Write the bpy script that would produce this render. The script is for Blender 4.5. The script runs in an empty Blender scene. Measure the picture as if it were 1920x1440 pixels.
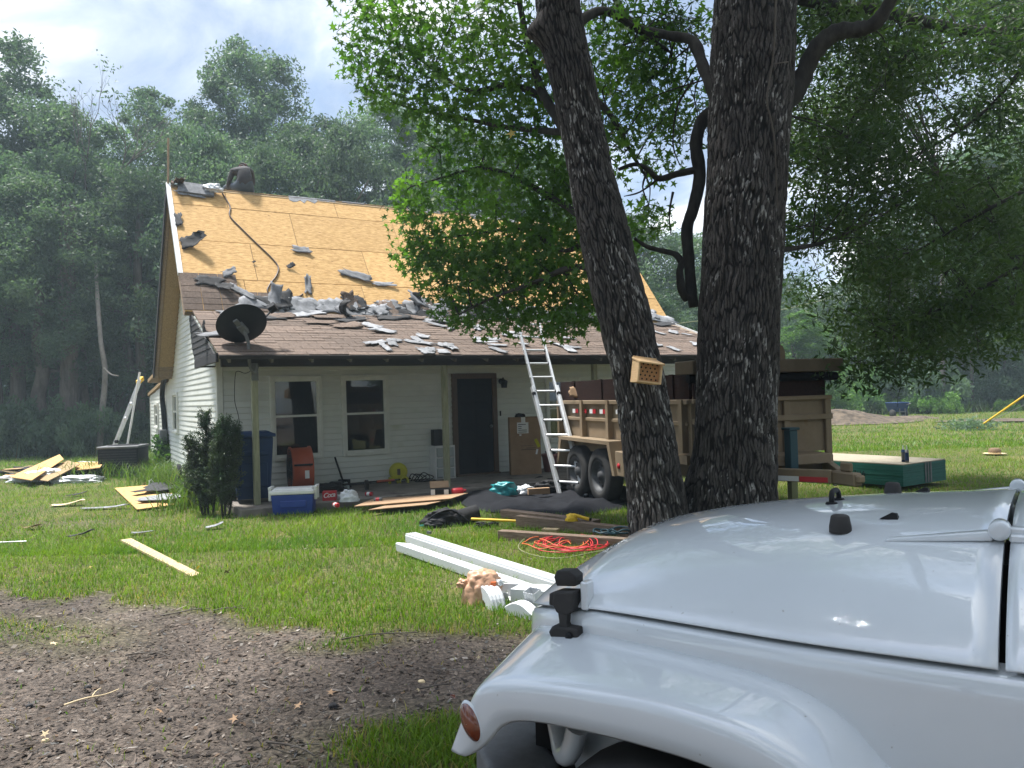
import bpy, bmesh, math, random
import numpy as np
from mathutils import Vector, Matrix, Euler

random.seed(7)
rs = np.random.RandomState(11)
sc = bpy.context.scene
COL = sc.collection
R = math.radians

# ------------------------------------------------------------------ camera
F, PITCH, ROLL, EYE = 1454.56, .01427, .02974, 1.578
cp, sp, cr, sr = math.cos(PITCH), math.sin(PITCH), math.cos(ROLL), math.sin(ROLL)
FW = np.array([0, cp, sp])
CR = cr * np.array([1., 0, 0]) - sr * np.array([0, -sp, cp])
CU = sr * np.array([1., 0, 0]) + cr * np.array([0, -sp, cp])
CAM = np.array([0, 0, EYE])
cd = bpy.data.cameras.new('camera')
cam = bpy.data.objects.new('camera', cd); COL.objects.link(cam)
cam.matrix_world = Matrix(((CR[0], CU[0], -FW[0], 0), (CR[1], CU[1], -FW[1], 0), (CR[2], CU[2], -FW[2], EYE), (0, 0, 0, 1)))
cd.sensor_width = 36; cd.lens = F / 1920 * 36; cd.clip_start = .05; cd.clip_end = 900
sc.camera = cam

# ------------------------------------------------------------------ sky, sun, exposure
SUN_EL, SUN_AZ = 70, -65          # azimuth from +Y towards +X
sd = Vector((math.sin(R(SUN_AZ)) * math.cos(R(SUN_EL)), math.cos(R(SUN_AZ)) * math.cos(R(SUN_EL)), math.sin(R(SUN_EL))))
w = bpy.data.worlds.new('World'); sc.world = w; w.use_nodes = True
nt = w.node_tree; nt.nodes.clear()
def N(t, kind, **kw):
    n = t.nodes.new(kind)
    for k, v in kw.items(): setattr(n, k, v)
    return n
L = nt.links.new
out = N(nt, 'ShaderNodeOutputWorld'); bg = N(nt, 'ShaderNodeBackground'); bg.inputs[1].default_value = .1
sky = N(nt, 'ShaderNodeTexSky', sky_type='NISHITA', sun_disc=False)
sky.sun_elevation = R(SUN_EL); sky.sun_rotation = R(SUN_AZ)
tc = N(nt, 'ShaderNodeTexCoord'); sx = N(nt, 'ShaderNodeSeparateXYZ'); L(tc.outputs['Generated'], sx.inputs[0])
mx = N(nt, 'ShaderNodeMath', operation='MAXIMUM'); L(sx.outputs[2], mx.inputs[0]); mx.inputs[1].default_value = 0
ad = N(nt, 'ShaderNodeMath', operation='ADD'); L(mx.outputs[0], ad.inputs[0]); ad.inputs[1].default_value = .34
dx = N(nt, 'ShaderNodeMath', operation='DIVIDE'); L(sx.outputs[0], dx.inputs[0]); L(ad.outputs[0], dx.inputs[1])
dy = N(nt, 'ShaderNodeMath', operation='DIVIDE'); L(sx.outputs[1], dy.inputs[0]); L(ad.outputs[0], dy.inputs[1])
cb = N(nt, 'ShaderNodeCombineXYZ'); L(dx.outputs[0], cb.inputs[0]); L(dy.outputs[0], cb.inputs[1])
def wn(scale, det, off, dist=.3):
    mp = N(nt, 'ShaderNodeMapping'); mp.inputs[1].default_value = off; L(cb.outputs[0], mp.inputs[0])
    n = N(nt, 'ShaderNodeTexNoise'); n.inputs['Scale'].default_value = scale; n.inputs['Detail'].default_value = det
    n.inputs['Roughness'].default_value = .55; n.inputs['Distortion'].default_value = dist; L(mp.outputs[0], n.inputs[0]); return n
def ramp(t, src, stops):
    r = N(t, 'ShaderNodeValToRGB'); t.links.new(src, r.inputs[0])
    e = r.color_ramp.elements
    while len(e) < len(stops): e.new(.5)
    for i, (p, c) in enumerate(stops):
        e[i].position = p; e[i].color = (*c, 1) if len(c) == 3 else c
    return r
n1 = wn(1.5, 8, (3.1, 1.7, 0)); n2 = wn(2.3, 9, (7.3, 4.2, 1), .5)
cov = ramp(nt, n1.outputs[0], [(.36, (0, 0, 0)), (.5, (1, 1, 1))])
CB = 6.6
cc = ramp(nt, n2.outputs[0], [(.40, (.36, .46, .64)), (.50, (.62, .71, .86)), (.58, (1.12, 1.13, 1.14))])
cmul = N(nt, 'ShaderNodeMix', data_type='RGBA', blend_type='MULTIPLY'); cmul.inputs[0].default_value = 1
L(cc.outputs[0], cmul.inputs[6]); cmul.inputs[7].default_value = (CB, CB, CB, 1)
mxc = N(nt, 'ShaderNodeMix', data_type='RGBA'); L(cov.outputs[0], mxc.inputs[0]); L(sky.outputs[0], mxc.inputs[6]); L(cmul.outputs[2], mxc.inputs[7])

# thin cloud glows round the hidden sun
vd = N(nt, 'ShaderNodeVectorMath', operation='DOT_PRODUCT'); L(tc.outputs['Generated'], vd.inputs[0]); vd.inputs[1].default_value = sd
vm = N(nt, 'ShaderNodeMath', operation='MAXIMUM'); L(vd.outputs['Value'], vm.inputs[0]); vm.inputs[1].default_value = 0
vp_ = N(nt, 'ShaderNodeMath', operation='POWER'); L(vm.outputs[0], vp_.inputs[0]); vp_.inputs[1].default_value = 14
va_ = N(nt, 'ShaderNodeMath', operation='MULTIPLY_ADD'); L(vp_.outputs[0], va_.inputs[0]); va_.inputs[1].default_value = 3.0; va_.inputs[2].default_value = 1
gl0 = N(nt, 'ShaderNodeVectorMath', operation='SCALE'); L(mxc.outputs[2], gl0.inputs[0]); L(va_.outputs[0], gl0.inputs[3]); L(gl0.outputs[0], bg.inputs[0]); L(bg.outputs[0], out.inputs[0])
sl = bpy.data.lights.new('sun', 'SUN'); sl.energy = 4.7; sl.angle = R(7); sl.color = (1, .97, .91)
so = bpy.data.objects.new('sun', sl); COL.objects.link(so); so.rotation_euler = (-sd).to_track_quat('-Z', 'Y').to_euler(); so.location = (0, 0, 40)
sc.view_settings.view_transform = 'Standard'; sc.view_settings.look = 'None'
sc.view_settings.exposure = 1.02; sc.view_settings.gamma = 1; sc.view_settings.use_curve_mapping = False
sc.render.engine = 'CYCLES'
sc.cycles.use_denoising = True
sc.cycles.max_bounces = 8; sc.cycles.transparent_max_bounces = 12; sc.cycles.volume_bounces = 0
sc.cycles.sample_clamp_indirect = 6

# ------------------------------------------------------------------ pixel -> place
def ray(px, py): return FW + CR * (px - 960) / F - CU * (py - 720) / F
def U(px, py, d): return Vector(CAM + ray(px, py) * d)
def gz(x, y):
    t = np.clip((np.asarray(y, float) - 6) / 5, 0, 1); return -.055 * t * t * (3 - 2 * t)
def G(px, py, z=None):
    d = ray(px, py); zz = -.03 if z is None else z
    for _ in range(4):
        p = CAM + d * ((zz - EYE) / d[2])
        if z is None: zz = float(gz(p[0], p[1]))
    return Vector(p)
def pix(P):
    d = np.asarray(P) - CAM; z = d @ FW
    return 960 + F * (d @ CR) / z, 720 - F * (d @ CU) / z, z

# ------------------------------------------------------------------ noise
def hsh(i, j, s):
    n = (i.astype(np.int64) * 374761393 + j.astype(np.int64) * 668265263 + s * 974634777) & 0x7fffffff
    n = ((n ^ (n >> 13)) * 1274126177) & 0x7fffffff
    return ((n ^ (n >> 16)) & 0xffff) / 65535.
def vn(x, y, s=0):
    x = np.asarray(x, float); y = np.asarray(y, float)
    i = np.floor(x); j = np.floor(y); u = x - i; v = y - j; u = u * u * (3 - 2 * u); v = v * v * (3 - 2 * v)
    return (hsh(i, j, s) * (1 - u) + hsh(i + 1, j, s) * u) * (1 - v) + (hsh(i, j + 1, s) * (1 - u) + hsh(i + 1, j + 1, s) * u) * v
def fbm(x, y, s=0, o=4):
    a, t, f = .5, 0, 1
    for k in range(o):
        t = t + a * vn(x * f, y * f, s + k * 17); a *= .5; f *= 2.03
    return t / (1 - .5 ** o)

# ------------------------------------------------------------------ mesh helpers
def I4(): return Matrix.Identity(4)
class MB:
    def __init__(s): s.v = []; s.f = []; s.m = []; s.sm = []
    def add(s, vs, fs, mi=0, sm=False, M=None):
        b = len(s.v)
        s.v += [tuple(M @ Vector(p)) for p in vs] if M else [tuple(p) for p in vs]
        for f in fs: s.f.append(tuple(b + i for i in f)); s.m.append(mi); s.sm.append(sm)
        return s
    def box(s, a, b, mi=0, M=None, taper=0):
        x0, y0, z0 = a; x1, y1, z1 = b; t = taper
        s.add([(x0, y0, z0), (x1, y0, z0), (x1, y1, z0), (x0, y1, z0), (x0 - t, y0 - t, z1), (x1 + t, y0 - t, z1), (x1 + t, y1 + t, z1), (x0 - t, y1 + t, z1)],
              [(3, 2, 1, 0), (4, 5, 6, 7), (0, 1, 5, 4), (1, 2, 6, 5), (2, 3, 7, 6), (3, 0, 4, 7)], mi, False, M); return s
    def bar(s, p, q, w, h, mi=0, up=(0, 0, 1)):
        p, q = Vector(p), Vector(q); d = (q - p).normalized(); u = Vector(up)
        x = d.cross(u)
        if x.length < 1e-4: x = d.cross(Vector((1, 0, 0)))
        x.normalize(); y = x.cross(d); M = Matrix(((x[0], d[0], y[0], p[0]), (x[1], d[1], y[1], p[1]), (x[2], d[2], y[2], p[2]), (0, 0, 0, 1)))
        return s.box((-w / 2, 0, -h / 2), (w / 2, (q - p).length, h / 2), mi, M)
    def tube(s, pts, rad, n=8, mi=0, cap=True, sm=True):
        pts = [Vector(p) for p in pts]; k = len(pts)
        if not hasattr(rad, '__len__'): rad = [rad] * k
        vs = []; x = None
        for i, p in enumerate(pts):
            d = (pts[min(i + 1, k - 1)] - pts[max(i - 1, 0)])
            d = d.normalized() if d.length > 1e-9 else Vector((0, 0, 1))
            if x is None: x = d.orthogonal().normalized()
            x = x - d * x.dot(d)
            x = x.normalized() if x.length > 1e-6 else d.orthogonal().normalized()
            y = d.cross(x)
            for j in range(n):
                a = 2 * math.pi * j / n; vs.append(p + (x * math.cos(a) + y * math.sin(a)) * rad[i])
        fs = [(i * n + j, i * n + (j + 1) % n, (i + 1) * n + (j + 1) % n, (i + 1) * n + j) for i in range(k - 1) for j in range(n)]
        s.add(vs, fs, mi, sm)
        if cap: s.add(vs[:n], [tuple(range(n))[::-1]], mi); s.add(vs[-n:], [tuple(range(n))], mi)
        return s
    def lathe(s, prof, n=20, mi=0, M=None, sm=True, cap=True):
        vs = [(r * math.cos(2 * math.pi * j / n), r * math.sin(2 * math.pi * j / n), z) for r, z in prof for j in range(n)]
        fs = [(i * n + j, i * n + (j + 1) % n, (i + 1) * n + (j + 1) % n, (i + 1) * n + j) for i in range(len(prof) - 1) for j in range(n)]
        s.add(vs, fs, mi, sm, M)
        if cap: s.add(vs[:n], [tuple(range(n))[::-1]], mi, False, M); s.add(vs[-n:], [tuple(range(n))], mi, False, M)
        return s
    def prism(s, poly, z0, z1, mi=0, M=None):
        n = len(poly); vs = [(*p, z0) for p in poly] + [(*p, z1) for p in poly]
        s.add(vs, [tuple(range(n))[::-1], tuple(range(n, 2 * n))] + [(i, (i + 1) % n, n + (i + 1) % n, n + i) for i in range(n)], mi, False, M); return s
    def grid(s, rows, mi=0, sm=True, close=False, M=None):
        k = len(rows); n = len(rows[0]); vs = [p for r in rows for p in r]; e = n if close else n - 1
        s.add(vs, [(i * n + j, i * n + (j + 1) % n, (i + 1) * n + (j + 1) % n, (i + 1) * n + j) for i in range(k - 1) for j in range(e)], mi, sm, M); return s
    def build(s, name, mats, parent=None, bevel=0, seg=1, loc=None, rot=None, fix=False, solid=0):
        me = bpy.data.meshes.new(name); me.from_pydata(s.v, [], s.f)
        mats = mats if isinstance(mats, (list, tuple)) else [mats]
        for m in mats: me.materials.append(m)
        me.polygons.foreach_set('material_index', s.m); me.polygons.foreach_set('use_smooth', s.sm)
        if bevel or fix or solid:
            bm = bmesh.new(); bm.from_mesh(me)
            if fix: bmesh.ops.remove_doubles(bm, verts=bm.verts, dist=1e-5); bmesh.ops.recalc_face_normals(bm, faces=bm.faces)
            if solid:
                bm.normal_update(); bm.verts.ensure_lookup_table(); vs0 = bm.verts[:]; fs0 = bm.faces[:]; bd = [e for e in bm.edges if len(e.link_faces) == 1]
                bd = [(e.link_loops[0].vert.index, e.link_loops[0].link_loop_next.vert.index) for e in bd]; bm.verts.index_update()
                vs1 = [bm.verts.new(v.co - v.normal * solid) for v in vs0]; mp = {v: vs1[i] for i, v in enumerate(vs0)}
                for f in fs0:
                    g = bm.faces.new([mp[v] for v in reversed(f.verts)]); g.smooth = f.smooth; g.material_index = f.material_index
                for a, b_ in bd: bm.faces.new([vs0[b_], vs0[a], vs1[a], vs1[b_]])
            if bevel:
                es = [e for e in bm.edges if len(e.link_faces) == 2 and e.calc_face_angle(0) > .5]
                bmesh.ops.bevel(bm, geom=es, offset=bevel, segments=seg, affect='EDGES', profile=.7, clamp_overlap=True)
                if seg > 1:
                    for f in bm.faces: f.smooth = True
            bm.to_mesh(me); bm.free()
        me.update()
        return link(name, me, parent, loc, rot)
def link(name, me, parent=None, loc=None, rot=None):
    o = bpy.data.objects.new(name, me); COL.objects.link(o)
    if parent: o.parent = parent
    if loc is not None: o.location = loc
    if rot is not None: o.rotation_euler = rot
    return o
def np_mesh(name, V, Fc, mats, smooth=False, col=None):
    me = bpy.data.meshes.new(name); n, k = Fc.shape
    me.vertices.add(len(V)); me.vertices.foreach_set('co', np.ascontiguousarray(V, np.float32).ravel())
    me.loops.add(n * k); me.loops.foreach_set('vertex_index', np.ascontiguousarray(Fc, np.int32).ravel())
    me.polygons.add(n); me.polygons.foreach_set('loop_start', np.arange(0, n * k, k, dtype=np.int32))
    me.polygons.foreach_set('loop_total', np.full(n, k, np.int32))
    if smooth: me.polygons.foreach_set('use_smooth', np.ones(n, bool))
    for m in (mats if isinstance(mats, (list, tuple)) else [mats]): me.materials.append(m)
    if col is not None:
        a = me.color_attributes.new('Col', 'FLOAT_COLOR', 'POINT'); a.data.foreach_set('color', np.c_[col, np.ones(len(col))].astype(np.float32).ravel())
    me.update(); me.validate(); return me
def tag(o, label=None, cat=None, group=None, kind=None):
    if label: o['label'] = label
    if cat: o['category'] = cat
    if group: o['group'] = group
    if kind: o['kind'] = kind
    return o
def thing(name, label, cat, loc=(0, 0, 0), rz=0, group=None, rot=None):
    o = bpy.data.objects.new(name, None); COL.objects.link(o); o.empty_display_size = .1
    o.location = loc; o.rotation_euler = rot if rot is not None else (0, 0, rz)
    return tag(o, label, cat, group)
def copy_obj(src, name=None, parent=None):
    c = src.copy(); COL.objects.link(c); c.parent = parent; return c

# ------------------------------------------------------------------ materials
def mat(name, col, rough=.6, col2=None, ns=8, stretch=(1, 1, 1), lo=.35, hi=.65, bump=0, bs=None, rnd=0, metal=0, spec=.4, coat=0, spots=None, detail=5, trans=0):
    m = bpy.data.materials.new(name); m.use_nodes = True; t = m.node_tree; b = t.nodes['Principled BSDF']; l = t.links.new
    b.inputs['Roughness'].default_value = rough; b.inputs['Metallic'].default_value = metal; b.inputs['Specular IOR Level'].default_value = spec
    if coat: b.inputs['Coat Weight'].default_value = coat; b.inputs['Coat IOR'].default_value = 1.65; b.inputs['Coat Roughness'].default_value = .02
    b.inputs['Base Color'].default_value = (*col, 1); src = None
    tcn = N(t, 'ShaderNodeTexCoord'); mp = N(t, 'ShaderNodeMapping'); mp.inputs[3].default_value = stretch; l(tcn.outputs['Object'], mp.inputs[0])
    if rnd:
        oi = N(t, 'ShaderNodeObjectInfo'); va = N(t, 'ShaderNodeVectorMath', operation='SCALE'); va.inputs[0].default_value = (37, 19, 53); l(oi.outputs['Random'], va.inputs[3]); l(va.outputs[0], mp.inputs[1])
    nz = N(t, 'ShaderNodeTexNoise'); nz.inputs['Scale'].default_value = ns; nz.inputs['Detail'].default_value = detail; nz.inputs['Roughness'].default_value = .65; l(mp.outputs[0], nz.inputs[0])
    if col2: src = ramp(t, nz.outputs[0], [(lo, col), (hi, col2)]).outputs[0]
    if spots:   # (colour, scale, threshold, width)
        sc_, ss, th, wd = spots; n2 = N(t, 'ShaderNodeTexNoise'); n2.inputs['Scale'].default_value = ss; n2.inputs['Detail'].default_value = 3; l(mp.outputs[0], n2.inputs[0])
        rr = ramp(t, n2.outputs[0], [(th, (0, 0, 0)), (th + wd, (1, 1, 1))]); mm = N(t, 'ShaderNodeMix', data_type='RGBA'); l(rr.outputs[0], mm.inputs[0])
        if src: l(src, mm.inputs[6])
        else: mm.inputs[6].default_value = (*col, 1)
        mm.inputs[7].default_value = (*sc_, 1); src = mm.outputs[2]
    if rnd:
        mr = N(t, 'ShaderNodeMapRange'); l(oi.outputs['Random'], mr.inputs[0]); mr.inputs[3].default_value = 1 - rnd; mr.inputs[4].default_value = 1 + rnd
        hv = N(t, 'ShaderNodeHueSaturation'); l(mr.outputs[0], hv.inputs['Value'])
        if src: l(src, hv.inputs['Color'])
        else: hv.inputs['Color'].default_value = (*col, 1)
        src = hv.outputs[0]
    if src: l(src, b.inputs['Base Color'])
    if bump:
        nb = nz
        if bs: nb = N(t, 'ShaderNodeTexNoise'); nb.inputs['Scale'].default_value = bs; nb.inputs['Detail'].default_value = 4; l(mp.outputs[0], nb.inputs[0])
        bu = N(t, 'ShaderNodeBump'); bu.inputs['Strength'].default_value = bump; bu.inputs['Distance'].default_value = .01; l(nb.outputs[0], bu.inputs['Height']); l(bu.outputs[0], b.inputs['Normal'])
    return m
def leafmat(name, c1, c2, tr, amt=.35, rnd=.25, attr=False, rough=.5, spec=.25):
    m = bpy.data.materials.new(name); m.use_nodes = True; t = m.node_tree; b = t.nodes['Principled BSDF']; l = t.links.new
    b.inputs['Roughness'].default_value = rough; b.inputs['Specular IOR Level'].default_value = spec
    if attr:
        at = N(t, 'ShaderNodeAttribute', attribute_name='Col'); src = at.outputs[0]
    else:
        tcn = N(t, 'ShaderNodeTexCoord'); nz = N(t, 'ShaderNodeTexNoise'); nz.inputs['Scale'].default_value = 1.1; nz.inputs['Detail'].default_value = 5; l(tcn.outputs['Object'], nz.inputs[0])
        src = ramp(t, nz.outputs[0], [(.35, c1), (.65, c2)]).outputs[0]
    oi = N(t, 'ShaderNodeObjectInfo'); mr = N(t, 'ShaderNodeMapRange'); l(oi.outputs['Random'], mr.inputs[0]); mr.inputs[3].default_value = 1 - rnd; mr.inputs[4].default_value = 1 + rnd
    hv = N(t, 'ShaderNodeHueSaturation'); l(mr.outputs[0], hv.inputs['Value']); l(src, hv.inputs['Color']); l(hv.outputs[0], b.inputs['Base Color'])
    ts = N(t, 'ShaderNodeBsdfTranslucent'); tm = N(t, 'ShaderNodeMix', data_type='RGBA', blend_type='MULTIPLY'); tm.inputs[0].default_value = 1; l(hv.outputs[0], tm.inputs[6]); tm.inputs[7].default_value = (*tr, 1); l(tm.outputs[2], ts.inputs[0])
    ms = N(t, 'ShaderNodeMixShader'); ms.inputs[0].default_value = amt; l(b.outputs[0], ms.inputs[1]); l(ts.outputs[0], ms.inputs[2]); l(ms.outputs[0], t.nodes['Material Output'].inputs[0]); return m
MT = {}
MT['siding'] = mat('vinyl_siding', (.60, .62, .58), .45, (.66, .68, .63), 2.5, (1, 1, 1), rnd=.04, spots=((.40, .44, .30), 1.1, .66, .2))
MT['trim'] = mat('white_trim', (.70, .71, .66), .5, (.60, .61, .55), 6)
MT['core'] = mat('dark_room_core', (.03, .03, .032), .9)
MT['osb'] = mat('osb_board', (.37, .215, .078), .8, (.66, .43, .19), 9, (1, 3.4, 3), .32, .68, .4, rnd=.10, spots=((.22, .13, .055), 8, .68, .05), detail=9, spec=.2)
MT['osb_old'] = mat('weathered_osb', (.22, .15, .075), .85, (.38, .27, .14), 16, (3, 1, 3), .33, .66, .3, rnd=.1)
MT['shingle'] = mat('brown_shingle', (.085, .060, .046), .92, (.165, .122, .096), 26, bump=.5, bs=240, rnd=.22, detail=8)
MT['shingle_gray'] = mat('grey_shingle_back', (.15, .155, .165), .9, (.26, .265, .28), 9, bump=.4, bs=120, rnd=.3)
MT['felt'] = mat('black_felt', (.018, .018, .02), .85, (.04, .04, .042), 12, bump=.4, bs=90, rnd=.3)
MT['shingle_light'] = mat('pale_shingle_back', (.15, .155, .165), .9, (.29, .295, .31), 7, bump=.3, rnd=.2)
MT['dark_wood'] = mat('dark_painted_wood', (.016, .015, .018), .75, (.03, .028, .03), 9, (1, 6, 6))
MT['rafter'] = mat('weathered_rafter', (.10, .095, .085), .85, (.16, .15, .13), 14, (1, 6, 6), rnd=.15)
MT['post'] = mat('treated_post', (.20, .205, .13), .8, (.31, .31, .21), 7, (5, 5, .6), bump=.3, rnd=.1, spots=((.10, .09, .05), 11, .70, .05))
MT['drip'] = mat('white_metal', (.75, .77, .78), .35, (.6, .62, .62), 12)
MT['concrete'] = mat('porch_concrete', (.15, .13, .115), .9, (.23, .21, .185), 3, bump=.2, bs=60, spots=((.07, .06, .055), 2.3, .6, .12))
MT['door'] = mat('dark_door', (.006, .009, .014), .6, (.010, .013, .018), 4, spec=.15)
MT['door_trim'] = mat('brown_door_trim', (.085, .05, .032), .7, (.13, .08, .05), 9, (4, 4, .5))
MT['soffit_wood'] = mat('weathered_soffit', (.17, .125, .085), .85, (.27, .20, .14), 8, (2, 12, 2), rnd=.1)
MT['curtain'] = mat('teal_curtain', (.03, .085, .075), .9, (.05, .12, .11), 5)
MT['black'] = mat('black_plastic', (.009, .010, .012), .6, spec=.2, col2=None); MT['black2'] = mat('black_plastic_b', (.012, .012, .013), .42, (.02, .02, .021), 9)
MT['rubber'] = mat('tyre_rubber', (.02, .02, .021), .8, (.035, .034, .033), 10)
MT['steel'] = mat('dull_steel', (.12, .125, .13), .55, (.18, .185, .19), 9, metal=.4)
MT['mast'] = mat('weathered_mast', (.10, .105, .105), .7, (.15, .155, .155), 9)
MT['alu'] = mat('aluminium', (.55, .57, .59), .38, (.68, .69, .70), 8, (4, 4, 1), metal=.55)
MT['white_paint'] = mat('white_enamel', (.72, .73, .73), .35, (.66, .67, .67), 4)
MT['gutter'] = mat('white_gutter', (.62, .64, .66), .35, (.56, .58, .60), 3, spots=((.36, .36, .33), 9, .72, .05))
MT['wood_new'] = mat('pale_lumber', (.38, .28, .15), .75, (.50, .385, .23), 9, (8, 1, 8), bump=.2, rnd=.1, spots=((.33, .22, .10), 7, .67, .05))
MT['wood_old'] = mat('grey_timber', (.11, .075, .05), .85, (.21, .155, .115), 9, (1, 9, 9), bump=.4, rnd=.12)
MT['card'] = mat('cardboard', (.26, .165, .095), .85, (.33, .215, .13), 5, rnd=.08)
MT['tan'] = mat('tan_trailer_paint', (.22, .165, .108), .6, (.26, .20, .135), 3, spec=.2, spots=((.22, .15, .085), 4, .68, .08))
MT['tan_dark'] = mat('olive_tan_paint', (.10, .078, .055), .7, (.135, .105, .075), 3, spec=.15)
MT['brown_board'] = mat('brown_side_board', (.017, .008, .007), .8, (.03, .015, .012), 6, (1, 6, 6), spec=.15)
MT['red'] = mat('red_plastic', (.45, .02, .03), .4); MT['white'] = mat('white_plastic', (.75, .75, .74), .45, (.66, .66, .65), 6)
MT['orange'] = mat('orange_red_paint', (.42, .085, .03), .5, (.35, .07, .028), 4, spots=((.20, .05, .025), 9, .68, .06))
MT['blue'] = mat('blue_plastic', (.012, .04, .22), .42, (.016, .05, .26), 3); MT['navy'] = mat('navy_plastic', (.010, .030, .088), .6, (.014, .038, .105), 4, spec=.2, spots=((.06, .07, .10), 5, .7, .08))
MT['yellow'] = mat('yellow_plastic', (.48, .46, .02), .5, (.40, .38, .02), 5); MT['yel2'] = mat('yellow_paint', (.65, .42, .02), .5)
MT['pink'] = mat('dusty_pink_plastic', (.30, .14, .14), .6, (.36, .17, .17), 5); MT['teal'] = mat('teal_bag', (.015, .20, .22), .35, (.02, .26, .28), 8)
MT['bag'] = mat('white_bag', (.6, .63, .66), .35, (.75, .77, .79), 9); MT['bag_brown'] = mat('tan_bag', (.47, .27, .17), .45, (.58, .36, .24), 7)
MT['clear'] = mat('cloudy_plastic', (.33, .37, .37), .3, (.40, .44, .44), 6); MT['tarp'] = mat('black_tarp', (.009, .010, .013), .8, (.015, .016, .020), 6, spec=.12, bump=.3, bs=30)
MT['cloth_black'] = mat('black_cloth', (.012, .012, .013), .9, (.022, .022, .024), 12, bump=.5, bs=60)
MT['green_edge'] = mat('green_painted_edge', (.006, .085, .068), .6, (.01, .11, .088), 7, rnd=.15)
MT['shirt'] = mat('grey_brown_shirt', (.052, .05, .052), .9, (.085, .08, .082), 6, bump=.4, bs=14); MT['jeans'] = mat('blue_jeans', (.075, .095, .12), .9, (.11, .13, .155), 9)
MT['skin'] = mat('skin', (.48, .27, .19), .6); MT['cap'] = mat('dark_cap', (.03, .022, .022), .8)
MT['cord_red'] = mat('red_cord', (.50, .035, .04), .45); MT['cord_or'] = mat('orange_cord', (.55, .13, .04), .5); MT['cord_br'] = mat('brown_hose', (.07, .042, .03), .5)
MT['hose_g'] = mat('green_hose', (.19, .20, .10), .5); MT['cable_t'] = mat('teal_cable', (.02, .06, .075), .5)
MT['pinebox'] = mat('raw_pine', (.56, .36, .18), .7, (.66, .45, .25), 14, (1, 1, 6)); MT['pine_in'] = mat('cedar_block', (.33, .16, .06), .75, (.43, .22, .09), 16, (4, 1, 1)); MT['hole'] = mat('dark_hole', (.01, .006, .004), .95)
MT['straw'] = mat('straw', (.55, .43, .26), .85, (.65, .53, .34), 30); MT['straw_d'] = mat('brown_straw', (.13, .085, .05), .9, (.18, .12, .07), 20)
MT['rim'] = mat('grey_wheel_rim', (.055, .057, .06), .5, (.085, .087, .09), 9, metal=.3)
MT['mulch'] = mat('bark_mulch', (.035, .027, .020), .95, (.15, .115, .082), 4, bump=.8, bs=12, detail=9)
MT['carpaint'] = mat('white_car_paint', (.575, .62, .655), .3, (.555, .60, .635), 1.5, coat=1, spec=.5, spots=((.36, .37, .37), 75, .735, .02))
MT['amber'] = mat('amber_lens', (.17, .034, .007), .12, (.11, .020, .005), 30, coat=1)
MT['greyplastic'] = mat('grey_bumper_plastic', (.11, .115, .12), .6, (.14, .145, .15), 30, bump=.2, bs=300)
MT['gap'] = mat('gap_dark', (.004, .004, .005), .8)
MT['stone'] = mat('chalk_mark', (.55, .55, .52), .8)
MT['tan_pole'] = mat('thin_stick_wood', (.30, .22, .14), .8, (.4, .3, .2), 9)
def glassmat(name, tint, refl=1.0):
    m = bpy.data.materials.new(name); m.use_nodes = True; t = m.node_tree; t.nodes.remove(t.nodes['Principled BSDF']); l = t.links.new
    a = N(t, 'ShaderNodeBsdfTransparent'); a.inputs[0].default_value = (*tint, 1); g = N(t, 'ShaderNodeBsdfGlossy'); g.inputs['Roughness'].default_value = .02; g.inputs[0].default_value = (refl, refl, refl, 1)
    fr = N(t, 'ShaderNodeFresnel'); fr.inputs[0].default_value = 1.6; ms = N(t, 'ShaderNodeMixShader'); l(fr.outputs[0], ms.inputs[0]); l(a.outputs[0], ms.inputs[1]); l(g.outputs[0], ms.inputs[2]); l(ms.outputs[0], t.nodes['Material Output'].inputs[0]); return m
MT['glass'] = glassmat('window_glass', (.55, .6, .6))
MT['star'] = leafmat('sweetgum_leaf', (.042, .105, .018), (.100, .195, .032), (1.35, 1.5, .7), .5, .18)
MT['star_y'] = leafmat('yellowed_leaf', (.30, .24, .03), (.40, .30, .04), (1.2, 1.1, .6), .4, .2)
MT['oakleaf'] = leafmat('oak_leaf', (.032, .070, .020), (.076, .130, .034), (1.4, 1.6, .8), .36, .15)
MT['bgleaf'] = leafmat('forest_leaf', (.056, .100, .068), (.118, .175, .108), (1.3, 1.5, .8), .38, .28)
MT['bgleaf_b'] = leafmat('bright_forest_leaf', (.055, .13, .03), (.12, .22, .045), (1.3, 1.5, .7), .38, .25)
MT['bgleaf_r'] = leafmat('reddish_leaf', (.09, .05, .03), (.12, .075, .035), (1.2, 1., .7), .3, .2)
MT['juniper'] = leafmat('juniper_leaf', (.030, .062, .026), (.085, .105, .052), (1.2, 1.4, .8), .25, .1)
MT['grass'] = leafmat('grass_blade', None, None, (1.25, 1.35, .7), .42, 0, True, .5, .3)
MT['litter'] = leafmat('dry_litter', None, None, (1.1, 1, .8), .15, 0, True, .8, .2)
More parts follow.
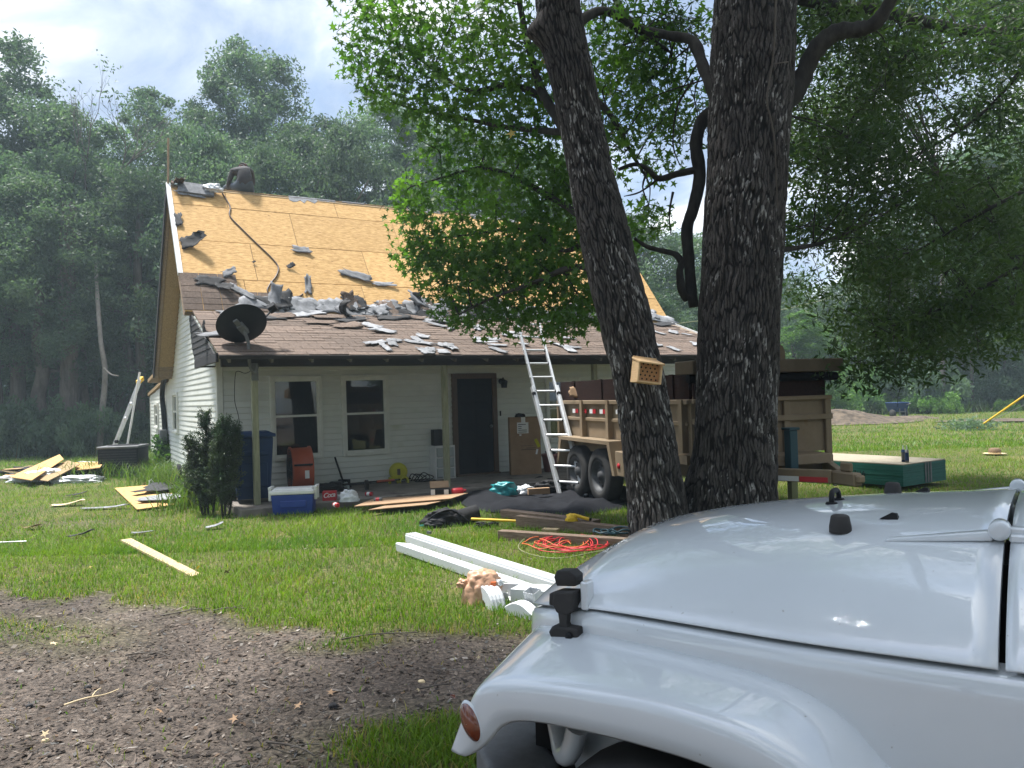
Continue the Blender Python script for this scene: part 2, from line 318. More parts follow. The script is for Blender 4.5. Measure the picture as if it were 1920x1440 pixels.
# ------------------------------------------------------------------ ground, grass, litter
def sstep(a, b, x): t = np.clip((x - a) / (b - a), 0, 1); return t * t * (3 - 2 * t)
YAW, HX, HY = .52, -4.8687, 12.7809
def toh(x, y): dx_, dy_ = x - HX, y - HY; return dx_ * math.cos(YAW) + dy_ * math.sin(YAW), -dx_ * math.sin(YAW) + dy_ * math.cos(YAW)
def H2W(u, v, z): return Vector((HX + math.cos(YAW) * u - math.sin(YAW) * v, HY + math.sin(YAW) * u + math.cos(YAW) * v, z))
def dirt(x, y):
    d = 4.78 - .49 * x - y + (fbm(x * .9, y * .9, 5) - .5) * 1.5 + (fbm(x * 4, y * 4, 9) - .5) * .7
    m = sstep(-.35, .35, d)
    patch = np.exp(-(((x + .28) / .55) ** 2 + ((y - 3.55) / .33) ** 2)) * 1.3
    strip = .55 * np.exp(-(((y - 5.35 + .35 * (x + 3)) / .35) ** 2)) * sstep(-2.2, -3.2, x)
    far = .0 * x
    u, v = toh(x, y)
    tree = .55 * np.exp(-(((x - 1.9) / 1.0) ** 2 + ((y - 8.1) / .7) ** 2))
    scuff = .5 * np.exp(-(((x + 6.3) / 1.6) ** 2 + ((y - 11.0) / .35) ** 2))
    return np.clip(np.maximum.reduce([m - patch - strip, tree, scuff, far]), 0, 1)
def axis(parts):
    o = []
    for a, b, s in parts: o += list(np.arange(a, b, s))
    return np.array(o + [parts[-1][1]])
gx = axis([(-240, -60, 30), (-60, -24, 3), (-24, -7, .6), (-7, 3, .1), (3, 24, .5), (24, 60, 3), (60, 240, 30)])
gy = axis([(-60, -4, 6), (-4, 2, .5), (2, 9.5, .1), (9.5, 45, .4), (45, 90, 5), (90, 420, 30)])
GX, GY = np.meshgrid(gx, gy)
near = sstep(60, 30, np.abs(GX)) * sstep(60, 40, GY)
GZ = gz(GX, GY) + near * ((fbm(GX * .7, GY * .7, 3) - .5) * .03 + (fbm(GX * 5, GY * 5, 4, 3) - .5) * .03 * dirt(GX, GY))
uu, vv = toh(GX, GY); GZ -= .05 * ((uu > -.3) & (uu < 10.5) & (vv > -1.8) & (vv < 12))
dm = dirt(GX, GY)[..., None]
nb = fbm(GX * 1.3, GY * 1.3, 21)[..., None]; nf = fbm(GX * 6, GY * 6, 25)[..., None]
soil = np.array([.10, .105, .038]) * (.7 + .6 * nb) + np.array([.05, .035, .01]) * sstep(.55, .8, nf)
drt = np.array([.122, .102, .088]) * (.5 + 1.0 * nf) * (.55 + .9 * nb)
gc = soil * (1 - dm) + drt * dm
ny, nx = GX.shape; idx = np.arange(nx * ny).reshape(ny, nx)
FQ = np.c_[idx[:-1, :-1].ravel(), idx[:-1, 1:].ravel(), idx[1:, 1:].ravel(), idx[1:, :-1].ravel()]
gm = bpy.data.materials.new('lawn_soil'); gm.use_nodes = True; t = gm.node_tree; b = t.nodes['Principled BSDF']; b.inputs['Roughness'].default_value = .95; b.inputs['Specular IOR Level'].default_value = .15
at = N(t, 'ShaderNodeAttribute', attribute_name='Col'); tcg = N(t, 'ShaderNodeTexCoord'); ng = N(t, 'ShaderNodeTexNoise'); ng.inputs['Scale'].default_value = 34; ng.inputs['Detail'].default_value = 8; ng.inputs['Roughness'].default_value = .75; t.links.new(tcg.outputs['Object'], ng.inputs[0])
rg = ramp(t, ng.outputs[0], [(.36, (.35, .35, .36)), (.5, (.9, .9, .9)), (.66, (1.9, 1.8, 1.7))]); mg = N(t, 'ShaderNodeMix', data_type='RGBA', blend_type='MULTIPLY'); mg.inputs[0].default_value = 1; t.links.new(at.outputs[0], mg.inputs[6]); t.links.new(rg.outputs[0], mg.inputs[7]); t.links.new(mg.outputs[2], b.inputs[0])
bu = N(t, 'ShaderNodeBump'); bu.inputs['Strength'].default_value = .9; bu.inputs['Distance'].default_value = .02; t.links.new(ng.outputs[0], bu.inputs['Height']); t.links.new(bu.outputs[0], b.inputs['Normal'])
me = np_mesh('ground', np.c_[GX.ravel(), GY.ravel(), GZ.ravel()], FQ, gm, True, gc.reshape(-1, 3)); tag(link('ground', me), kind='structure')

KEEP = []   # polygons (world xy) where no blades grow
def inpoly(x, y, poly):
    c = np.zeros(x.shape, bool); n = len(poly)
    for i in range(n):
        x1, y1 = poly[i]; x2, y2 = poly[(i + 1) % n]
        k = ((y1 > y) != (y2 > y)) & (x < (x2 - x1) * (y - y1) / (y2 - y1 + 1e-12) + x1); c ^= k
    return c
def keep(*pts): KEEP.append([(p[0], p[1]) for p in pts])
def blades(n, ymin, ymax, h0, w0, seed, xr=None, tall=None, segs=2, pal=None, dens=None, pw=.5):
    r = np.random.RandomState(seed)
    y = ymin + (ymax - ymin) * r.rand(n) ** (1 / pw if pw < 1 else pw) if xr is None else ymin + (ymax - ymin) * r.rand(n)
    x = (r.rand(n) * 2 - 1) * (.70 * y + .5) if xr is None else xr[0] + (xr[1] - xr[0]) * r.rand(n)
    d = dirt(x, y); pr = 1 - sstep(.25, .75, d); pr *= .45 + .55 * sstep(.30, .5, fbm(x * 2.2, y * 2.2, 31)); pr += .012
    if dens is not None: pr = pr * dens(x, y)
    k = r.rand(n) < pr
    uu, vv = toh(x, y); k &= ~((uu > -.02) & (uu < 10.4) & (vv > -1.97) & (vv < 12.5))
    for p in KEEP: k &= ~inpoly(x, y, p)
    x, y, d = x[k], y[k], d[k]; n = len(x)
    big = fbm(x * .8, y * .8, 41); h = h0 * (.5 + .9 * r.rand(n)) * (.7 + .6 * big) * (1 - .4 * d); wd = w0 * (.7 + .6 * r.rand(n))
    a = r.rand(n) * 6.283; ln = h * (.25 + .9 * r.rand(n)); a2 = a + 1.57 + r.randn(n) * .5
    z = gz(x, y) - .006; cx, cy = np.cos(a) * wd / 2, np.sin(a) * wd / 2; lx, ly = np.cos(a2) * ln, np.sin(a2) * ln
    pal = pal or ([.070, .165, .012], [.160, .250, .020], [.28, .25, .07])
    t1 = np.clip(1.6 * big - .65 + .5 * r.rand(n), 0, 1)[:, None]; C = np.array(pal[0]) * (1 - t1) + np.array(pal[1]) * t1
    st = (r.rand(n) < (.03 + .14 * sstep(.5, .75, fbm(x * 1.7, y * 1.7, 51)) + .5 * d))[:, None]; C = np.where(st, np.array(pal[2]) * (.6 + .6 * r.rand(n)[:, None]), C * (.75 + .5 * r.rand(n)[:, None]))
    b1 = np.c_[x - cx, y - cy, z]; b2 = np.c_[x + cx, y + cy, z]; tp = np.c_[x + lx, y + ly, z + h]
    if segs == 1: V = np.stack([b1, b2, tp], 1).reshape(-1, 3); Fc = np.arange(3 * n).reshape(n, 3); return V, Fc, np.repeat(C, 3, 0)
    m1 = np.c_[x - cx * .8 + lx * .32, y - cy * .8 + ly * .32, z + h * .62]; m2 = np.c_[x + cx * .8 + lx * .32, y + cy * .8 + ly * .32, z + h * .62]
    V = np.stack([b1, b2, m1, m2, tp], 1).reshape(-1, 3); i = np.arange(n)[:, None] * 5
    Fc = np.concatenate([i + [0, 1, 3], i + [0, 3, 2], i + [2, 3, 4]]); return V, Fc, np.repeat(C, 5, 0)
def stuff_blades(name, parts, label=None):
    V = []; Fc = []; C = []; o = 0
    for v, f, c in parts: V.append(v); Fc.append(f + o); C.append(c); o += len(v)
    me = np_mesh(name, np.concatenate(V), np.concatenate(Fc), MT['grass'], False, np.concatenate(C)); return tag(link(name, me), label, name.replace('_', ' '), kind='stuff')
def make_grass():
    A = [blades(150000, 3.1, 9, .055, .0062, 1, segs=2, pw=.7), blades(130000, 8.5, 20, .065, .011, 2, segs=1, pw=.7), blades(90000, 19, 46, .09, .026, 3, segs=1, pw=.7)]
    stuff_blades('grass', A, 'short green lawn grass growing round the house and driveway')
    def near_house(x, y):
        u, v = toh(x, y); e1 = np.exp(-((u + .35) / .45) ** 2) * (v > -1) * (v < 12); e2 = np.exp(-((x + 9.4) / .8) ** 2 - ((y - 18.3) / .7) ** 2)
        e3 = .7 * np.exp(-((v + 2.15) / .16) ** 2) * (u > -.4) * (u < 2.2); return np.clip(e1 + e2, 0, 1)
    T = [blades(60000, 11, 24, .34, .018, 5, xr=(-12, -2), dens=near_house, pal=([.06, .12, .018], [.11, .17, .03], [.16, .17, .06])),
         blades(26000, 22, 36, .55, .04, 6, xr=(-27, -8), dens=lambda x, y: sstep(25, 28, y) * .9 * (x < -8), segs=1, pal=([.03, .065, .014], [.06, .10, .02], [.12, .11, .05])),
         blades(26000, 37, 46, .5, .05, 8, xr=(8, 40), dens=lambda x, y: sstep(39.5, 41.5, y) * .9, segs=1, pal=([.03, .065, .014], [.06, .10, .02], [.12, .11, .05]))]
    stuff_blades('tall_grass', T, 'tall uncut grass along the house wall and the wood edge')
def make_litter():
    r = np.random.RandomState(77); n = 72000
    y = 2.7 + 8 * r.rand(n) ** 1.7; x = -6.5 + 7.5 * r.rand(n); d = dirt(x, y); k = r.rand(n) < np.clip(d * 1.1 + .085, 0, 1); x, y = x[k], y[k]; n = len(x)
    s = .0045 + .012 * r.rand(n) ** 3; tw = r.rand(n) < .3; ln = np.where(tw, s * (2.5 + 3 * r.rand(n)), s * (1 + r.rand(n))); wd = np.where(tw, s * .22, s * .75)
    a = r.rand(n) * 6.283; ca, sa = np.cos(a), np.sin(a); ti = r.randn(n) * .35; z = gz(x, y) + (fbm(x * .7, y * .7, 3) - .5) * .03 + (fbm(x * 5, y * 5, 4, 3) - .5) * .03 * dirt(x, y) + .004 + .008 * r.rand(n)
    P = np.c_[x, y, z]; A = np.c_[ca * ln, sa * ln, ti * ln * .6]; B = np.c_[-sa * wd, ca * wd, r.randn(n) * wd * .4]
    V = np.stack([P - A, P - .2 * A - B, P + A, P + .25 * A + B], 1).reshape(-1, 3); Fc = np.arange(4 * n).reshape(n, 4)
    pal = np.array([[.14, .108, .088], [.21, .170, .142], [.06, .050, .045], [.33, .285, .245], [.17, .165, .158], [.21, .145, .10], [.46, .42, .38]]); C = pal[r.choice(7, n, p=[.27, .2, .26, .09, .09, .06, .03])] * (.4 + .55 * r.rand(n)[:, None]) * (.6 + .8 * fbm(x * 1.3, y * 1.3, 21))[:, None]
    me = np_mesh('leaf_litter', V, Fc, MT['litter'], False, np.repeat(C, 4, 0)); tag(link('leaf_litter', me), 'dry leaf and twig litter scattered over the brown driveway', 'litter', kind='stuff')

# ------------------------------------------------------------------ house
house = thing('house', 'white vinyl sided house with steep half stripped roof and front porch', 'house', (HX, HY, 0), YAW)
OH = .376; UL, UR = -OH, 10.43
EV, EZ = -1.88, 2.27; BV, BZ = .67, 3.18; RV, RZ = 2.793, 5.875; QV, QZ = 6.29, 2.36; WV, WZ = 12.1, 1.98; ZT = .05
DU, DV, DZ = np.array([1, 0, 0]), None, None
def slopeM(p0, p1):   # local x = u, y = up the slope, z = outward normal
    d = Vector((0, p1[0] - p0[0], p1[1] - p0[1])); d.normalize(); n = Vector((1, 0, 0)).cross(d)
    return Matrix(((1, d[0], n[0], 0), (0, d[1], n[1], p0[0]), (0, d[2], n[2], p0[1]), (0, 0, 0, 1)))
MU = slopeM((BV, BZ), (RV, RZ)); MP = slopeM((EV, EZ), (BV, BZ)); MR = slopeM((RV, RZ), (QV, QZ))
LU = math.hypot(RV - BV, RZ - BZ); LP = math.hypot(BV - EV, BZ - EZ)
def HP(name, m, mt, **kw): return m.build(name, MT[mt] if isinstance(mt, str) else mt, house, **kw)
HP('porch_slab', MB().box((-.02, -1.93, -.3), (10.35, -.005, ZT)), 'concrete', bevel=.01)
# core: solid body inside the siding, its dark colour stands for unlit rooms
poly = [(.03, -.1), (.03, 2.86), (BV, 3.06), (RV, RZ - .17), (QV, QZ - .12), (WV - .03, WZ - .1), (WV - .03, -.1)]
m = MB(); n = len(poly); vs = [(.03, p[0], p[1]) for p in poly] + [(10.05, p[0], p[1]) for p in poly]
m.add(vs, [tuple(range(n))[::-1], tuple(range(n, 2 * n))] + [(i, n + i, n + (i + 1) % n, (i + 1) % n) for i in range(n)]); HP('wall', m, 'core', fix=True)
# openings on the front wall (u0, u1, z0, z1)
WIN = [(.852, 1.748, .572, 2.022, 0), (2.0975, 2.983, .572, 2.022, 0), (6.40, 7.28, .572, 1.9185, 1), (7.72, 8.60, .572, 1.9185, 1)]
DOOR = (4.27, 5.25, ZT, 2.022)
def cut(u0, u1, z0, z1, holes):
    segs = [(u0, u1)]
    for a, b_, c, d in holes:
        if d <= z0 + .02 or c >= z1 - .02: continue
        segs = [q for s0, s1 in segs for q in ((s0, min(s1, a)), (max(s0, b_), s1)) if q[1] - q[0] > .01]
    return segs
PITCHB = .10357; cache = {}
holes = [(a, b_, c, d) for a, b_, c, d, _ in WIN] + [DOOR]
k = 0; z = .0542
while z < 2.84:
    for a, b_ in cut(.11, 10.0, z, z + PITCHB, holes):
        ln = round(b_ - a, 4)
        if ln not in cache:
            g = MB(); g.add([(0, 0.0, 0), (0, -.022, .005), (0, -.023, .016), (0, -.005, PITCHB), (0, .0, PITCHB)] + [(ln, 0.0, 0), (ln, -.022, .005), (ln, -.023, .016), (ln, -.005, PITCHB), (ln, .0, PITCHB)],
                  [(0, 1, 2, 3, 4), (9, 8, 7, 6, 5)] + [(i, 5 + i, 5 + (i + 1) % 5, (i + 1) % 5) for i in range(5)])
            o = HP('siding_board', g, 'siding', loc=(a, .03, z), fix=True); cache[ln] = o.data
        else: link('siding_board', cache[ln], house, (a, .03, z))
    z += PITCHB
def gable_span(z):
    f = .09 if z < 2.84 else (BV * (z - 2.84) / (3.06 - 2.84) if z < 3.06 else BV + (RV - BV) * (z - 3.06) / (RZ - .16 - 3.06))
    b_ = WV - .09
    if z > WZ - .12: b_ = QV + (WV - QV) * (QZ - .14 - z) / (QZ - .14 - WZ + .12) if z < QZ - .14 else RV + (QV - RV) * (RZ - .16 - z) / (RZ - .16 - QZ + .14)
    return max(f, .09), b_
z = .0
while z < 5.55:
    f0, b0 = gable_span(z); f1, b1 = gable_span(z + PITCHB)
    f1 = max(f1, f0); b1 = min(b0, b1)
    hl = [(5.30, 6.14, .932, 1.864), (9.65, 10.6, .932, 1.657)]
    for a, c in cut(f0, b0, z, z + PITCHB, hl):
        a1 = f1 if a == f0 else a; c1 = b1 if c == b0 else c
        if c1 - a1 < .03: continue
        g = MB(); g.add([(0.03, a, 0), (-.016 + .03, a, 0), (.013, a, .012), (.024, a1, PITCHB), (.03, a1, PITCHB), (.03, c, 0), (.014, c, 0), (.013, c, .012), (.024, c1, PITCHB), (.03, c1, PITCHB)],
              [(0, 1, 2, 3, 4), (9, 8, 7, 6, 5)] + [(i, 5 + i, 5 + (i + 1) % 5, (i + 1) % 5) for i in range(5)])
        HP('siding_board', g, 'siding', loc=(0, 0, z), fix=True)
    z += PITCHB
HP('corner_trim', MB().box((.0, .0, 0), (.105, .09, 2.84)), 'trim', bevel=.008)
HP('corner_trim', MB().box((-.004, 8.7, 0), (.012, 8.79, 2.03)), 'trim'); HP('corner_trim', MB().box((-.0, WV - .09, 0), (.10, WV, WZ - .12)), 'trim')
HP('corner_trim', MB().box((10.0, .0, 0), (10.1, .09, 2.84)), 'trim')
HP('siding_panel', MB().box((10.06, .09, 0), (10.08, WV, 2.0)), 'siding')
def window(u0, u1, z0, z1, curtain, M=None, side=False):
    T = Matrix.Identity(4)
    if side: T = Matrix(((0, 1, 0, 0), (1, 0, 0, 0), (0, 0, 1, 0), (0, 0, 0, 1)))   # local (along, out, z) -> (v, u, z)
    y0 = -.02; w_ = .062
    fr = MB(); ff = -.028
    fr.box((u0, ff, z0), (u0 + w_, .03, z1), 0, T); fr.box((u1 - w_, ff, z0), (u1, .03, z1), 0, T); fr.box((u0 + w_, ff, z1 - w_), (u1 - w_, .03, z1), 0, T); fr.box((u0 + w_, ff - .012, z0), (u1 - w_, .03, z0 + w_), 0, T)
    o = HP('window', fr, 'trim', fix=True, bevel=.006)
    i0, i1, j0, j1 = u0 + w_, u1 - w_, z0 + w_, z1 - w_; zm = (j0 + j1) / 2 + .03; s_ = .032
    sa = MB()
    for a, b_, yy in ((j0, zm + .018, -.012), (zm - .018, j1, .000)):
        sa.box((i0, yy, a), (i0 + s_, yy + .022, b_), 0, T); sa.box((i1 - s_, yy, a), (i1, yy + .022, b_), 0, T); sa.box((i0 + s_, yy, a), (i1 - s_, yy + .022, a + s_ + .006), 0, T); sa.box((i0 + s_, yy, b_ - s_ - .004), (i1 - s_, yy + .022, b_), 0, T)
    sa.build('sash', MT['trim'], o, fix=True)
    for a, b_, yy in ((j0 + s_, zm, .001), (zm, j1 - s_, .012)): MB().box((i0 + s_, yy, a), (i1 - s_, yy + .004, b_), 0, T).build('pane', MT['glass'], o, fix=True)
    if curtain:
        rows = [[(i0 + (i1 - i0) * q / 60, .0255 + .003 * math.sin(q * 1.1 + .6 * math.sin(q * .37)), zz) for q in range(61)] for zz in (j0, j1)]
        MB().grid(rows, M=T).build('curtain', MT['curtain'], o)
for a, b_, c, d, cu in WIN: window(a, b_, c, d, cu)
window(5.30, 6.14, .932, 1.864, 0, side=True); window(9.65, 10.6, .932, 1.657, 0, side=True)
# door
a, b_, c, d = DOOR; m = MB(); m.box((a, -.03, c), (a + .105, .03, d)); m.box((b_ - .105, -.03, c), (b_, .03, d)); m.box((a + .105, -.03, d - .10), (b_ - .105, .03, d)); HP('door_trim', m, 'door_trim', fix=True, bevel=.006)
dr = HP('door', MB().box((a + .105, .0, c + .015), (b_ - .105, .035, d - .10)), 'door')
for px in (0, 1):
    for q0, q1 in ((.12, .62), (.72, 1.28), (1.38, 1.78)):
        x0 = a + .17 + px * .335; MB().box((x0, -.007, c + q0), (x0 + .27, .001, c + q1)).build('door_panel', MT['door'], dr, bevel=.006)
MB().lathe([(.0, -.0), (.02, .0), (.02, .02), (.032, .04), (.032, .055), (.01, .065)], 12, 0, Matrix.Translation((b_ - .16, -.0, .98)) @ Matrix.Rotation(R(90), 4, 'X')).build('door_knob', MT['steel'], dr)
HP('doorstep', MB().box((a + .02, -.12, ZT), (b_ - .02, -.0, ZT + .03)), 'door_trim')
# wall lamp and bell
lp = HP('wall_lamp', MB().lathe([(.055, 0), (.055, .02), (.02, .03)], 14, 0, Matrix.Translation((5.36, .012, 1.86)) @ Matrix.Rotation(R(90), 4, 'X')).tube([(5.36, -.01, 1.86), (5.36, -.09, 1.93), (5.36, -.12, 1.88)], .012, 6), 'black')
MB().lathe([(.02, .09), (.075, .06), (.07, .03), (.055, -.07), (.06, -.075)], 10, 0, Matrix.Translation((5.36, -.12, 1.80))).build('lamp_shade', MT['black'], lp)
HP('doorbell', MB().box((5.315, .0, 1.17), (5.345, .016, 1.27)), 'black', bevel=.004)
# posts, beam, rafters
for i in range(4):
    u0 = .31 + 3.138 * i; HP('post', MB().box((u0 - .045, -1.5025, ZT if i else -.08), (u0 + .045, -1.4125, 2.12)), 'post', bevel=.004)
HP('beam', MB().box((-.16, -1.5, 2.12), (10.3, -1.41, 2.285)), 'dark_wood', bevel=.004)
rf = None
for i in range(18):
    u0 = -.10 + .60 * i
    if rf is None:
        g = MB(); g.box((-.019, .03, -.125), (.019, LP - .2, -.028), 0, MP); rf = HP('rafter', g, 'rafter'); rf.location = (u0, 0, 0)
    else: link('rafter', rf.data, house, (u0, 0, 0))
HP('porch_deck', MB().box((-.25, .0, -.026), (UR, LP + .03, -.004), 0, MP), 'soffit_wood')
HP('fascia', MB().box((-.25, -.022, -.055), (UR, -.001, -.002), 0, MP), 'dark_wood')
# porch end panel (dark lapped boards closing the porch roof end)
pol = [(.92, 3.10), (.60, 2.45), (.30, 2.37), (.30, 2.20), (-1.78, 2.20), (-1.80, 2.26)]
def lerp_v(z, pts):
    for (z0, v0), (z1, v1) in zip(pts, pts[1:]):
        if z0 <= z <= z1: return v0 + (v1 - v0) * (z - z0) / (z1 - z0)
    return pts[0][1] if z < pts[0][0] else pts[-1][1]
zz = 2.31
while zz < 3.08:
    z1 = min(zz + .105, 3.12); va0 = lerp_v(zz, [(2.2, .30), (2.37, .36), (2.45, .60), (3.10, .92)]); va1 = lerp_v(z1, [(2.2, .30), (2.37, .36), (2.45, .60), (3.10, .92)])
    fb = lambda q: EV + (q - EZ + .06) * (BV - EV) / (BZ - EZ)
    g = MB(); x0, x1 = -.285, -.262
    g.add([(x0, va0, zz), (x0 + .010, va1, z1), (x0 + .010, fb(z1), z1), (x0, fb(zz), zz), (x1, va0, zz), (x1, va1, z1), (x1, fb(z1), z1), (x1, fb(zz), zz)], [(0, 1, 2, 3), (7, 6, 5, 4), (0, 4, 5, 1), (1, 5, 6, 2), (2, 6, 7, 3), (3, 7, 4, 0)])
    HP('end_board', g, 'felt', fix=True); zz += .10
HP('end_trim', MB().box((-.29, -1.83, 2.175), (-.25, .33, 2.305)), 'dark_wood', bevel=.004)
HP('porch_end_soffit', MB().box((-.25, .032, 2.19), (.0, .30, 2.21)), 'dark_wood')
# main deck, sheathing sheets, rear roof
HP('roof_deck', MB().box((UL, -.02, -.10), (UR, LU + .02, -.02), 0, MU), 'soffit_wood')
seams = [-.02, .82, 1.84, 2.86, LU + .005]; offs = [.70, .95, -.35, .68]
for r_ in range(4):
    cuts = [UL]; x = offs[r_]
    while x < UR - .2:
        if x > UL + .2: cuts.append(x)
        x += 2.22
    cuts.append(UR)
    for x0, x1 in zip(cuts, cuts[1:]):
        g = MB().box((0, 0, 0), (x1 - x0 - .010, seams[r_ + 1] - seams[r_] - .012, .014)); o = HP('sheathing_sheet', g, 'osb', bevel=.002)
        o.matrix_local = MU @ Matrix.Translation((x0 + .005, seams[r_] + .006, -.012 + random.uniform(-.001, .003))) @ Matrix.Rotation(random.uniform(-.0012, .0012), 4, 'Z')
HP('rear_roof', MB().box((UL, 0, -.09), (UR, math.hypot(QV - RV, QZ - RZ), -.0), 0, MR), 'osb_old')
MQ = slopeM((QV, QZ), (WV + .25, WZ - .02)); HP('rear_shed_roof', MB().box((-.03, 0, -.08), (UR, 6.1, 0), 0, MQ).box((UL, 0.002, -.078), (-.03, 1.75, -.002), 0, MQ), 'osb_old')
# soffit sheets and barge boards seen from below
lr = math.hypot(QV - RV, QZ - RZ)
for i in range(4):
    y0 = lr * i / 4 * .93 - .0 + .1; y1 = y0 + lr * .93 / 4 - .006
    HP('soffit_sheet', MB().box((UL + .085, y0, -.104), (-.0, y1, -.092), 0, MR), 'osb_old')
for i in range(5): HP('soffit_board', MB().box((UL + .085, lr * .93 + .1 + i * .075, -.104), (0, lr * .93 + .17 + i * .075, -.092), 0, MR), 'soffit_wood')
for i in range(6): HP('soffit_board', MB().box((UL + .03, .05 + i * .28, -.095), (-.04, .32 + i * .28, -.082), 0, MQ), 'soffit_wood')
HP('barge_board', MB().box((UL - .03, .0, -.14), (UL - .001, lr + .06, -.004), 0, MR), 'dark_wood'); HP('barge_board', MB().box((UL + .02, .05, -.125), (UL + .075, lr + .03, -.104), 0, MR), 'soffit_wood')
HP('barge_board', MB().box((UL - .012, .0, -.115), (UL + .015, LU, -.104), 0, MU), 'soffit_wood')
HP('drip_edge', MB().box((UL - .025, .92, -.06), (UL - .003, LU + .03, .012), 0, MU).box((UL - .025, .92, .012), (UL + .055, LU + .03, .018), 0, MU), 'drip')
HP('drip_edge', MB().box((UR + .003, .0, -.08), (UR + .02, LP, .03), 0, MP), 'drip')
HP('ridge_board', MB().box((UL, RV - .03, RZ - .06), (UR, RV + .03, RZ - .012)), 'soffit_wood')
# ridge cap remnants
for u0, u1, w_ in ((1.95, 2.55, .16), (2.5, 2.95, .07), (3.1, 3.6, .05), (-.1, .35, .10), (4.6, 5.4, .12), (6.2, 7.5, .14)):
    g = MB(); nn = 9; top = []; bot = []
    for i in range(nn):
        x = u0 + (u1 - u0) * i / (nn - 1); top.append((x, LU + .01, .012)); bot.append((x, LU - w_ * (.4 + .8 * random.random()), .010))
    g.grid([bot, top], M=MU, sm=False); HP('ridge_cap', g, 'shingle_gray', solid=.006)
# shingles: strips of three tabs
SH = []
for q in range(6):
    g = MB(); wd = .96
    for i in range(3):
        x0 = i * .32 + .004 + random.uniform(0, .003); x1 = (i + 1) * .32 - .004; y0 = random.uniform(-.006, .006); z0 = .008 + random.uniform(-.002, .004)
        g.add([(x0, y0, .002), (x1, y0 + random.uniform(-.004, .004), .002), (x1, .19, 0.0), (x0, .19, 0.0), (x0, y0, z0), (x1, y0, z0 + random.uniform(-.002, .003)), (x1, .19, .003), (x0, .19, .003)],
              [(4, 5, 6, 7), (0, 1, 5, 4), (1, 2, 6, 5), (3, 0, 4, 7), (2, 3, 7, 6)])
    o = HP('shingle_strip', g, 'shingle'); SH.append(o.data); o['_p'] = 1
protos = [o for o in house.children if '_p' in o]
def strip(Mx, x, y, dz=0):
    if protos: o = protos.pop(); del o['_p']; o.data = random.choice(SH)
    else: o = link('shingle_strip', random.choice(SH), house)
    o.matrix_local = Mx @ Matrix.Translation((x, y, dz + random.uniform(0, .004))) @ Matrix.Rotation(random.uniform(-.006, .006), 4, 'Z') @ Matrix.Rotation(random.uniform(0, .012), 4, 'X')
nrow = 17; ex = LP / nrow
for r_ in range(nrow):
    x = -.27 - (.16 if r_ % 2 else 0) - random.choice((0, .0, .32)) * 0
    x = -.26
    first = True
    while x < UR - .3:
        off = -.16 if (r_ % 2 and not first) else 0
        if r_ > 1 or x > .2 or True:
            if not (r_ > 14 and 3 < x < 10 and random.random() < .35): strip(MP, x + off, r_ * ex + .0)
        x += .962; first = False
for r_ in range(6):
    for x in ([-.39, .57] if r_ < 3 else [-.39]):
        if r_ == 5 and x > 0: continue
        strip(MU, x, r_ * .145 + .02, .008)
# ------------------------------------------------------------------ leaves and trees
def frames(n, r, up=.3):
    nrm = r.randn(n, 3); nrm[:, 2] += up; nrm /= np.linalg.norm(nrm, axis=1)[:, None]
    a = r.randn(n, 3); a -= nrm * (a * nrm).sum(1)[:, None]; a /= np.linalg.norm(a, axis=1)[:, None]
    return a, np.cross(nrm, a), nrm
def star_leaves(P, size, r, hang=.0):
    n = len(P); A, B, Nn = frames(n, r, .5); k = []
    for i in range(5):
        th = R(90 - 72 * i); rr = (1, .93, .72, .72, .93)[i]; k.append((rr * math.cos(th), rr * math.sin(th), -.12 * rr))
        th2 = R(90 - 72 * i - 36); q = .36 if i != 2 else .16; k.append((q * math.cos(th2), q * math.sin(th2), 0))
    k = [(0, 0, .03)] + k; s = (size * (.6 + .6 * r.rand(n)))[:, None]
    V = np.stack([P + s * (A * a + B * b + Nn * c) for a, b, c in k], 1).reshape(-1, 3)
    f = np.array([(0, 1 + (i + 1) % 10, 1 + i) for i in range(10)]); return V, (np.arange(n)[:, None, None] * 11 + f[None]).reshape(-1, 3)
def oval_leaves(P, ln, wd, r, up=.3):
    n = len(P); A, B, Nn = frames(n, r, up); s = (.6 + .7 * r.rand(n))[:, None]
    V = np.stack([P - A * ln * s, P + B * wd * s + Nn * wd * .35 * s - A * ln * .1 * s, P + A * ln * s, P - B * wd * s + Nn * wd * .35 * s + A * ln * .1 * s], 1).reshape(-1, 3)
    f = np.array([(0, 1, 2), (0, 2, 3)])[None]; return V, (np.arange(n)[:, None, None] * 4 + f).reshape(-1, 3)
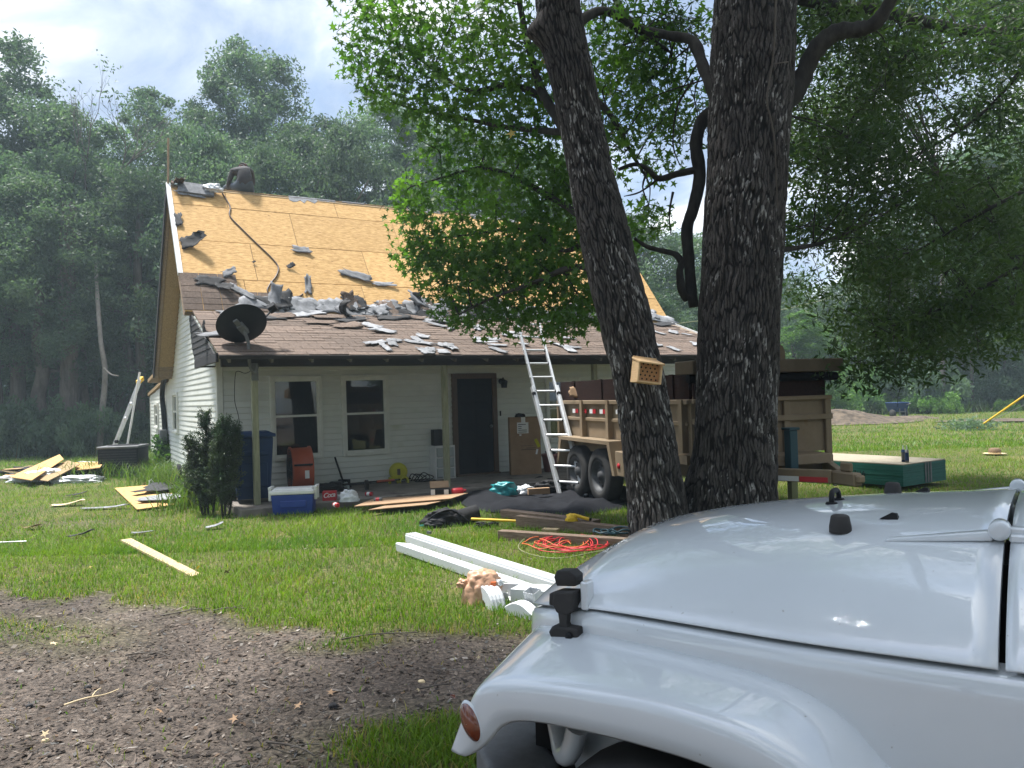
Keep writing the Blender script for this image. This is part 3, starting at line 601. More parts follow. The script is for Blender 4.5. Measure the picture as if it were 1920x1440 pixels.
def bark_mat():
    m = bpy.data.materials.new('bark'); m.use_nodes = True; t = m.node_tree; b = t.nodes['Principled BSDF']; b.inputs['Roughness'].default_value = .95; b.inputs['Specular IOR Level'].default_value = .15
    at = N(t, 'ShaderNodeAttribute', attribute_name='Col'); tcn = N(t, 'ShaderNodeTexCoord'); mp = N(t, 'ShaderNodeMapping'); mp.inputs[3].default_value = (1, 1, .25); t.links.new(tcn.outputs['Object'], mp.inputs[0])
    nz = N(t, 'ShaderNodeTexNoise'); nz.inputs['Scale'].default_value = 60; nz.inputs['Detail'].default_value = 6; nz.inputs['Roughness'].default_value = .7; t.links.new(mp.outputs[0], nz.inputs[0])
    rr = ramp(t, nz.outputs[0], [(.35, (.55, .55, .55)), (.7, (1.5, 1.5, 1.5))]); mm = N(t, 'ShaderNodeMix', data_type='RGBA', blend_type='MULTIPLY'); mm.inputs[0].default_value = 1; t.links.new(at.outputs[0], mm.inputs[6]); t.links.new(rr.outputs[0], mm.inputs[7]); t.links.new(mm.outputs[2], b.inputs[0])
    bu = N(t, 'ShaderNodeBump'); bu.inputs['Strength'].default_value = .8; bu.inputs['Distance'].default_value = .012; t.links.new(nz.outputs[0], bu.inputs['Height']); t.links.new(bu.outputs[0], b.inputs['Normal']); return m
MT['bark'] = bark_mat()
MT['bark_bg'] = mat('forest_bark', (.06, .05, .042), .95, (.13, .115, .10), 7, (1, 1, .2), bump=.5, rnd=.25)
MT['bark_pale'] = mat('pale_bark', (.20, .185, .16), .9, (.32, .30, .27), 6, (1, 1, .5), bump=.4)
MT['bark_gray'] = mat('grey_bark', (.13, .12, .105), .9, (.22, .205, .185), 6, (1, 1, .5), bump=.4)
MT['bark_dark'] = mat('dark_limb_bark', (.018, .016, .014), .95, (.045, .04, .036), 14, (1, 1, .3), bump=.6)
def big_trunk(name, pts, rads, parent, seed, na=300, nv=300, flare=.35, knots=(), cols=((.017, .0155, .015), (.074, .067, .064), (.30, .295, .285)), lich=.66):
    pts = np.array(pts, float); tt = np.r_[np.linspace(0, 11.6, int(nv * .92)), np.linspace(11.6, len(pts) - 1, nv - int(nv * .92) + 1)[1:]]; P = np.stack([np.interp(tt, range(len(pts)), pts[:, i]) for i in range(3)], 1)
    for _ in range(12): P[1:-1] = (P[:-2] + 2 * P[1:-1] + P[2:]) / 4
    rad = np.interp(tt, range(len(rads)), rads); cum = np.r_[0, np.cumsum(np.linalg.norm(np.diff(P, axis=0), axis=1))]
    D = np.gradient(P, axis=0); D /= np.linalg.norm(D, axis=1)[:, None]; X = np.cross(np.array([0, 1., 0]), D); X /= np.linalg.norm(X, axis=1)[:, None]; Y = np.cross(D, X)
    th = np.linspace(0, 2 * np.pi, na, endpoint=False); T, Zc = np.meshgrid(th, cum)
    rmean = float(np.mean(rads)); arc = T * rmean
    # furrowed bark: wobbly vertical ridges broken into plates (sampled on a circle so the seam closes)
    def ring(fa, fz, s, o=3):
        ca, sa = np.cos(T) * rmean * fa, np.sin(T) * rmean * fa; return fbm(ca + Zc * fz * .31 + 50, sa + Zc * fz + 50, s, o)
    wob = (ring(2.2, 2.0, seed) - .5) * .08 + (ring(8, 6, seed + 3) - .5) * .05
    nr = int(2 * math.pi * rmean / .031); gx_ = (T + wob / rmean) / (2 * math.pi) * nr; gy_ = Zc / .25 + (ring(5, 4, seed + 21) - .5) * 1.2; ci = np.floor(gx_); cj = np.floor(gy_); F1 = np.full(T.shape, 9.); F2 = F1.copy(); ID = np.zeros(T.shape)
    for di in (-1, 0, 1):
        for dj in (-1, 0, 1):
            a_ = ci + di; b_ = cj + dj; aw = np.mod(a_, nr); px_ = a_ + hsh(aw, b_, seed + 31) - gx_; py_ = b_ + hsh(aw, b_, seed + 37) - gy_; d_ = np.hypot(px_, py_); nw = d_ < F1; F2 = np.where(nw, F1, np.minimum(F2, d_)); ID = np.where(nw, hsh(aw, b_, seed + 41), ID); F1 = np.minimum(F1, d_)
    plate = ring(22, 7, seed + 5); ridge = sstep(.03, .34, F2 - F1) * (.65 + .35 * ID) * (.75 + .5 * sstep(.3, .6, plate))
    lump = (ring(1.8, 1.2, seed + 7, 3) - .5) * .12 * rmean * 2
    r_ = rad[:, None] + lump * .5 + (ridge - .5) * .019 + (plate - .5) * .014
    fl = np.exp(-Zc / .28); r_ = r_ + fl * flare * (.35 + .65 * np.clip(np.sin(T * 2.5 + seed) * .6 + np.sin(T * 4.2 + 1) * .4 + .3, 0, 1)) * rad[:, None]
    for kz, ka, kr, kh in knots: dth = np.angle(np.exp(1j * (T - ka))); r_ = r_ + kh * np.exp(-((Zc - kz) / kr) ** 2 - (dth * rmean / kr) ** 2)
    V = P[:, None] + r_[..., None] * (np.cos(T)[..., None] * X[:, None] + np.sin(T)[..., None] * Y[:, None])
    c0, c1, c2 = [np.array(c) for c in cols]; sh = sstep(.12, .8, ridge)[..., None]; C = c0 * (1 - sh) + c1 * sh * (.6 + .42 * ID + .4 * ring(9, 3, seed + 11))[..., None]
    li = (sstep(lich, lich + .05, ring(44, 13, seed + 13, 3)) * sstep(.42, .6, ring(3, 2, seed + 19, 2)) * (ridge > .45))[..., None]; C = C * (1 - li) + c2 * li
    idx = np.arange(nv * na).reshape(nv, na); nxt = np.roll(idx, -1, 1)
    Fc = np.c_[idx[:-1].ravel(), nxt[:-1].ravel(), nxt[1:].ravel(), idx[1:].ravel()]
    me = np_mesh(name, V.reshape(-1, 3), Fc, MT['bark'], True, C.reshape(-1, 3)); return link(name, me, parent)
def smooth_path(pts, k=6):
    pts = [Vector(p) for p in pts]; o = []
    for i in range(len(pts) - 1):
        p0 = pts[max(i - 1, 0)]; p1 = pts[i]; p2 = pts[i + 1]; p3 = pts[min(i + 2, len(pts) - 1)]
        for j in range(k):
            t = j / k; o.append(.5 * ((2 * p1) + (p2 - p0) * t + (2 * p0 - 5 * p1 + 4 * p2 - p3) * t * t + (3 * p1 - p0 - 3 * p2 + p3) * t ** 3))
    return o + [pts[-1]]
def limb(m, pts, r0, r1, n=9, k=6, knob=.12):
    p = smooth_path(pts, k); L_ = len(p); m.tube(p, [(r0 + (r1 - r0) * i / (L_ - 1)) * (1 + knob * random.uniform(-1, 1)) for i in range(L_)], n); return p
def Upts(*a): return [U(*p) for p in a]
# --- sweetgum (left leaning trunk)
gum = thing('sweetgum_tree', 'tall leaning tree with star shaped leaves and a wooden box on its trunk', 'tree', U(1240, 1010, 8.3))
gl = gum.location.copy()
def rel(pts, o): return [Vector(p) - o for p in pts]
gpts = [(1241, 1030, 8.3), (1236, 990, 8.3), (1226, 900, 8.32), (1213, 800, 8.34), (1196, 700, 8.36), (1172, 600, 8.38), (1146, 500, 8.4), (1124, 400, 8.42), (1104, 300, 8.44), (1083, 200, 8.46), (1060, 90, 8.48), (1046, 0, 8.5), (1022, -150, 8.5), (990, -330, 8.5), (960, -520, 8.5), (940, -760, 8.4)]
gr = [w_ / 2 / F * 8.4 * .90 for w_ in (132, 122, 112, 108, 105, 106, 104, 98, 91, 87, 88, 88, 82, 74, 62, 45)]
big_trunk('trunk', rel(Upts(*gpts), gl), gr, gum, 3, 330, 520, .22, knots=((5.75, 3.25, .13, .16), (5.2, 5.0, .2, .03)), lich=.63)
GUML = {}
m = MB()
def gl_(nm, r0, r1, *a): GUML[nm] = limb(m, rel(Upts(*a), gl), r0, r1)
gl_('a', .075, .02, (1085, 270, 8.45), (1020, 180, 8.9), (985, 60, 9.2), (960, -80, 9.4))
gl_('b', .06, .012, (1100, 330, 8.45), (1030, 200, 9.0), (960, 160, 9.4), (880, 170, 9.8), (800, 120, 10.0), (720, 60, 10.2))
gl_('c', .045, .010, (1125, 430, 8.45), (1050, 380, 9.2), (960, 330, 9.8), (900, 315, 10.2), (840, 330, 10.5), (770, 350, 10.8))
gl_('d', .045, .010, (1150, 520, 8.45), (1080, 500, 9.0), (1000, 530, 9.6), (920, 560, 10.2), (860, 590, 10.6))
gl_('e', .035, .008, (1125, 430, 8.45), (1060, 470, 9.3), (980, 430, 10.0), (880, 440, 10.6), (790, 450, 11.0))
gl_('f', .04, .008, (1090, 250, 8.46), (960, 240, 9.4), (860, 220, 10.0), (760, 200, 10.4), (690, 160, 10.6))
gl_('g', .07, .015, (1060, 60, 8.5), (1130, 20, 8.9), (1200, 60, 9.3), (1260, 100, 9.6))
gl_('h', .05, .012, (1075, 160, 8.48), (1140, 210, 9.0), (1180, 280, 9.4), (1210, 330, 9.6))
gl_('i', .09, .03, (1020, -160, 8.5), (900, -260, 9.0), (780, -260, 9.5), (690, -120, 9.9)); gl_('j', .09, .03, (1010, -200, 8.5), (1080, -350, 8.2), (1200, -480, 7.6))
m.build('limb', MT['bark_dark'], gum)
gpuff = []   # px, py, depth, radius, leaves
for px, py, d, r_, n_ in [(690, 20, 10, .55, 170), (760, 30, 9.8, .7, 260), (850, 40, 9.6, .8, 330), (940, 40, 9.4, .8, 330), (1000, 90, 9.0, .6, 200), (680, 110, 10.2, .5, 130), (740, 130, 10, .65, 240), (820, 130, 9.8, .75, 300), (900, 140, 9.6, .75, 300), (970, 160, 9.3, .6, 220),
        (700, 175, 10.4, .35, 70), (780, 195, 10.2, .5, 150), (850, 210, 10, .55, 200), (930, 230, 9.8, .6, 220), (1010, 230, 9.2, .55, 180), (810, 275, 10.4, .4, 90), (900, 300, 10.2, .6, 190), (980, 300, 9.8, .7, 260), (1040, 320, 9.2, .5, 150), (860, 345, 10.6, .5, 150), (800, 370, 10.8, .5, 150), (930, 380, 10.3, .65, 240), (1010, 390, 9.7, .65, 240),
        (760, 400, 11, .4, 90), (820, 430, 11, .55, 220), (890, 440, 10.7, .6, 260), (960, 460, 10.3, .65, 280), (1040, 460, 9.6, .6, 220), (1090, 430, 9.0, .4, 100), (775, 470, 11.2, .42, 120), (830, 510, 11, .55, 230), (900, 520, 10.7, .6, 280), (970, 530, 10.3, .62, 280), (1050, 530, 9.7, .6, 240), (1110, 500, 9.0, .4, 90),
        (850, 570, 11, .42, 140), (910, 585, 10.8, .5, 200), (980, 590, 10.4, .45, 160), (1040, 590, 10.0, .42, 130), (1095, 570, 9.3, .4, 110), (760, 345, 10.9, .35, 60), (1000, 440, 10, .6, 200), (1060, 400, 9.4, .5, 170), (1085, 350, 9.2, .5, 150), (1120, 560, 9.6, .45, 120), (1075, 590, 10, .45, 130), (1020, 500, 10, .55, 200), (940, 490, 10.6, .55, 200), (870, 480, 10.9, .5, 200), (800, 470, 11.1, .45, 170), (1215, 400, 9.8, .35, 60), (1190, 440, 9.6, .35, 60), (1245, 300, 10, .35, 60), (1160, 100, 9.4, .6, 150), (1260, 170, 10, .5, 110), (1215, 130, 9.7, .5, 120),
        (1130, 60, 9.2, .6, 150), (1190, 40, 9.6, .6, 150), (1240, 120, 9.8, .55, 130), (1150, 160, 9.2, .5, 120), (1200, 210, 9.5, .5, 110), (1170, 290, 9.5, .45, 80), (1250, 220, 9.9, .4, 70), (1120, 250, 8.9, .4, 70), (1270, 40, 9.9, .5, 110)]:
    gpuff.append((U(px, py, d), r_, n_))
for i in range(24):   # the crown above the picture
    while True:
        p = Vector((random.uniform(-1.2, 4), random.uniform(5.5, 11.5), random.uniform(6.2, 11)))
        if pix(p)[1] < -30 - .9 * F / p[1]: break
    gpuff.append((p, .8, 200))
for i in range(34):   # unseen far side, leaf puffs added to shade the trailer
    while True:
        p = Vector((random.uniform(-1.5, 2.4), random.uniform(8.5, 14), random.uniform(8.6, 12)))
        if pix(p)[1] < -30 - 1.0 * F / p[1]: break
    gpuff.append((p, 1.0, 260))
def twigs(m, src, puffs, o, r0=.012):
    for c, r_, n_ in puffs:
        hid = c[1] < .3 or pix(c)[1] < -60
        c = Vector(c) - o; s = min(src, key=lambda q: (q - c).length + (.6 if q[2] > c[2] + .4 else 0))
        if hid and ((s + o)[1] < .3 or pix((s + o) * .5 + (c + o) * .5)[1] > -20 or pix(s + o)[1] > -20): continue
        mid = (s + c) / 2 + Vector((random.uniform(-.12, .12), random.uniform(-.12, .12), .10)); p = smooth_path([s, mid, c], 4); m.tube(p, [r0 * (1 - .6 * i / (len(p) - 1)) for i in range(len(p))], 5, cap=False)
        for _ in range(0 if hid else 4):
            e = c + Vector([random.gauss(0, r_ * .5) for _ in range(3)]); q = smooth_path([mid * .35 + c * .65, (mid + e * 3) / 4 + Vector((0, 0, .03)), e], 3); m.tube(q, [r0 * .5, r0 * .45, r0 * .4, r0 * .35, r0 * .3, r0 * .25, r0 * .2][:len(q)], 4, cap=False)
src = [q for l_ in GUML.values() for q in l_]
m = MB(); twigs(m, src, gpuff, gl); tag(m.build('twigs', MT['bark_dark'], gum), kind='stuff')
r = np.random.RandomState(5); P = []
for c, r_, n_ in gpuff:
    nn = int(n_ * 1.35); d = r.randn(nn, 3); d /= np.linalg.norm(d, axis=1)[:, None]; q = np.array(c) + d * (r_ * r.rand(nn, 1) ** .5) * np.array([1, 1, .75]); q[:, 2] -= .12 * r.rand(nn); P.append(q)
P = np.concatenate(P) - np.array(gl)
ax = np.array([pix(p + np.array(gl)) for p in P]); inv = (ax[:, 0] > 600) & (ax[:, 0] < 1350) & (ax[:, 1] > 0) & (ax[:, 1] < 640)
order = np.argsort(np.where(inv, ax[:, 2], 99)); near_i = order[:300]; rest = order[300:]
V, Fc = star_leaves(P[rest], .072, r); tag(link('crown', np_mesh('crown', V, Fc, MT['star']), gum), kind='stuff')
protoL = []
for q in range(6): V, Fc = star_leaves(np.zeros((1, 3)), .085, np.random.RandomState(90 + q)); protoL.append(np_mesh('leaf', V, Fc, MT['star_y'] if q == 5 else MT['star']))
for i in near_i: link('leaf', protoL[int(random.random() * 5.15)], gum, tuple(P[i]), (random.uniform(-.6, .6), random.uniform(-.6, .6), random.uniform(0, 6.28)))
# --- oak (upright trunk)
oak = thing('oak_tree', 'thick upright dark oak trunk with small leaves and a creeper up its bark', 'tree', U(1375, 1000, 8.5)); ol = oak.location.copy()
opts = [(1378, 1030, 8.5), (1377, 980, 8.5), (1377, 900, 8.5), (1378, 800, 8.5), (1382, 700, 8.5), (1386, 600, 8.5), (1391, 500, 8.5), (1395, 400, 8.5), (1401, 300, 8.5), (1407, 200, 8.5), (1411, 100, 8.5), (1414, 0, 8.5), (1420, -160, 8.5), (1425, -330, 8.4), (1430, -520, 8.3), (1440, -760, 8.2)]
orr = [w_ / 2 / F * 8.5 * .92 for w_ in (172, 168, 162, 160, 160, 160, 160, 160, 160, 160, 160, 158, 140, 120, 95, 70)]
big_trunk('trunk', rel(Upts(*opts), ol), orr, oak, 8, 420, 520, .30, knots=((4.95, .75, .15, .07), (.55, 2.6, .35, .10)), lich=.645)
OAKL = {}
m = MB()
def ol_(nm, r0, r1, *a): OAKL[nm] = limb(m, rel(Upts(*a), ol), r0, r1, 10)
ol_('a', .115, .055, (1450, 215, 8.5), (1495, 165, 8.5), (1525, 100, 8.4), (1565, 62, 8.3), (1610, 55, 8.2), (1640, 44, 8.1), (1665, 10, 8.0), (1700, -60, 7.8))
ol_('b', .085, .05, (1455, -20, 8.5), (1560, 10, 8.8), (1650, 22, 9.0), (1740, 42, 9.2), (1830, 60, 9.4), (1960, 52, 9.5), (2150, 20, 9.6))
ol_('c', .07, .035, (1345, 190, 8.5), (1320, 130, 8.7), (1300, 78, 8.9), (1250, 66, 9.1), (1190, 48, 9.3), (1150, -10, 9.5), (1120, -90, 9.6))
ol_('d', .05, .03, (1340, 170, 8.7), (1315, 120, 8.8), (1296, 85, 8.9))
ol_('e', .03, .01, (1460, 470, 8.5), (1560, 450, 9.4), (1660, 400, 10.2), (1760, 330, 11)); ol_('f', .03, .01, (1740, 42, 9.2), (1680, 130, 9.6), (1600, 220, 10), (1540, 300, 10.3))
ol_('g', .035, .012, (1960, 60, 9.5), (1900, 150, 9.8), (1820, 230, 10), (1700, 300, 10.4)); ol_('h', .04, .012, (2100, 200, 9.2), (1960, 330, 9.3), (1840, 400, 9.6), (1720, 470, 10)); ol_('k', .035, .010, (2080, 330, 8.8), (1950, 470, 8.9), (1840, 540, 9.1), (1740, 590, 9.4), (1640, 620, 9.6))
ol_('l', .09, .04, (1420, -200, 8.5), (1250, -330, 7.5), (1000, -420, 6.3)); ol_('m', .10, .04, (1425, -250, 8.4), (1550, -500, 7.0), (1650, -900, 5.0)); ol_('n', .09, .04, (1425, -330, 8.4), (1300, -700, 6.4), (1100, -1200, 4.6))
m.build('limb', MT['bark_dark'], oak)
m = MB()   # dead hanging limb with its forked foot
hp = [U(1345, 205, 8.75), U(1318, 225, 8.85), U(1305, 270, 8.9), U(1312, 330, 8.9), U(1300, 390, 8.9), U(1288, 430, 8.9), U(1292, 490, 8.9), U(1296, 540, 8.9), U(1301, 576, 8.9)]
limb(m, rel(hp, ol), .078, .058, 12, 5, .06); limb(m, rel(Upts((1290, 480, 8.9), (1275, 505, 8.9), (1279, 545, 8.85), (1290, 562, 8.85)), ol), .042, .05, 10, 5)
limb(m, rel(Upts((1282, 500, 8.9), (1268, 478, 8.95), (1240, 470, 9), (1212, 462, 9.1), (1190, 447, 9.15)), ol), .042, .02, 8, 4); limb(m, rel(Upts((1308, 318, 8.9), (1270, 326, 9), (1235, 335, 9.1), (1215, 318, 9.2), (1190, 308, 9.3), (1160, 318, 9.4)), ol), .045, .02, 8, 4)
for a in (((1235, 335, 9.1), (1200, 360, 9.2), (1170, 368, 9.3)), ((1300, 150, 8.9), (1270, 200, 9), (1262, 270, 9), (1275, 310, 9)), ((1262, 360, 9), (1255, 400, 9), (1258, 440, 9)), ((1215, 318, 9.2), (1205, 350, 9.3), (1215, 380, 9.3))): limb(m, rel(Upts(*a), ol), .016, .006, 5, 4)
m.build('dead_limb', MT['bark_dark'], oak)
opuff = []
rr_ = random.Random(4)
def add_op(px, py, d, r_, n_): opuff.append((U(px, py, d), r_, n_))
for i in range(215):
    px = rr_.uniform(1470, 1990); py = rr_.uniform(-30, 700)
    lim = 560 + (px - 1480) * .42 if px < 1750 else 690 - (px - 1750) * .25
    hole = ((px - 1540) / 75) ** 2 + ((py - 560) / 150) ** 2 < 1 or ((px - 1530) / 40) ** 2 + ((py - 130) / 70) ** 2 < 1 or ((px - 1700) / 60) ** 2 + ((py - 430) / 40) ** 2 < 1
    if py > lim or (hole and rr_.random() < .9): continue
    add_op(px, py, rr_.uniform(8.5, 14), rr_.uniform(.5, .85), 360)
for px, py, d in ((1560, 40, 8.6), (1620, 90, 8.8), (1700, 60, 8.5), (1780, 100, 8.8), (1880, 90, 8.6), (1600, 190, 9.3), (1690, 160, 9), (1540, 270, 9.8), (1620, 300, 9.6), (1500, 330, 10), (1520, 420, 10.4), (1580, 420, 10), (1640, 640, 9.5), (1740, 600, 9.2), (1840, 560, 9), (1910, 480, 8.8), (1600, 700, 9.8), (1680, 690, 9.8), (1500, 220, 9.4)): add_op(px, py, d, .6, 300)
for i in range(26):
    add_op(rr_.uniform(1110, 1330), rr_.uniform(-20, 300), rr_.uniform(9.5, 12), .45, 90)
for i in range(290):   # unseen crown above the picture, its dense part placed to shade the car
    while True:
        p = Vector((rr_.uniform(-3.2, .1), rr_.uniform(1.2, 6.5), rr_.uniform(5.2, 9))) if i < 210 else Vector((rr_.uniform(-2, 9.5), rr_.uniform(-4, 11), rr_.uniform(5.4, 9.5)))
        if i >= 210 and p[0] > -.3 and -1.5 < p[1] < 5: continue
        if p[1] < -1.3 or (p[1] > .5 and pix(p)[1] < -40 - 1.2 * F / p[1]): break
    opuff.append((p, .72 if i < 210 else 1.05, 400 if i < 210 else 260))
src = [q for l_ in OAKL.values() for q in l_]; m = MB(); twigs(m, src, opuff, ol, .011); tag(m.build('twigs', MT['bark_dark'], oak), kind='stuff')
r = np.random.RandomState(6); P = []
for c, r_, n_ in opuff:
    d = r.randn(n_, 3); d /= np.linalg.norm(d, axis=1)[:, None]; q = np.array(c) + d * (r_ * r.rand(n_, 1) ** .45) * np.array([1, 1, .6]); P.append(q)
P = np.concatenate(P) - np.array(ol); V, Fc = oval_leaves(P, .052, .017, r, .5); tag(link('crown', np_mesh('crown', V, Fc, MT['oakleaf']), oak), kind='stuff')
m = MB(); vp = [(1460, 170, 8.04), (1452, 130, 8.04), (1449, 60, 8.03), (1455, 0, 8.03)]
path = smooth_path(Upts((1455, 0, 8.06), (1452, 70, 8.06), (1449, 110, 8.06), (1443, 150, 8.04), (1438, 190, 8.03), (1446, 225, 8.03), (1452, 262, 8.05), (1455, 320, 8.07), (1458, 390, 8.1)), 5)
m.tube(rel(path, ol), [.012 * (1 - .5 * i / len(path)) for i in range(len(path))], 6); m.tube(rel(smooth_path(Upts((1448, 121, 8.05), (1462, 118, 8.06), (1478, 116, 8.1)), 4), ol), .006, 5); m.build('creeper', MT['bark_bg'], oak)

# --- forest behind
def crown_proto(seed, Hc, Rc, ncl, nl, ls, kind=0):
    r = np.random.RandomState(seed); t = r.rand(ncl) ** .85; z = t * Hc
    prof = np.sin(np.pi * np.clip(.12 + .86 * t, 0, 1)) ** .7 if kind == 0 else (1 - t) ** .6 + .12
    rad = Rc * prof * r.rand(ncl) ** .5; a = r.rand(ncl) * 6.283; C = np.c_[rad * np.cos(a), rad * np.sin(a), z]
    sz = (.4 + .8 * r.rand(ncl)) * Rc * .27; P = C[r.randint(0, ncl, nl)]; ii = r.randint(0, ncl, nl); d = r.randn(nl, 3); d /= np.linalg.norm(d, axis=1)[:, None]
    P = C[ii] + d * (sz[ii] * r.rand(nl) ** .5)[:, None] * np.array([1, 1, .7]); return oval_leaves(P, ls, ls * .42, r, .4)
CROWN = {}
for nm, a in {'tall': (1, 11, 3.2, 130, 30000, .085), 'tall2': (2, 12, 2.7, 120, 28000, .085), 'wide': (3, 9, 3.8, 150, 34000, .085), 'low': (5, 7.5, 3.4, 130, 28000, .085), 'cone': (6, 9, 2.0, 120, 20000, .08, 1)}.items():
    V, Fc = crown_proto(*a); CROWN[nm] = [np_mesh('crown', V, Fc, MT['bgleaf']), np_mesh('crown', V, Fc, MT['bgleaf_b']), a[1]]
TRK = []
for q in range(4):
    rq = random.Random(40 + q); m = MB(); pts = [Vector((0, 0, -.2))]
    for i in range(8): pts.append(pts[-1] + Vector((rq.uniform(-.16, .16), rq.uniform(-.16, .16), 1.55)))
    p = smooth_path(pts, 3); m.tube(p, [.22 * (1 - .8 * i / len(p)) for i in range(len(p))], 9)
    for i in range(9):
        b0 = pts[rq.randint(3, 7)]; a = rq.uniform(0, 6.28); e = b0 + Vector((math.cos(a) * 1.8, math.sin(a) * 1.8, rq.uniform(.8, 1.8))); mid = (b0 + e) / 2 + Vector((0, 0, -.25)); m.tube(smooth_path([b0, mid, e], 3), [.07, .06, .05, .04, .035, .03, .02], 5)
    me_o = m.build('trunk', MT['bark_bg']); TRK.append(me_o.data); bpy.data.objects.remove(me_o)
def tree(px, d, Htop, crown, base_f=.3, rw=1.0, label='', group='trees of the wood behind the house', bright=0, tk=1.0, trunk_mat=None, name='tree', yb=None):
    """Htop: height of the top in metres, crown starts at base_f of it"""
    c = U(px, 740, d); x, y = c[0], c[1]; o = thing(name, label, 'tree', (x, y, float(gz(x, y))), random.uniform(0, 6.28), group)
    me0, me1, hc = CROWN[crown]; k = Htop * (1 - base_f) / hc; cr_ = link('crown', me1 if bright else me0, o, (0, 0, Htop * base_f)); cr_.scale = (rw, rw, k); cr_.rotation_euler.z = random.uniform(0, 6.28)
    tr_ = link('trunk', random.choice(TRK), o); tr_.scale = (tk, tk, Htop * .82 / 12.3); return o
LF = 'trees of the wood left of the house'; RF = 'trees of the wood beyond the right lawn'; BF = 'trees behind the house roof'
LL = ['tall tree leaning in at the left picture edge', 'tallest dense tree of the left wood, its top near the sky edge', 'rounded tree just left of the half bare treetop', 'tree crown below the half bare treetop', 'dark tree top just left of the ridge stick', 'low leafy crown at the far left above the brush', 'spreading mid green crown above the slim pale trunk', 'low crown close behind the stripped gable', 'small crown hanging over the slim pale trunk', 'wide tree outside the left edge of the wood', 'deep shaded tree filling the left of the wood', 'deep shaded tree behind the thick dark trunk', 'deep shaded tree behind the slim pale trunk', 'deep shaded tree behind the gable ladder']; BL = ['tall tree just right of the ridge stick', 'slender tree between the ridge stick and the roofer', 'tall narrow tree left above the roofer', 'tallest broad tree above and right of the roofer', 'second tall tree right of the broad one over the roofer', 'low dense tree right behind the roofer', 'dense tree behind the ridge right of the roofer', 'tree with a ragged top right of the tall pair', 'tree right above the grey ridge scraps', 'low tree behind the ridge scraps, near the sweetgum leaves', 'tall hazy tree behind the outermost sweetgum leaves', 'hazy tall tree hidden behind the upper sweetgum leaves', 'round tree hidden behind the middle sweetgum leaves', 'tall tree behind the leaning trunk leaves', 'wide tree behind the leaning trunk', 'low tree seen right of the leaning trunk', 'low tree between the two trunks', 'wide tree behind the dead hanging limb', 'small tree at the right roof end']; RL = ['wide tree hidden behind the upright oak trunk', 'low tree just right of the oak trunk', 'small bright tree above the trailer box', 'low tree right of the young layered tree', 'wide tree above the pale straight trunk', 'tall tree over the mulch heap', 'tall tree over the blue cart', 'tall tree above the slim grey trunk', 'wide tree above the yellow guy wire', 'tall tree at the right picture edge', 'wide tree beyond the right picture edge', 'low tree behind the blue cart', 'low tree behind the slim grey trunk', 'low tree behind the small yellow green bush', 'low tree by the yellow guy wire', 'deep shaded tree far behind the blue cart', 'deep shaded tree far behind the guy wire', 'deep shaded tree far behind the mulch heap']
def zt(px, py, d): return float(U(px, py, d)[2])
for px, py, d, cr_, bf, rw, br in [(-60, 120, 31, 'tall', .25, 1.1, 0), (30, 75, 33, 'tall2', .3, 1.25, 0), (100, 190, 31, 'wide', .25, .95, 0), (150, 265, 34, 'tall', .25, 1.1, 0), (215, 235, 32, 'tall2', .2, .95, 0), (-20, 300, 28.5, 'low', .30, 1.0, 0), (75, 330, 28, 'wide', .32, .8, 0), (255, 330, 30, 'low', .22, .9, 0), (155, 400, 29.5, 'low', .30, .7, 0), (-110, 250, 29, 'wide', .2, 1.1, 0), (20, 420, 36, 'wide', .1, 1.2, 0), (110, 380, 38, 'wide', .08, 1.2, 0), (190, 400, 37, 'wide', .08, 1.2, 0), (265, 420, 38, 'wide', .08, 1.2, 0)]:
    tree(px, d, zt(px, py, d), cr_, bf, rw, LL.pop(0), LF, br, tk=random.uniform(.9, 1.5))
for px, py, d, cr_, bf, rw in [(300, 165, 36, 'tall2', .25, .95), (350, 235, 33, 'tall', .2, .9), (408, 150, 36, 'tall2', .25, .9), (470, 85, 37, 'tall', .25, 1.15), (530, 110, 38, 'tall2', .25, 1.1), (420, 260, 31, 'low', .2, .9), (500, 270, 32, 'wide', .2, .8), (575, 240, 34, 'tall', .2, .95), (620, 225, 36, 'tall2', .2, 1.0), (665, 240, 33, 'low', .2, .9), (730, 190, 36, 'tall', .2, 1.1), (800, 210, 37, 'tall2', .2, 1.1), (870, 235, 34, 'wide', .2, .9), (950, 260, 36, 'tall', .2, 1.0), (1040, 280, 35, 'wide', .2, 1.0), (1120, 410, 34, 'low', .1, 1.0), (1200, 400, 36, 'wide', .1, 1.1), (1270, 440, 38, 'wide', .1, 1.1), (1230, 560, 31, 'low', .02, .6)]:
    tree(px, d, zt(px, py, d), cr_, bf, rw, BL.pop(0), BF, 0, tk=1.2)
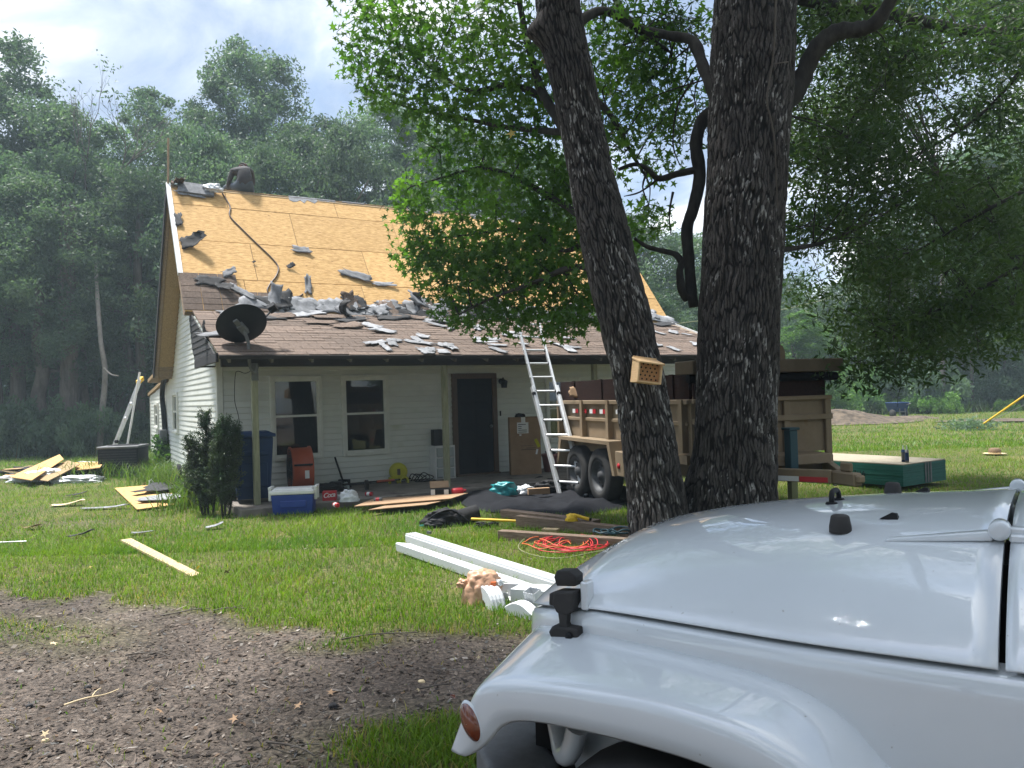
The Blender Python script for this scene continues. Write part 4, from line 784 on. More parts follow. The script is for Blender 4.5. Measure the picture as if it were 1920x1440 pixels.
for px, py, d, cr_, bf, rw, br in [(1400, 470, 48, 'wide', .05, 1.3, 0), (1480, 545, 52, 'low', .05, 1.2, 0), (1510, 600, 46, 'low', .02, .9, 1), (1570, 610, 50, 'low', .05, 1.1, 0), (1640, 510, 50, 'wide', .1, 1.3, 0), (1700, 420, 47, 'tall', .2, 1.4, 0), (1760, 330, 49, 'tall2', .2, 1.6, 0), (1830, 280, 46, 'tall', .15, 1.5, 0), (1900, 250, 48, 'wide', .15, 1.4, 0), (1970, 230, 46, 'tall', .15, 1.5, 0), (2050, 250, 47, 'wide', .15, 1.5, 0), (1690, 590, 45, 'low', .05, .8, 0), (1800, 560, 44, 'low', .05, .9, 0), (1880, 520, 44, 'low', .05, 1.0, 0), (1950, 500, 44, 'low', .05, 1.0, 0), (1740, 450, 54, 'wide', .0, 1.8, 0), (1850, 430, 54, 'wide', .0, 1.8, 0), (1620, 560, 56, 'wide', .0, 1.6, 0)]:
    tree(px, d, zt(px, py, d), cr_, bf, rw, RL.pop(0), RF, br, tk=1.3)
# a conifer sapling behind the trailer
tree(1508, 40, zt(1508, 585, 40), 'cone', .05, 1.0, 'light green layered young tree rising behind the trailer', None, 1, name='young_tree')
# slender bare trunks that can be told apart
def bare_trunk(pts, r0, r1, label, m_='bark_pale', limbs=()):
    P_ = Upts(*pts); o = thing('bare_tree', label, 'tree', P_[0]); m = MB(); limb(m, rel(P_, P_[0]), r0, r1, 10, 5, .05)
    m.build('trunk', MT[m_], o)
    if limbs:
        m = MB()
        for a, q0, q1 in limbs: limb(m, rel(Upts(*a), P_[0]), q0, q1, 6, 4, .08)
        m.build('branch', MT[m_], o)
    return o
bare_trunk([(186, 850, 26.5), (190, 790, 26.5), (197, 700, 26.6), (189, 640, 26.8), (183, 560, 27.4), (180, 500, 28.5), (178, 430, 29.5)], .11, .05, 'slim pale curved trunk at the edge of the left wood', 'bark_gray', limbs=[([(195, 690, 26), (208, 702, 25.8), (222, 705, 25.7)], .035, .02)])
for i, (px, d, w_, lb) in enumerate([(32, 29, .30, 'dark trunk near the left end of the wood'), (128, 28.5, .36, 'thick dark trunk left of the pale slim one'), (100, 30, .22, 'thin dark trunk behind the brush pile of the left wood'), (262, 30, .2, 'dark trunk close behind the gable ladder')]):
    bare_trunk([(px, 850, d), (px + 2, 700, d), (px - 4, 520, d), (px + 3, 380, d)], w_, w_ * .7, lb, 'bark_bg')
bare_trunk([(1770, 780, 42), (1768, 700, 42), (1766, 600, 42), (1768, 480, 42)], .14, .09, 'slim grey trunk at the back of the right lawn', 'bark_bg'); bare_trunk([(1823, 778, 42), (1822, 690, 42), (1819, 560, 42)], .10, .07, 'thin dark trunk right of the slim grey one', 'bark_bg')
bare_trunk([(1708, 690, 45), (1706, 600, 45), (1703, 480, 45)], .46, .4, 'broad dark trunk hanging behind the oak leaves', 'bark_bg'); bare_trunk([(1611, 745, 47), (1609, 700, 47), (1608, 640, 47)], .14, .11, 'pale straight trunk above the mulch heap', 'bark_pale')
# dead twiggy treetop against the cloud
def dead_tree():
    b0 = U(175, 740, 30); o = thing('dead_tree', 'thin half bare treetop of grey twigs against the clouds', 'tree', (b0[0], b0[1], 0)); m = MB(); lp = []; rq = random.Random(3)
    def br(p, d, ln, r_, lv):
        e = p + d * ln; mid = (p + e) / 2 + Vector((rq.uniform(-.1, .1), rq.uniform(-.1, .1), .05)) * ln; q = smooth_path([p, mid, e], 3); m.tube(q, [r_ * (1 - .45 * i / (len(q) - 1)) for i in range(len(q))], 5, cap=False)
        if lv == 0: lp.append(e); return
        for _ in range(3 if lv > 1 else 2):
            nd = (d + Vector((rq.uniform(-.65, .65), rq.uniform(-.5, .5), rq.uniform(-.15, .5)))).normalized(); br(e if rq.random() < .6 else mid, nd, ln * rq.uniform(.55, .8), r_ * .55, lv - 1)
    m.tube(smooth_path([Vector((0, 0, -.1)), Vector((.2, 0, 5)), Vector((0, .1, 9))], 5), .12, 8)
    br(Vector((0, .1, 9)), Vector((-.08, 0, 1)).normalized(), 2.0, .055, 4); br(Vector((.05, .1, 8.6)), Vector((.55, 0, 1)).normalized(), 2.2, .06, 4)
    m.build('trunk', MT['bark_bg'], o); r = np.random.RandomState(8); P = np.array([lp[i] for i in range(0, len(lp), 2)]); P = np.repeat(P, 14, 0) + r.randn(len(P) * 14, 3) * .22; P = P[(P[:, 0] > .9) | (r.rand(len(P)) < .12)]
    V, Fc = oval_leaves(P, .085, .035, r); tag(link('crown', np_mesh('crown', V, Fc, MT['bgleaf']), o), kind='stuff')
dead_tree()
# undergrowth bushes
BUSH = []
for q in range(4):
    r = np.random.RandomState(60 + q); nc = 34; a = r.rand(nc) * 6.283; rd = r.rand(nc) ** .6; C = np.c_[rd * np.cos(a), rd * np.sin(a), .15 + .8 * r.rand(nc) * (1 - .5 * rd)]; nl = 3800
    ii = r.randint(0, nc, nl); d = r.randn(nl, 3); d /= np.linalg.norm(d, axis=1)[:, None]; P = C[ii] + d * (.22 * r.rand(nl) ** .5)[:, None]; V, Fc = oval_leaves(P, .055, .024, r, .5); BUSH.append([np_mesh('bush', V, Fc, MT['bgleaf']), np_mesh('bush', V, Fc, MT['bgleaf_b'])])
def bush(px, py, d, wd, ht, label, group, br=0):
    c = G(px, py) if d is None else Vector((U(px, 740, d)[0], U(px, 740, d)[1], 0)); o = link('bush', BUSH[random.randint(0, 3)][br], None, (c[0], c[1], float(gz(c[0], c[1])) - .05), (0, 0, random.uniform(0, 6.28))); o.scale = (wd, wd, ht); tag(o, label, 'bush', group)
rq = random.Random(12)
for i in range(26): bush(rq.uniform(-70, 290), 0, rq.uniform(26.5, 31), rq.uniform(1, 1.7), rq.uniform(1.2, 2.3), 'dark leafy undergrowth bush at the foot of the left wood', 'undergrowth bushes along the left wood')
for i in range(20): bush(rq.uniform(1540, 1990), 0, rq.uniform(41.5, 46), rq.uniform(1.4, 2.4), rq.uniform(2.0, 3.6), 'green undergrowth bush along the back edge of the right lawn', 'undergrowth bushes beyond the right lawn', 0)
for px, d, w_, h_, lb in ((1575, 42, 2.0, 2.3, 'bright green bush just right of the trailer, behind the mulch heap'), (1640, 43, 1.6, 3.0, 'pale green bush above the wheelbarrow'), (1745, 41, 1.4, 1.6, 'rounded leafy bush between the two slim trunks'), (1775, 40, .75, 1.0, 'small bright yellow green bush standing alone at the lawn edge'), (1690, 42, 1.2, 1.2, 'low bright bush behind the wheelbarrow'), (1885, 40.5, .6, .8, 'small light bush near the yellow pole'), (1610, 42, 1.2, 1.9, 'light green bush left of the wheelbarrow')): bush(px, 0, d, w_, h_, lb, None, 1)
for i in range(9): bush(rq.uniform(1100, 1330), 0, rq.uniform(30, 33), 1.3, rq.uniform(1.5, 2.6), 'shadowed bush behind the right end of the house', 'bushes behind the house')
# far wood that reads as one mass
r = np.random.RandomState(99); nl = 90000; ang = np.radians(-44 + 88 * r.rand(nl)); dist = 58 + 14 * r.rand(nl); top = 6.5 + 3.0 * fbm(ang * 9, dist * .1, 71) + 5 * sstep(-.1, -.5, ang) + 3 * sstep(.42, .55, ang); P = np.c_[np.sin(ang) * dist, np.cos(ang) * dist, top * r.rand(nl) ** .8]
V, Fc = oval_leaves(P, .42, .2, r, .4); tag(link('far_wood', np_mesh('far_wood', V, Fc, MT['bgleaf'])), 'far dark mass of trees closing the view behind everything', 'wood', kind='stuff')
# ------------------------------------------------------------------ things on and round the house
HM = Matrix.Translation((HX, HY, 0)) @ Matrix.Rotation(YAW, 4, 'Z')
def T(x, y, z): return Matrix.Translation((x, y, z))
def RX(a): return Matrix.Rotation(R(a), 4, 'X')
def RY(a): return Matrix.Rotation(R(a), 4, 'Y')
def RZM(a): return Matrix.Rotation(R(a), 4, 'Z')
def lump(sx, sy, h, seed, n=30, k=18, amp=.35, fr=3.2, m=None, M=None, mi=0, floor=True):
    """crumpled closed blob sitting on its base"""
    m = m or MB(); rows = []
    for i in range(k + 1):
        ph = i / k * math.pi / 2 if floor else i / k * math.pi; row = []
        for j in range(n):
            a = 2 * math.pi * j / n; cz = math.sin(ph) if floor else (1 - math.cos(ph)) / 2; cr_ = max(math.cos(ph) ** .6, .02) if floor else max(math.sin(ph), .02)
            q = 1 + amp * (float(fbm(math.cos(a) * fr * cr_ + 9 + cz * 2, math.sin(a) * fr * cr_ + 7 + cz * 3, seed, 4)) - .5) * 2
            row.append((sx * cr_ * q * math.cos(a), sy * cr_ * q * math.sin(a), h * cz ** .8 * (.55 + .45 * q if i else 1)))
        rows.append(row)
    m.grid(rows, mi, True, True, M); return m
def one(name, m, mt, label, cat, loc=(0, 0, 0), rz=0, group=None, **kw):
    o = m.build(name, [MT[q] for q in mt] if isinstance(mt, list) else MT[mt], None, **kw); o.location = loc; o.rotation_euler = (0, 0, rz); return tag(o, label, cat, group)
def PT(name, m, mt, par, **kw): return m.build(name, MT[mt] if isinstance(mt, str) else mt, par, **kw)

# satellite dish on the first post
pc = U(453, 607, 11.55); dish = thing('satellite_dish', 'black satellite dish on a bent pole fixed to the corner porch post', 'dish', H2W(.31, -1.51, 1.98))
o0 = dish.location.copy(); nrm = Vector((-.35, .656, .669)).normalized(); up_ = Vector((.886, .0, .463)); xx = (up_ - nrm * up_.dot(nrm)).normalized(); yy = nrm.cross(xx)
DM = Matrix(((xx[0], yy[0], nrm[0], 0), (xx[1], yy[1], nrm[1], 0), (xx[2], yy[2], nrm[2], 0), (0, 0, 0, 1))); DM.translation = pc - o0
rows = [[(.37 * q * math.cos(a * math.pi / 20), .35 * q * math.sin(a * math.pi / 20), .085 * q * q - .085) for a in range(40)] for q in (.01, .25, .5, .75, .95, 1)]
g = MB().grid(rows, 0, True, True, DM); PT('reflector', g, 'black', dish, solid=.008)
bk = DM @ Vector((.02, -.07, -.10)); j0 = U(467, 660, 11.5) - o0
PT('bracket', MB().box((-.05, -.09, -.17), (.05, .09, -.075), 0, DM).box((-.035, -.2, -.15), (.035, -.05, -.11), 0, DM), 'mast', dish, bevel=.006)
PT('mast', MB().tube(smooth_path([bk + Vector((0, 0, .02)), U(465, 640, 11.5) - o0, j0, U(468, 682, 11.5) - o0, U(472, 694, 11.5) - o0, U(479, 697, 11.52) - o0, U(483, 685, 11.55) - o0], 5), .025, 10), 'mast', dish)
PT('mount_plate', MB().box((-.05, -.012, -.12), (.05, .004, .14), 0, T(0, 0, .05) @ RZM(30)), 'mast', dish)
PT('feed_arm', MB().tube([DM @ Vector((.30, .1, -.02)), DM @ Vector((.42, .15, .12)), DM @ Vector((.45, .16, .20))], .014, 6).box((.40, .10, .16), (.52, .22, .24), 0, DM), 'black', dish)
PT('cable', MB().tube(smooth_path([U(472, 694, 11.5) - o0, U(460, 700, 11.6) - o0, U(446, 696, 11.9) - o0, U(441, 705, 12.2) - o0, U(440, 750, 12.6) - o0, U(447, 780, 12.7) - o0, U(452, 818, 12.7) - o0], 5), .006, 5), 'black', dish)

# front ladder
FL, FRp, TL, TR = G(1050, 930, -.04), G(1099, 934, -.04), U(967, 604, 13.85), U(1013, 606, 14.05)
lad = thing('ladder', 'aluminium ladder standing on the black tarp and leaning on the porch eave', 'ladder', (FL + FRp) / 2); lo_ = lad.location.copy()
def lr_(p, q, t): return p + (q - p) * t
for a, b_ in ((FL, TL), (FRp, TR)):
    PT('rail', MB().bar(a - lo_, lr_(a, b_, .60) - lo_, .045, .085), 'alu', lad, bevel=.004); PT('rail', MB().bar(lr_(a, b_, .04) - lo_ + Vector((.025 if a is FL else -.025, .01, 0)), b_ - lo_ + Vector((.025 if a is FL else -.025, 0, 0)), .035, .065), 'alu', lad, bevel=.003)
    PT('foot', MB().box((-.04, -.06, -.01), (.04, .06, .05)), 'black', lad, loc=tuple(a - lo_)); PT('latch', MB().lathe([(.0, -.06), (.035, -.06), (.035, .06), (.0, .06)], 12, 0, Matrix.Translation(lr_(a, b_, .56) - lo_) @ RX(90)), 'black', lad)
rg = None
for i in range(12):
    t_ = .075 + i * .083; a, b_ = lr_(FL, TL, t_), lr_(FRp, TR, t_); PT('rung', MB().tube([a - lo_, b_ - lo_], .019, 8), 'alu', lad)
    if i % 2 == 0 or i > 7: PT('rung_collar', MB().tube([lr_(a, b_, .04) - lo_, lr_(a, b_, .13) - lo_], .026, 8).tube([lr_(a, b_, .87) - lo_, lr_(a, b_, .96) - lo_], .026, 8), 'black', lad)
# gable ladder and prop
a0, b0, a1, b1 = U(199, 872, 20.6), U(262, 712, 20.3), U(203, 872, 20.9), U(266, 707, 20.6)
gl2 = thing('ladder', 'aluminium ladder with yellow top leaning on the back corner behind the cooling unit', 'ladder', (a0[0], a0[1], -.05)); q0 = gl2.location.copy()
PT('rail', MB().bar(a0 - q0, b0 - q0, .035, .07), 'alu', gl2); PT('rail', MB().bar(a1 - q0, b1 - q0, .035, .07), 'alu', gl2)
for i in range(11): t_ = .06 + i * .085; PT('rung', MB().tube([lr_(a0, b0, t_) - q0, lr_(a1, b1, t_) - q0], .02, 7), 'alu', gl2)
PT('top_cap', MB().bar(lr_(a0, b0, .965) - q0 + Vector((-.03, 0, 0)), lr_(a1, b1, .985) - q0 + Vector((.03, 0, 0)), .07, .11), 'yel2', gl2)
for t_ in (.28, .55, .72): PT('latch', MB().lathe([(.0, -.035), (.045, -.035), (.045, .035), (.0, .035)], 10, 0, Matrix.Translation(lr_(a0, b0, t_) - q0 + Vector((.06, -.06, 0))) @ RX(90)), 'black' if t_ < .3 else 'alu', gl2)
p0 = U(231, 866, 20.2); p0[2] = -.05; one('pole', MB().tube([(0, 0, 0), U(262, 698, 20.2) - p0], .028, 8), 'white_paint', 'thin white pole leaning beside the gable ladder', 'pole', p0)
# flexible line set on the gable wall
one('cable_cover', MB().tube([HM @ Vector(p) for p in smooth_path([(-.04, 7.05, 2.27), (-.07, 7.5, 2.12), (-.06, 7.9, 1.8), (-.05, 7.75, 1.4), (-.05, 7.55, .9), (-.05, 7.5, .45)], 5)], .062, 10), 'black', 'thick black pipe sleeve running down the side wall', 'pipe')
mb_ = thing('meter_box', 'grey meter box with weeds climbing it on the side wall', 'meter box', HM @ Vector((-.05, 7.5, .62)), YAW); PT('box', MB().box((-.14, -.22, .0), (.02, .22, .36)), 'steel', mb_, bevel=.01); PT('conduit', MB().tube([(-.06, 0, .0), (-.06, .0, -.6)], .03, 8), 'steel', mb_)
r = np.random.RandomState(31); n_ = 1500; hz = r.rand(n_); P = np.c_[-.12 + .10 * r.randn(n_), .10 * r.randn(n_) - .5 * (1 - hz), .85 * hz]; P = np.array([list(HM @ Vector((p[0], 7.5 + p[1], p[2]))) for p in P]); V, Fc = oval_leaves(P, .045, .028, r, .5)
tag(link('vine', np_mesh('vine', V, Fc, MT['bgleaf_b'])), 'bright green vine climbing the side wall under the black pipe', 'vine')
# air conditioner
ac = thing('cooling_unit', 'black square outdoor cooling unit in tall grass by the side wall', 'air conditioner', (-9.32, 18.55, -.06), R(9))
PT('casing', MB().box((-.44, -.42, .06), (.44, .42, .66)), 'black', ac, bevel=.03, seg=2); PT('base_pan', MB().box((-.5, -.48, -.02), (.5, .48, .06)), 'concrete', ac)
PT('top_cover', MB().box((-.46, -.44, .66), (.46, .44, .715)), 'steel', ac, bevel=.02, seg=2); PT('fan_guard', MB().lathe([(.0, .74), (.2, .738), (.33, .725), (.36, .712)], 24), 'black', ac)
for i in range(9): PT('louvre', MB().box((-.41, -.432, .10 + i * .06), (.41, -.418, .125 + i * .06)), 'felt', ac)
# evergreen shrub by the corner post
def evergreen(px, py, d, specs, label):
    c = G(px, py); o = thing('evergreen_shrub', label, 'shrub', c); st = MB(); r = np.random.RandomState(int(px)); PP = []
    for dx_, dy_, h_, w_ in specs:
        top = Vector((dx_ * 1.5, dy_, h_ * .95)); p = smooth_path([Vector((dx_ * .4, 0, -.05)), Vector((dx_, dy_ * .7, h_ * .4)), top], 4); st.tube(p, [.02 * (1 - .75 * i / len(p)) for i in range(len(p))], 6)
        for i in range(int(115 * h_)):
            t_ = r.rand() ** .75; b_ = np.array(p[int(t_ * (len(p) - 1))]) * 1.0; b_[2] = .10 + t_ * (h_ - .12); wv = w_ * (1.1 - .8 * t_) * (.45 + .55 * min(1, t_ * 5)) * (.35 + .85 * r.rand()); a = r.rand() * 6.283
            e = b_ + np.array([math.cos(a) * wv, math.sin(a) * wv, .05 + .16 * r.rand()]); st.tube([b_, e], [.005, .002], 4, cap=False); nn = 46; tt = .25 + .8 * r.rand(nn, 1); fl_ = (e - b_) * tt; PP.append(b_ + fl_ + r.randn(nn, 3) * (.012 + .02 * (1.1 - tt)) + np.array([0, 0, .02]))
    PP = np.concatenate(PP); PT('stems', st, 'bark_dark', o); V, Fc = oval_leaves(PP, .019, .006, r, .9); tag(link('foliage', np_mesh('foliage', V, Fc, MT['juniper']), o), kind='stuff')
evergreen(392, 966, 11, [(-.04, .1, 1.42, .30), (.12, 0, 1.22, .22), (-.2, .1, 1.08, .26), (-.14, .25, .8, .30)], 'dark bushy evergreen shrub before the corner of the house')
evergreen(421, 968, 11, [(.02, 0, 1.30, .25), (.13, .1, 1.2, .2), (-.05, -.03, 1.0, .24)], 'thin brownish evergreen shrub half hiding the blue bin')
evergreen(360, 950, 11.5, [(0, 0, .62, .22), (.12, .1, .5, .2)], 'short evergreen sprout left of the tall shrub')
# bin
bn = thing('trash_bin', 'dark blue wheeled trash bin with lid behind the corner post', 'bin', H2W(.34, -1.0, ZT), YAW - .12)
PT('tub', MB().box((-.24, -.27, .06), (.24, .27, 1.0), taper=.055), 'navy', bn, bevel=.03, seg=2); PT('front_panel', MB().box((-.2, -.325, .25), (.2, -.285, .62)).box((-.23, -.345, .72), (.23, -.29, .80)), 'navy', bn, bevel=.012)
PT('lid', MB().box((-.33, -.36, 1.0), (.33, .36, 1.05)).box((-.30, -.30, 1.05), (.30, .30, 1.085), taper=-.06), 'navy', bn, bevel=.015, seg=2); PT('handle', MB().tube([(-.26, .36, 1.0), (-.26, .44, 1.02), (.26, .44, 1.02), (.26, .36, 1.0)], .02, 8), 'navy', bn)
for sx_ in (-1, 1): PT('wheel', MB().lathe([(.0, -.03), (.12, -.03), (.12, .03), (0, .03)], 16, 0, T(sx_ * .26, .27, .12) @ RY(90)), 'rubber', bn)
# cooler
ck = thing('cooler', 'blue cooler with white lid at the front edge of the porch', 'cooler', G(548, 964) + Vector((0, .12, .0)), R(6))
PT('body', MB().box((-.28, -.16, .0), (.28, .16, .29), taper=.02), 'blue', ck, bevel=.02, seg=2); PT('panel', MB().box((-.17, -.185, .10), (.20, -.165, .20)), 'blue', ck, bevel=.008)
PT('lid', MB().box((-.315, -.19, .29), (.315, .19, .345)).box((-.29, -.165, .345), (.29, .165, .375), taper=-.015), 'white', ck, bevel=.012, seg=2)
for sx_ in (-1, 1): PT('handle', MB().box((sx_ * .325 - .02, -.12, .20), (sx_ * .325 + .02, -.08, .39)).box((sx_ * .325 - .02, .08, .20), (sx_ * .325 + .02, .12, .39)).box((sx_ * .325 - .022, -.13, .36), (sx_ * .325 + .022, .13, .40)), 'white', ck, bevel=.006)
# drum fan
df = thing('drum_fan', 'orange red drum fan standing on the porch below the window', 'fan', H2W(1.23, -.42, ZT), 0); FMx = T(0, 0, .39) @ RZM(24) @ RY(90)
PT('drum', MB().lathe([(.365, -.17), (.385, -.17), (.385, -.15), (.365, -.14), (.365, .13), (.385, .14), (.385, .17), (.36, .17), (.355, .15), (.355, -.15), (.36, -.17)], 40, 0, FMx, cap=False), 'orange', df)
g = MB()
for q in range(7): g.lathe([(.05 + q * .047, -.172), (.055 + q * .047, -.178), (.06 + q * .047, -.172)], 30, 0, FMx, cap=False)
for q in range(8): a = q * math.pi / 8; g.tube([FMx @ Vector((.355 * math.cos(a), .355 * math.sin(a), -.175)), FMx @ Vector((-.355 * math.cos(a), -.355 * math.sin(a), -.175))], .004, 4)
PT('grille', g, 'black', df); g = MB().lathe([(0, -.1), (.07, -.1), (.07, .1), (0, .1)], 16, 0, FMx)
for q in range(4): g.box((.05, -.07, -.01), (.34, .07, .01), 0, FMx @ RZM(q * 90) @ RX(28))
PT('blades', g, 'black', df); PT('back_plate', MB().lathe([(0, .12), (.35, .12), (.35, .125), (0, .125)], 24, 0, FMx), 'black', df)
PT('strap', MB().lathe([(.372, .035), (.376, .035), (.376, .06), (.372, .06)], 24, 0, FMx @ T(0, 0, 0), cap=False) if False else MB().bar(tuple(FMx @ Vector((-.10, -.375, -.15))), tuple(FMx @ Vector((-.10, -.375, .15))), .012, .03), 'black', df); PT('label', MB().box((-.005, -.371, .02), (.125, -.363, .09), 0, FMx), 'white', df)
for sx_ in (-1, 1): PT('foot', MB().box((sx_ * .12 - .03, -.25, 0), (sx_ * .12 + .03, .25, .03), 0, RZM(24)), 'black', df)
# shovel, trimmer
FWD = Vector((math.sin(YAW), -math.cos(YAW), 0)); p0 = G(637, 911, ZT) + FWD * .22; one('dustpan', MB().tube([(0, 0, .08), U(616, 822, 13.85) - p0], .017, 8).prism([(-.16, -.1), (.17, -.14), (.12, .06), (-.1, .08)], 0.002, .05).prism([(-.1, .03), (.12, .0), (.11, .07), (-.09, .09)], .05, .13), 'black', 'long handled black dustpan leaning on the wall between the windows', 'dustpan', p0)
p0 = G(682, 917, ZT) + FWD * .16; tr = thing('lawn_edger', 'black and orange lawn edger with a small wheel lying along the porch wall', 'edger', p0)
pq = U(770, 897, 14.15) - p0; st = Vector((-.5, -.05, .10)); PT('shaft', MB().tube([st, lr_(st, pq, .45)], .018, 8), 'black', tr); PT('grip', MB().tube([lr_(st, pq, .52), lr_(st, pq, .76)], .022, 8), 'orange', tr); PT('shaft', MB().tube([lr_(st, pq, .45), pq], .015, 8), 'black', tr)
PT('wheel', MB().lathe([(.03, -.025), (.085, -.025), (.085, .025), (.03, .025)], 18, 0, T(0, 0, .085) @ RZM(20) @ RY(90)), 'rubber', tr); PT('motor', MB().box((-.62, -.08, .0), (-.42, .06, .16)), 'black', tr, bevel=.03, seg=2)
one('jacket', lump(.30, .14, .13, 4, amp=.6), 'cloth_black', 'black crumpled jacket on the porch beside the drum fan', 'jacket', G(612, 920, ZT) + FWD * .1)
one('rag', lump(.10, .07, .09, 14, amp=.6), 'cloth_black', 'small black rag at the foot of the drum fan', 'rag', G(596, 924, ZT))
# yellow cord reel
yr = thing('floor_blower', 'bright yellow round floor blower on the porch floor', 'blower', H2W(3.05, -.22, ZT), R(14)); YM = T(0, 0, .20) @ RX(90)
PT('housing', MB().lathe([(.03, -.11), (.12, -.11), (.155, -.085), (.165, -.05), (.165, .05), (.155, .085), (.12, .11), (.03, .11)], 26, 0, YM), 'yellow', yr)
PT('hub', MB().box((-.028, -.125, .15), (.028, -.10, .26)), 'tan_dark', yr); g = MB()
for sx_ in (-1, 1): g.lathe([(.06, -.12), (.09, -.12), (.09, .12), (.06, .12)], 16, 0, T(sx_ * .095, 0, .03) @ RX(90), cap=False)
PT('feet', g.box((-.17, -.11, .0), (-.14, .11, .10)).box((.14, -.11, 0), (.17, .11, .10)), 'yellow', yr)
g = MB(); rq = random.Random(9)
for q in range(5): c0 = H2W(3.05, -.25, ZT); g.tube(smooth_path([c0 + Vector((.16 + .05 * q, .08, .02)), c0 + Vector((.22 + .07 * q, .1, .12 + .05 * rq.random())), c0 + Vector((.34 + .07 * q, .12, .07)), c0 + Vector((.30 + .05 * q, .02, .01)), c0 + Vector((.5 + .04 * q, .12, .01))], 5), .009, 5)
one('cable_tangle', g, 'black', 'tangle of black cables on the porch right of the yellow blower', 'cables')
# soda carton with lettering
sc_ = thing('soda_carton', 'red soda carton with white script lettering on the porch', 'carton', G(619, 938, ZT), R(4)); PT('carton', MB().box((-.105, -.06, 0), (.10, .06, .145)), 'red', sc_, bevel=.004)
cu = bpy.data.curves.new('lettering', 'FONT'); cu.body = 'Coca'; cu.size = .10; cu.shear = .35; cu.extrude = .001; cu.offset = .0012; cu.space_character = .82; cu.materials.append(MT['white']); lt = bpy.data.objects.new('lettering', cu); COL.objects.link(lt); lt.parent = sc_; lt.location = (-.095, -.0625, .045); lt.rotation_euler = (R(90), R(-6), 0)
one('plastic_bag', lump(.13, .08, .17, 8, amp=.6), 'bag', 'white plastic bag slumped on the porch right of the soda carton', 'bag', G(655, 940, ZT)); one('plastic_bag', lump(.10, .07, .06, 18, amp=.5), 'clear', 'small clear plastic wrapper between carton and white bag', 'wrapper', G(640, 934, ZT)); one('plastic_bag', lump(.05, .05, .12, 28, amp=.5), 'clear', 'clear crumpled plastic cup by the black dustpan', 'cup', G(649, 918, ZT))
for px, py, a, l_, lb in ((692, 930, 70, .05, 'red drink can lying on the porch floor right of the bag'), (709, 941, 88, .055, 'silver and red crushed can near the flat cardboard'), (630, 951, 40, .045, 'white and red crushed can by the porch edge')):
    c = thing('drink_can', lb, 'can', G(px, py, ZT), R(a)); PT('can', MB().lathe([(.024, -.062), (.033, -.055), (.033, .055), (.024, .062)], 14, 0, T(0, 0, .033) @ RX(90)), 'red' if px < 700 else 'steel', c); PT('label', MB().lathe([(.0335, -.03), (.0335, .02)], 14, 0, T(0, 0, .033) @ RX(90), cap=False), 'white' if px < 700 else 'red', c)
# plastic drawers, cardboard box, bucket
pd = thing('storage_tower', 'cloudy white plastic drawer tower beside the front door', 'drawers', H2W(3.98, -.26, ZT), YAW); PT('frame', MB().box((-.2, .0, 0), (-.18, .34, .60)).box((.18, 0, 0), (.2, .34, .60)).box((-.2, 0, .60), (.2, .34, .62)).box((-.18, .32, 0), (.18, .34, .60)).box((-.18, 0, 0), (.18, .32, .015)), 'white', pd)
for q in range(3): PT('drawer', MB().box((-.172, -.015, .03 + q * .195), (.172, .31, .205 + q * .195)), 'clear', pd, bevel=.01); PT('drawer_lip', MB().box((-.175, -.03, .195 + q * .195), (.175, -.0, .215 + q * .195)), 'white', pd)
one('grey_carton', MB().box((-.09, -.08, 0), (.09, .08, .30)), 'felt', 'small dark carton on top of the plastic drawers', 'carton', H2W(3.9, -.08, ZT + .62), YAW, bevel=.004)
cb_ = thing('cardboard_box', 'tall brown cardboard box with shipping label right of the door', 'box', H2W(5.49, -.62, ZT), R(8)); PT('carton', MB().box((-.29, -.12, 0), (.30, .13, 1.10)), 'card', cb_, bevel=.006)
lb = PT('shipping_label', MB().box((-.15, -.124, .79), (.07, -.119, 1.0)), 'white', cb_); g = MB(); rq = random.Random(2)
for q in range(5): g.box((-.13, -.1255, .81 + q * .036), (-.13 + rq.uniform(.06, .17), -.124, .822 + q * .036))
PT('print', g, 'black', lb); PT('tape', MB().box((-.03, -.126, -.09), (.03, -.119, .08), 0, T(.23, 0, .60) @ RY(-24)), 'yellow', cb_); PT('sticker', MB().box((-.11, -.124, .745), (-.07, -.119, .775)), 'white', cb_); PT('sticker', MB().box((-.018, -.125, -.05), (.018, -.119, .05), 0, T(.22, 0, .43) @ RY(14)), 'white', cb_); PT('print', MB().box((.02, -.1235, .50), (.20, -.119, .512)).box((-.08, -.1235, .47), (.20, -.119, .482)).box((-.08, -.1235, .55), (.15, -.119, .556)), 'tan_dark', cb_)
one('paper_bag', lump(.09, .05, .07, 6, amp=.6), 'cloth_black', 'crumpled dark cloth on top of the tall cardboard box', 'cloth', H2W(5.42, -.62, ZT + 1.10)); one('paper_tag', MB().box((-.04, -.003, -.10), (.04, .003, .02)), 'white', 'white paper tag hanging at the top edge of the cardboard box', 'tag', tuple(H2W(5.40, -.755, ZT + 1.08)), R(8))
pk = thing('flower_pot', 'dusty pink plastic pot with dead plant beside the cardboard box', 'pot', H2W(6.12, -.55, ZT)); PT('pot', MB().lathe([(.0, 0), (.13, 0), (.165, .30), (.18, .30), (.18, .35), (.16, .35), (.15, .31), (.0, .30)], 20), 'pink', pk); PT('dead_plant', lump(.10, .09, .10, 5, amp=.9, M=T(0, 0, .30)), 'bark_dark', pk)
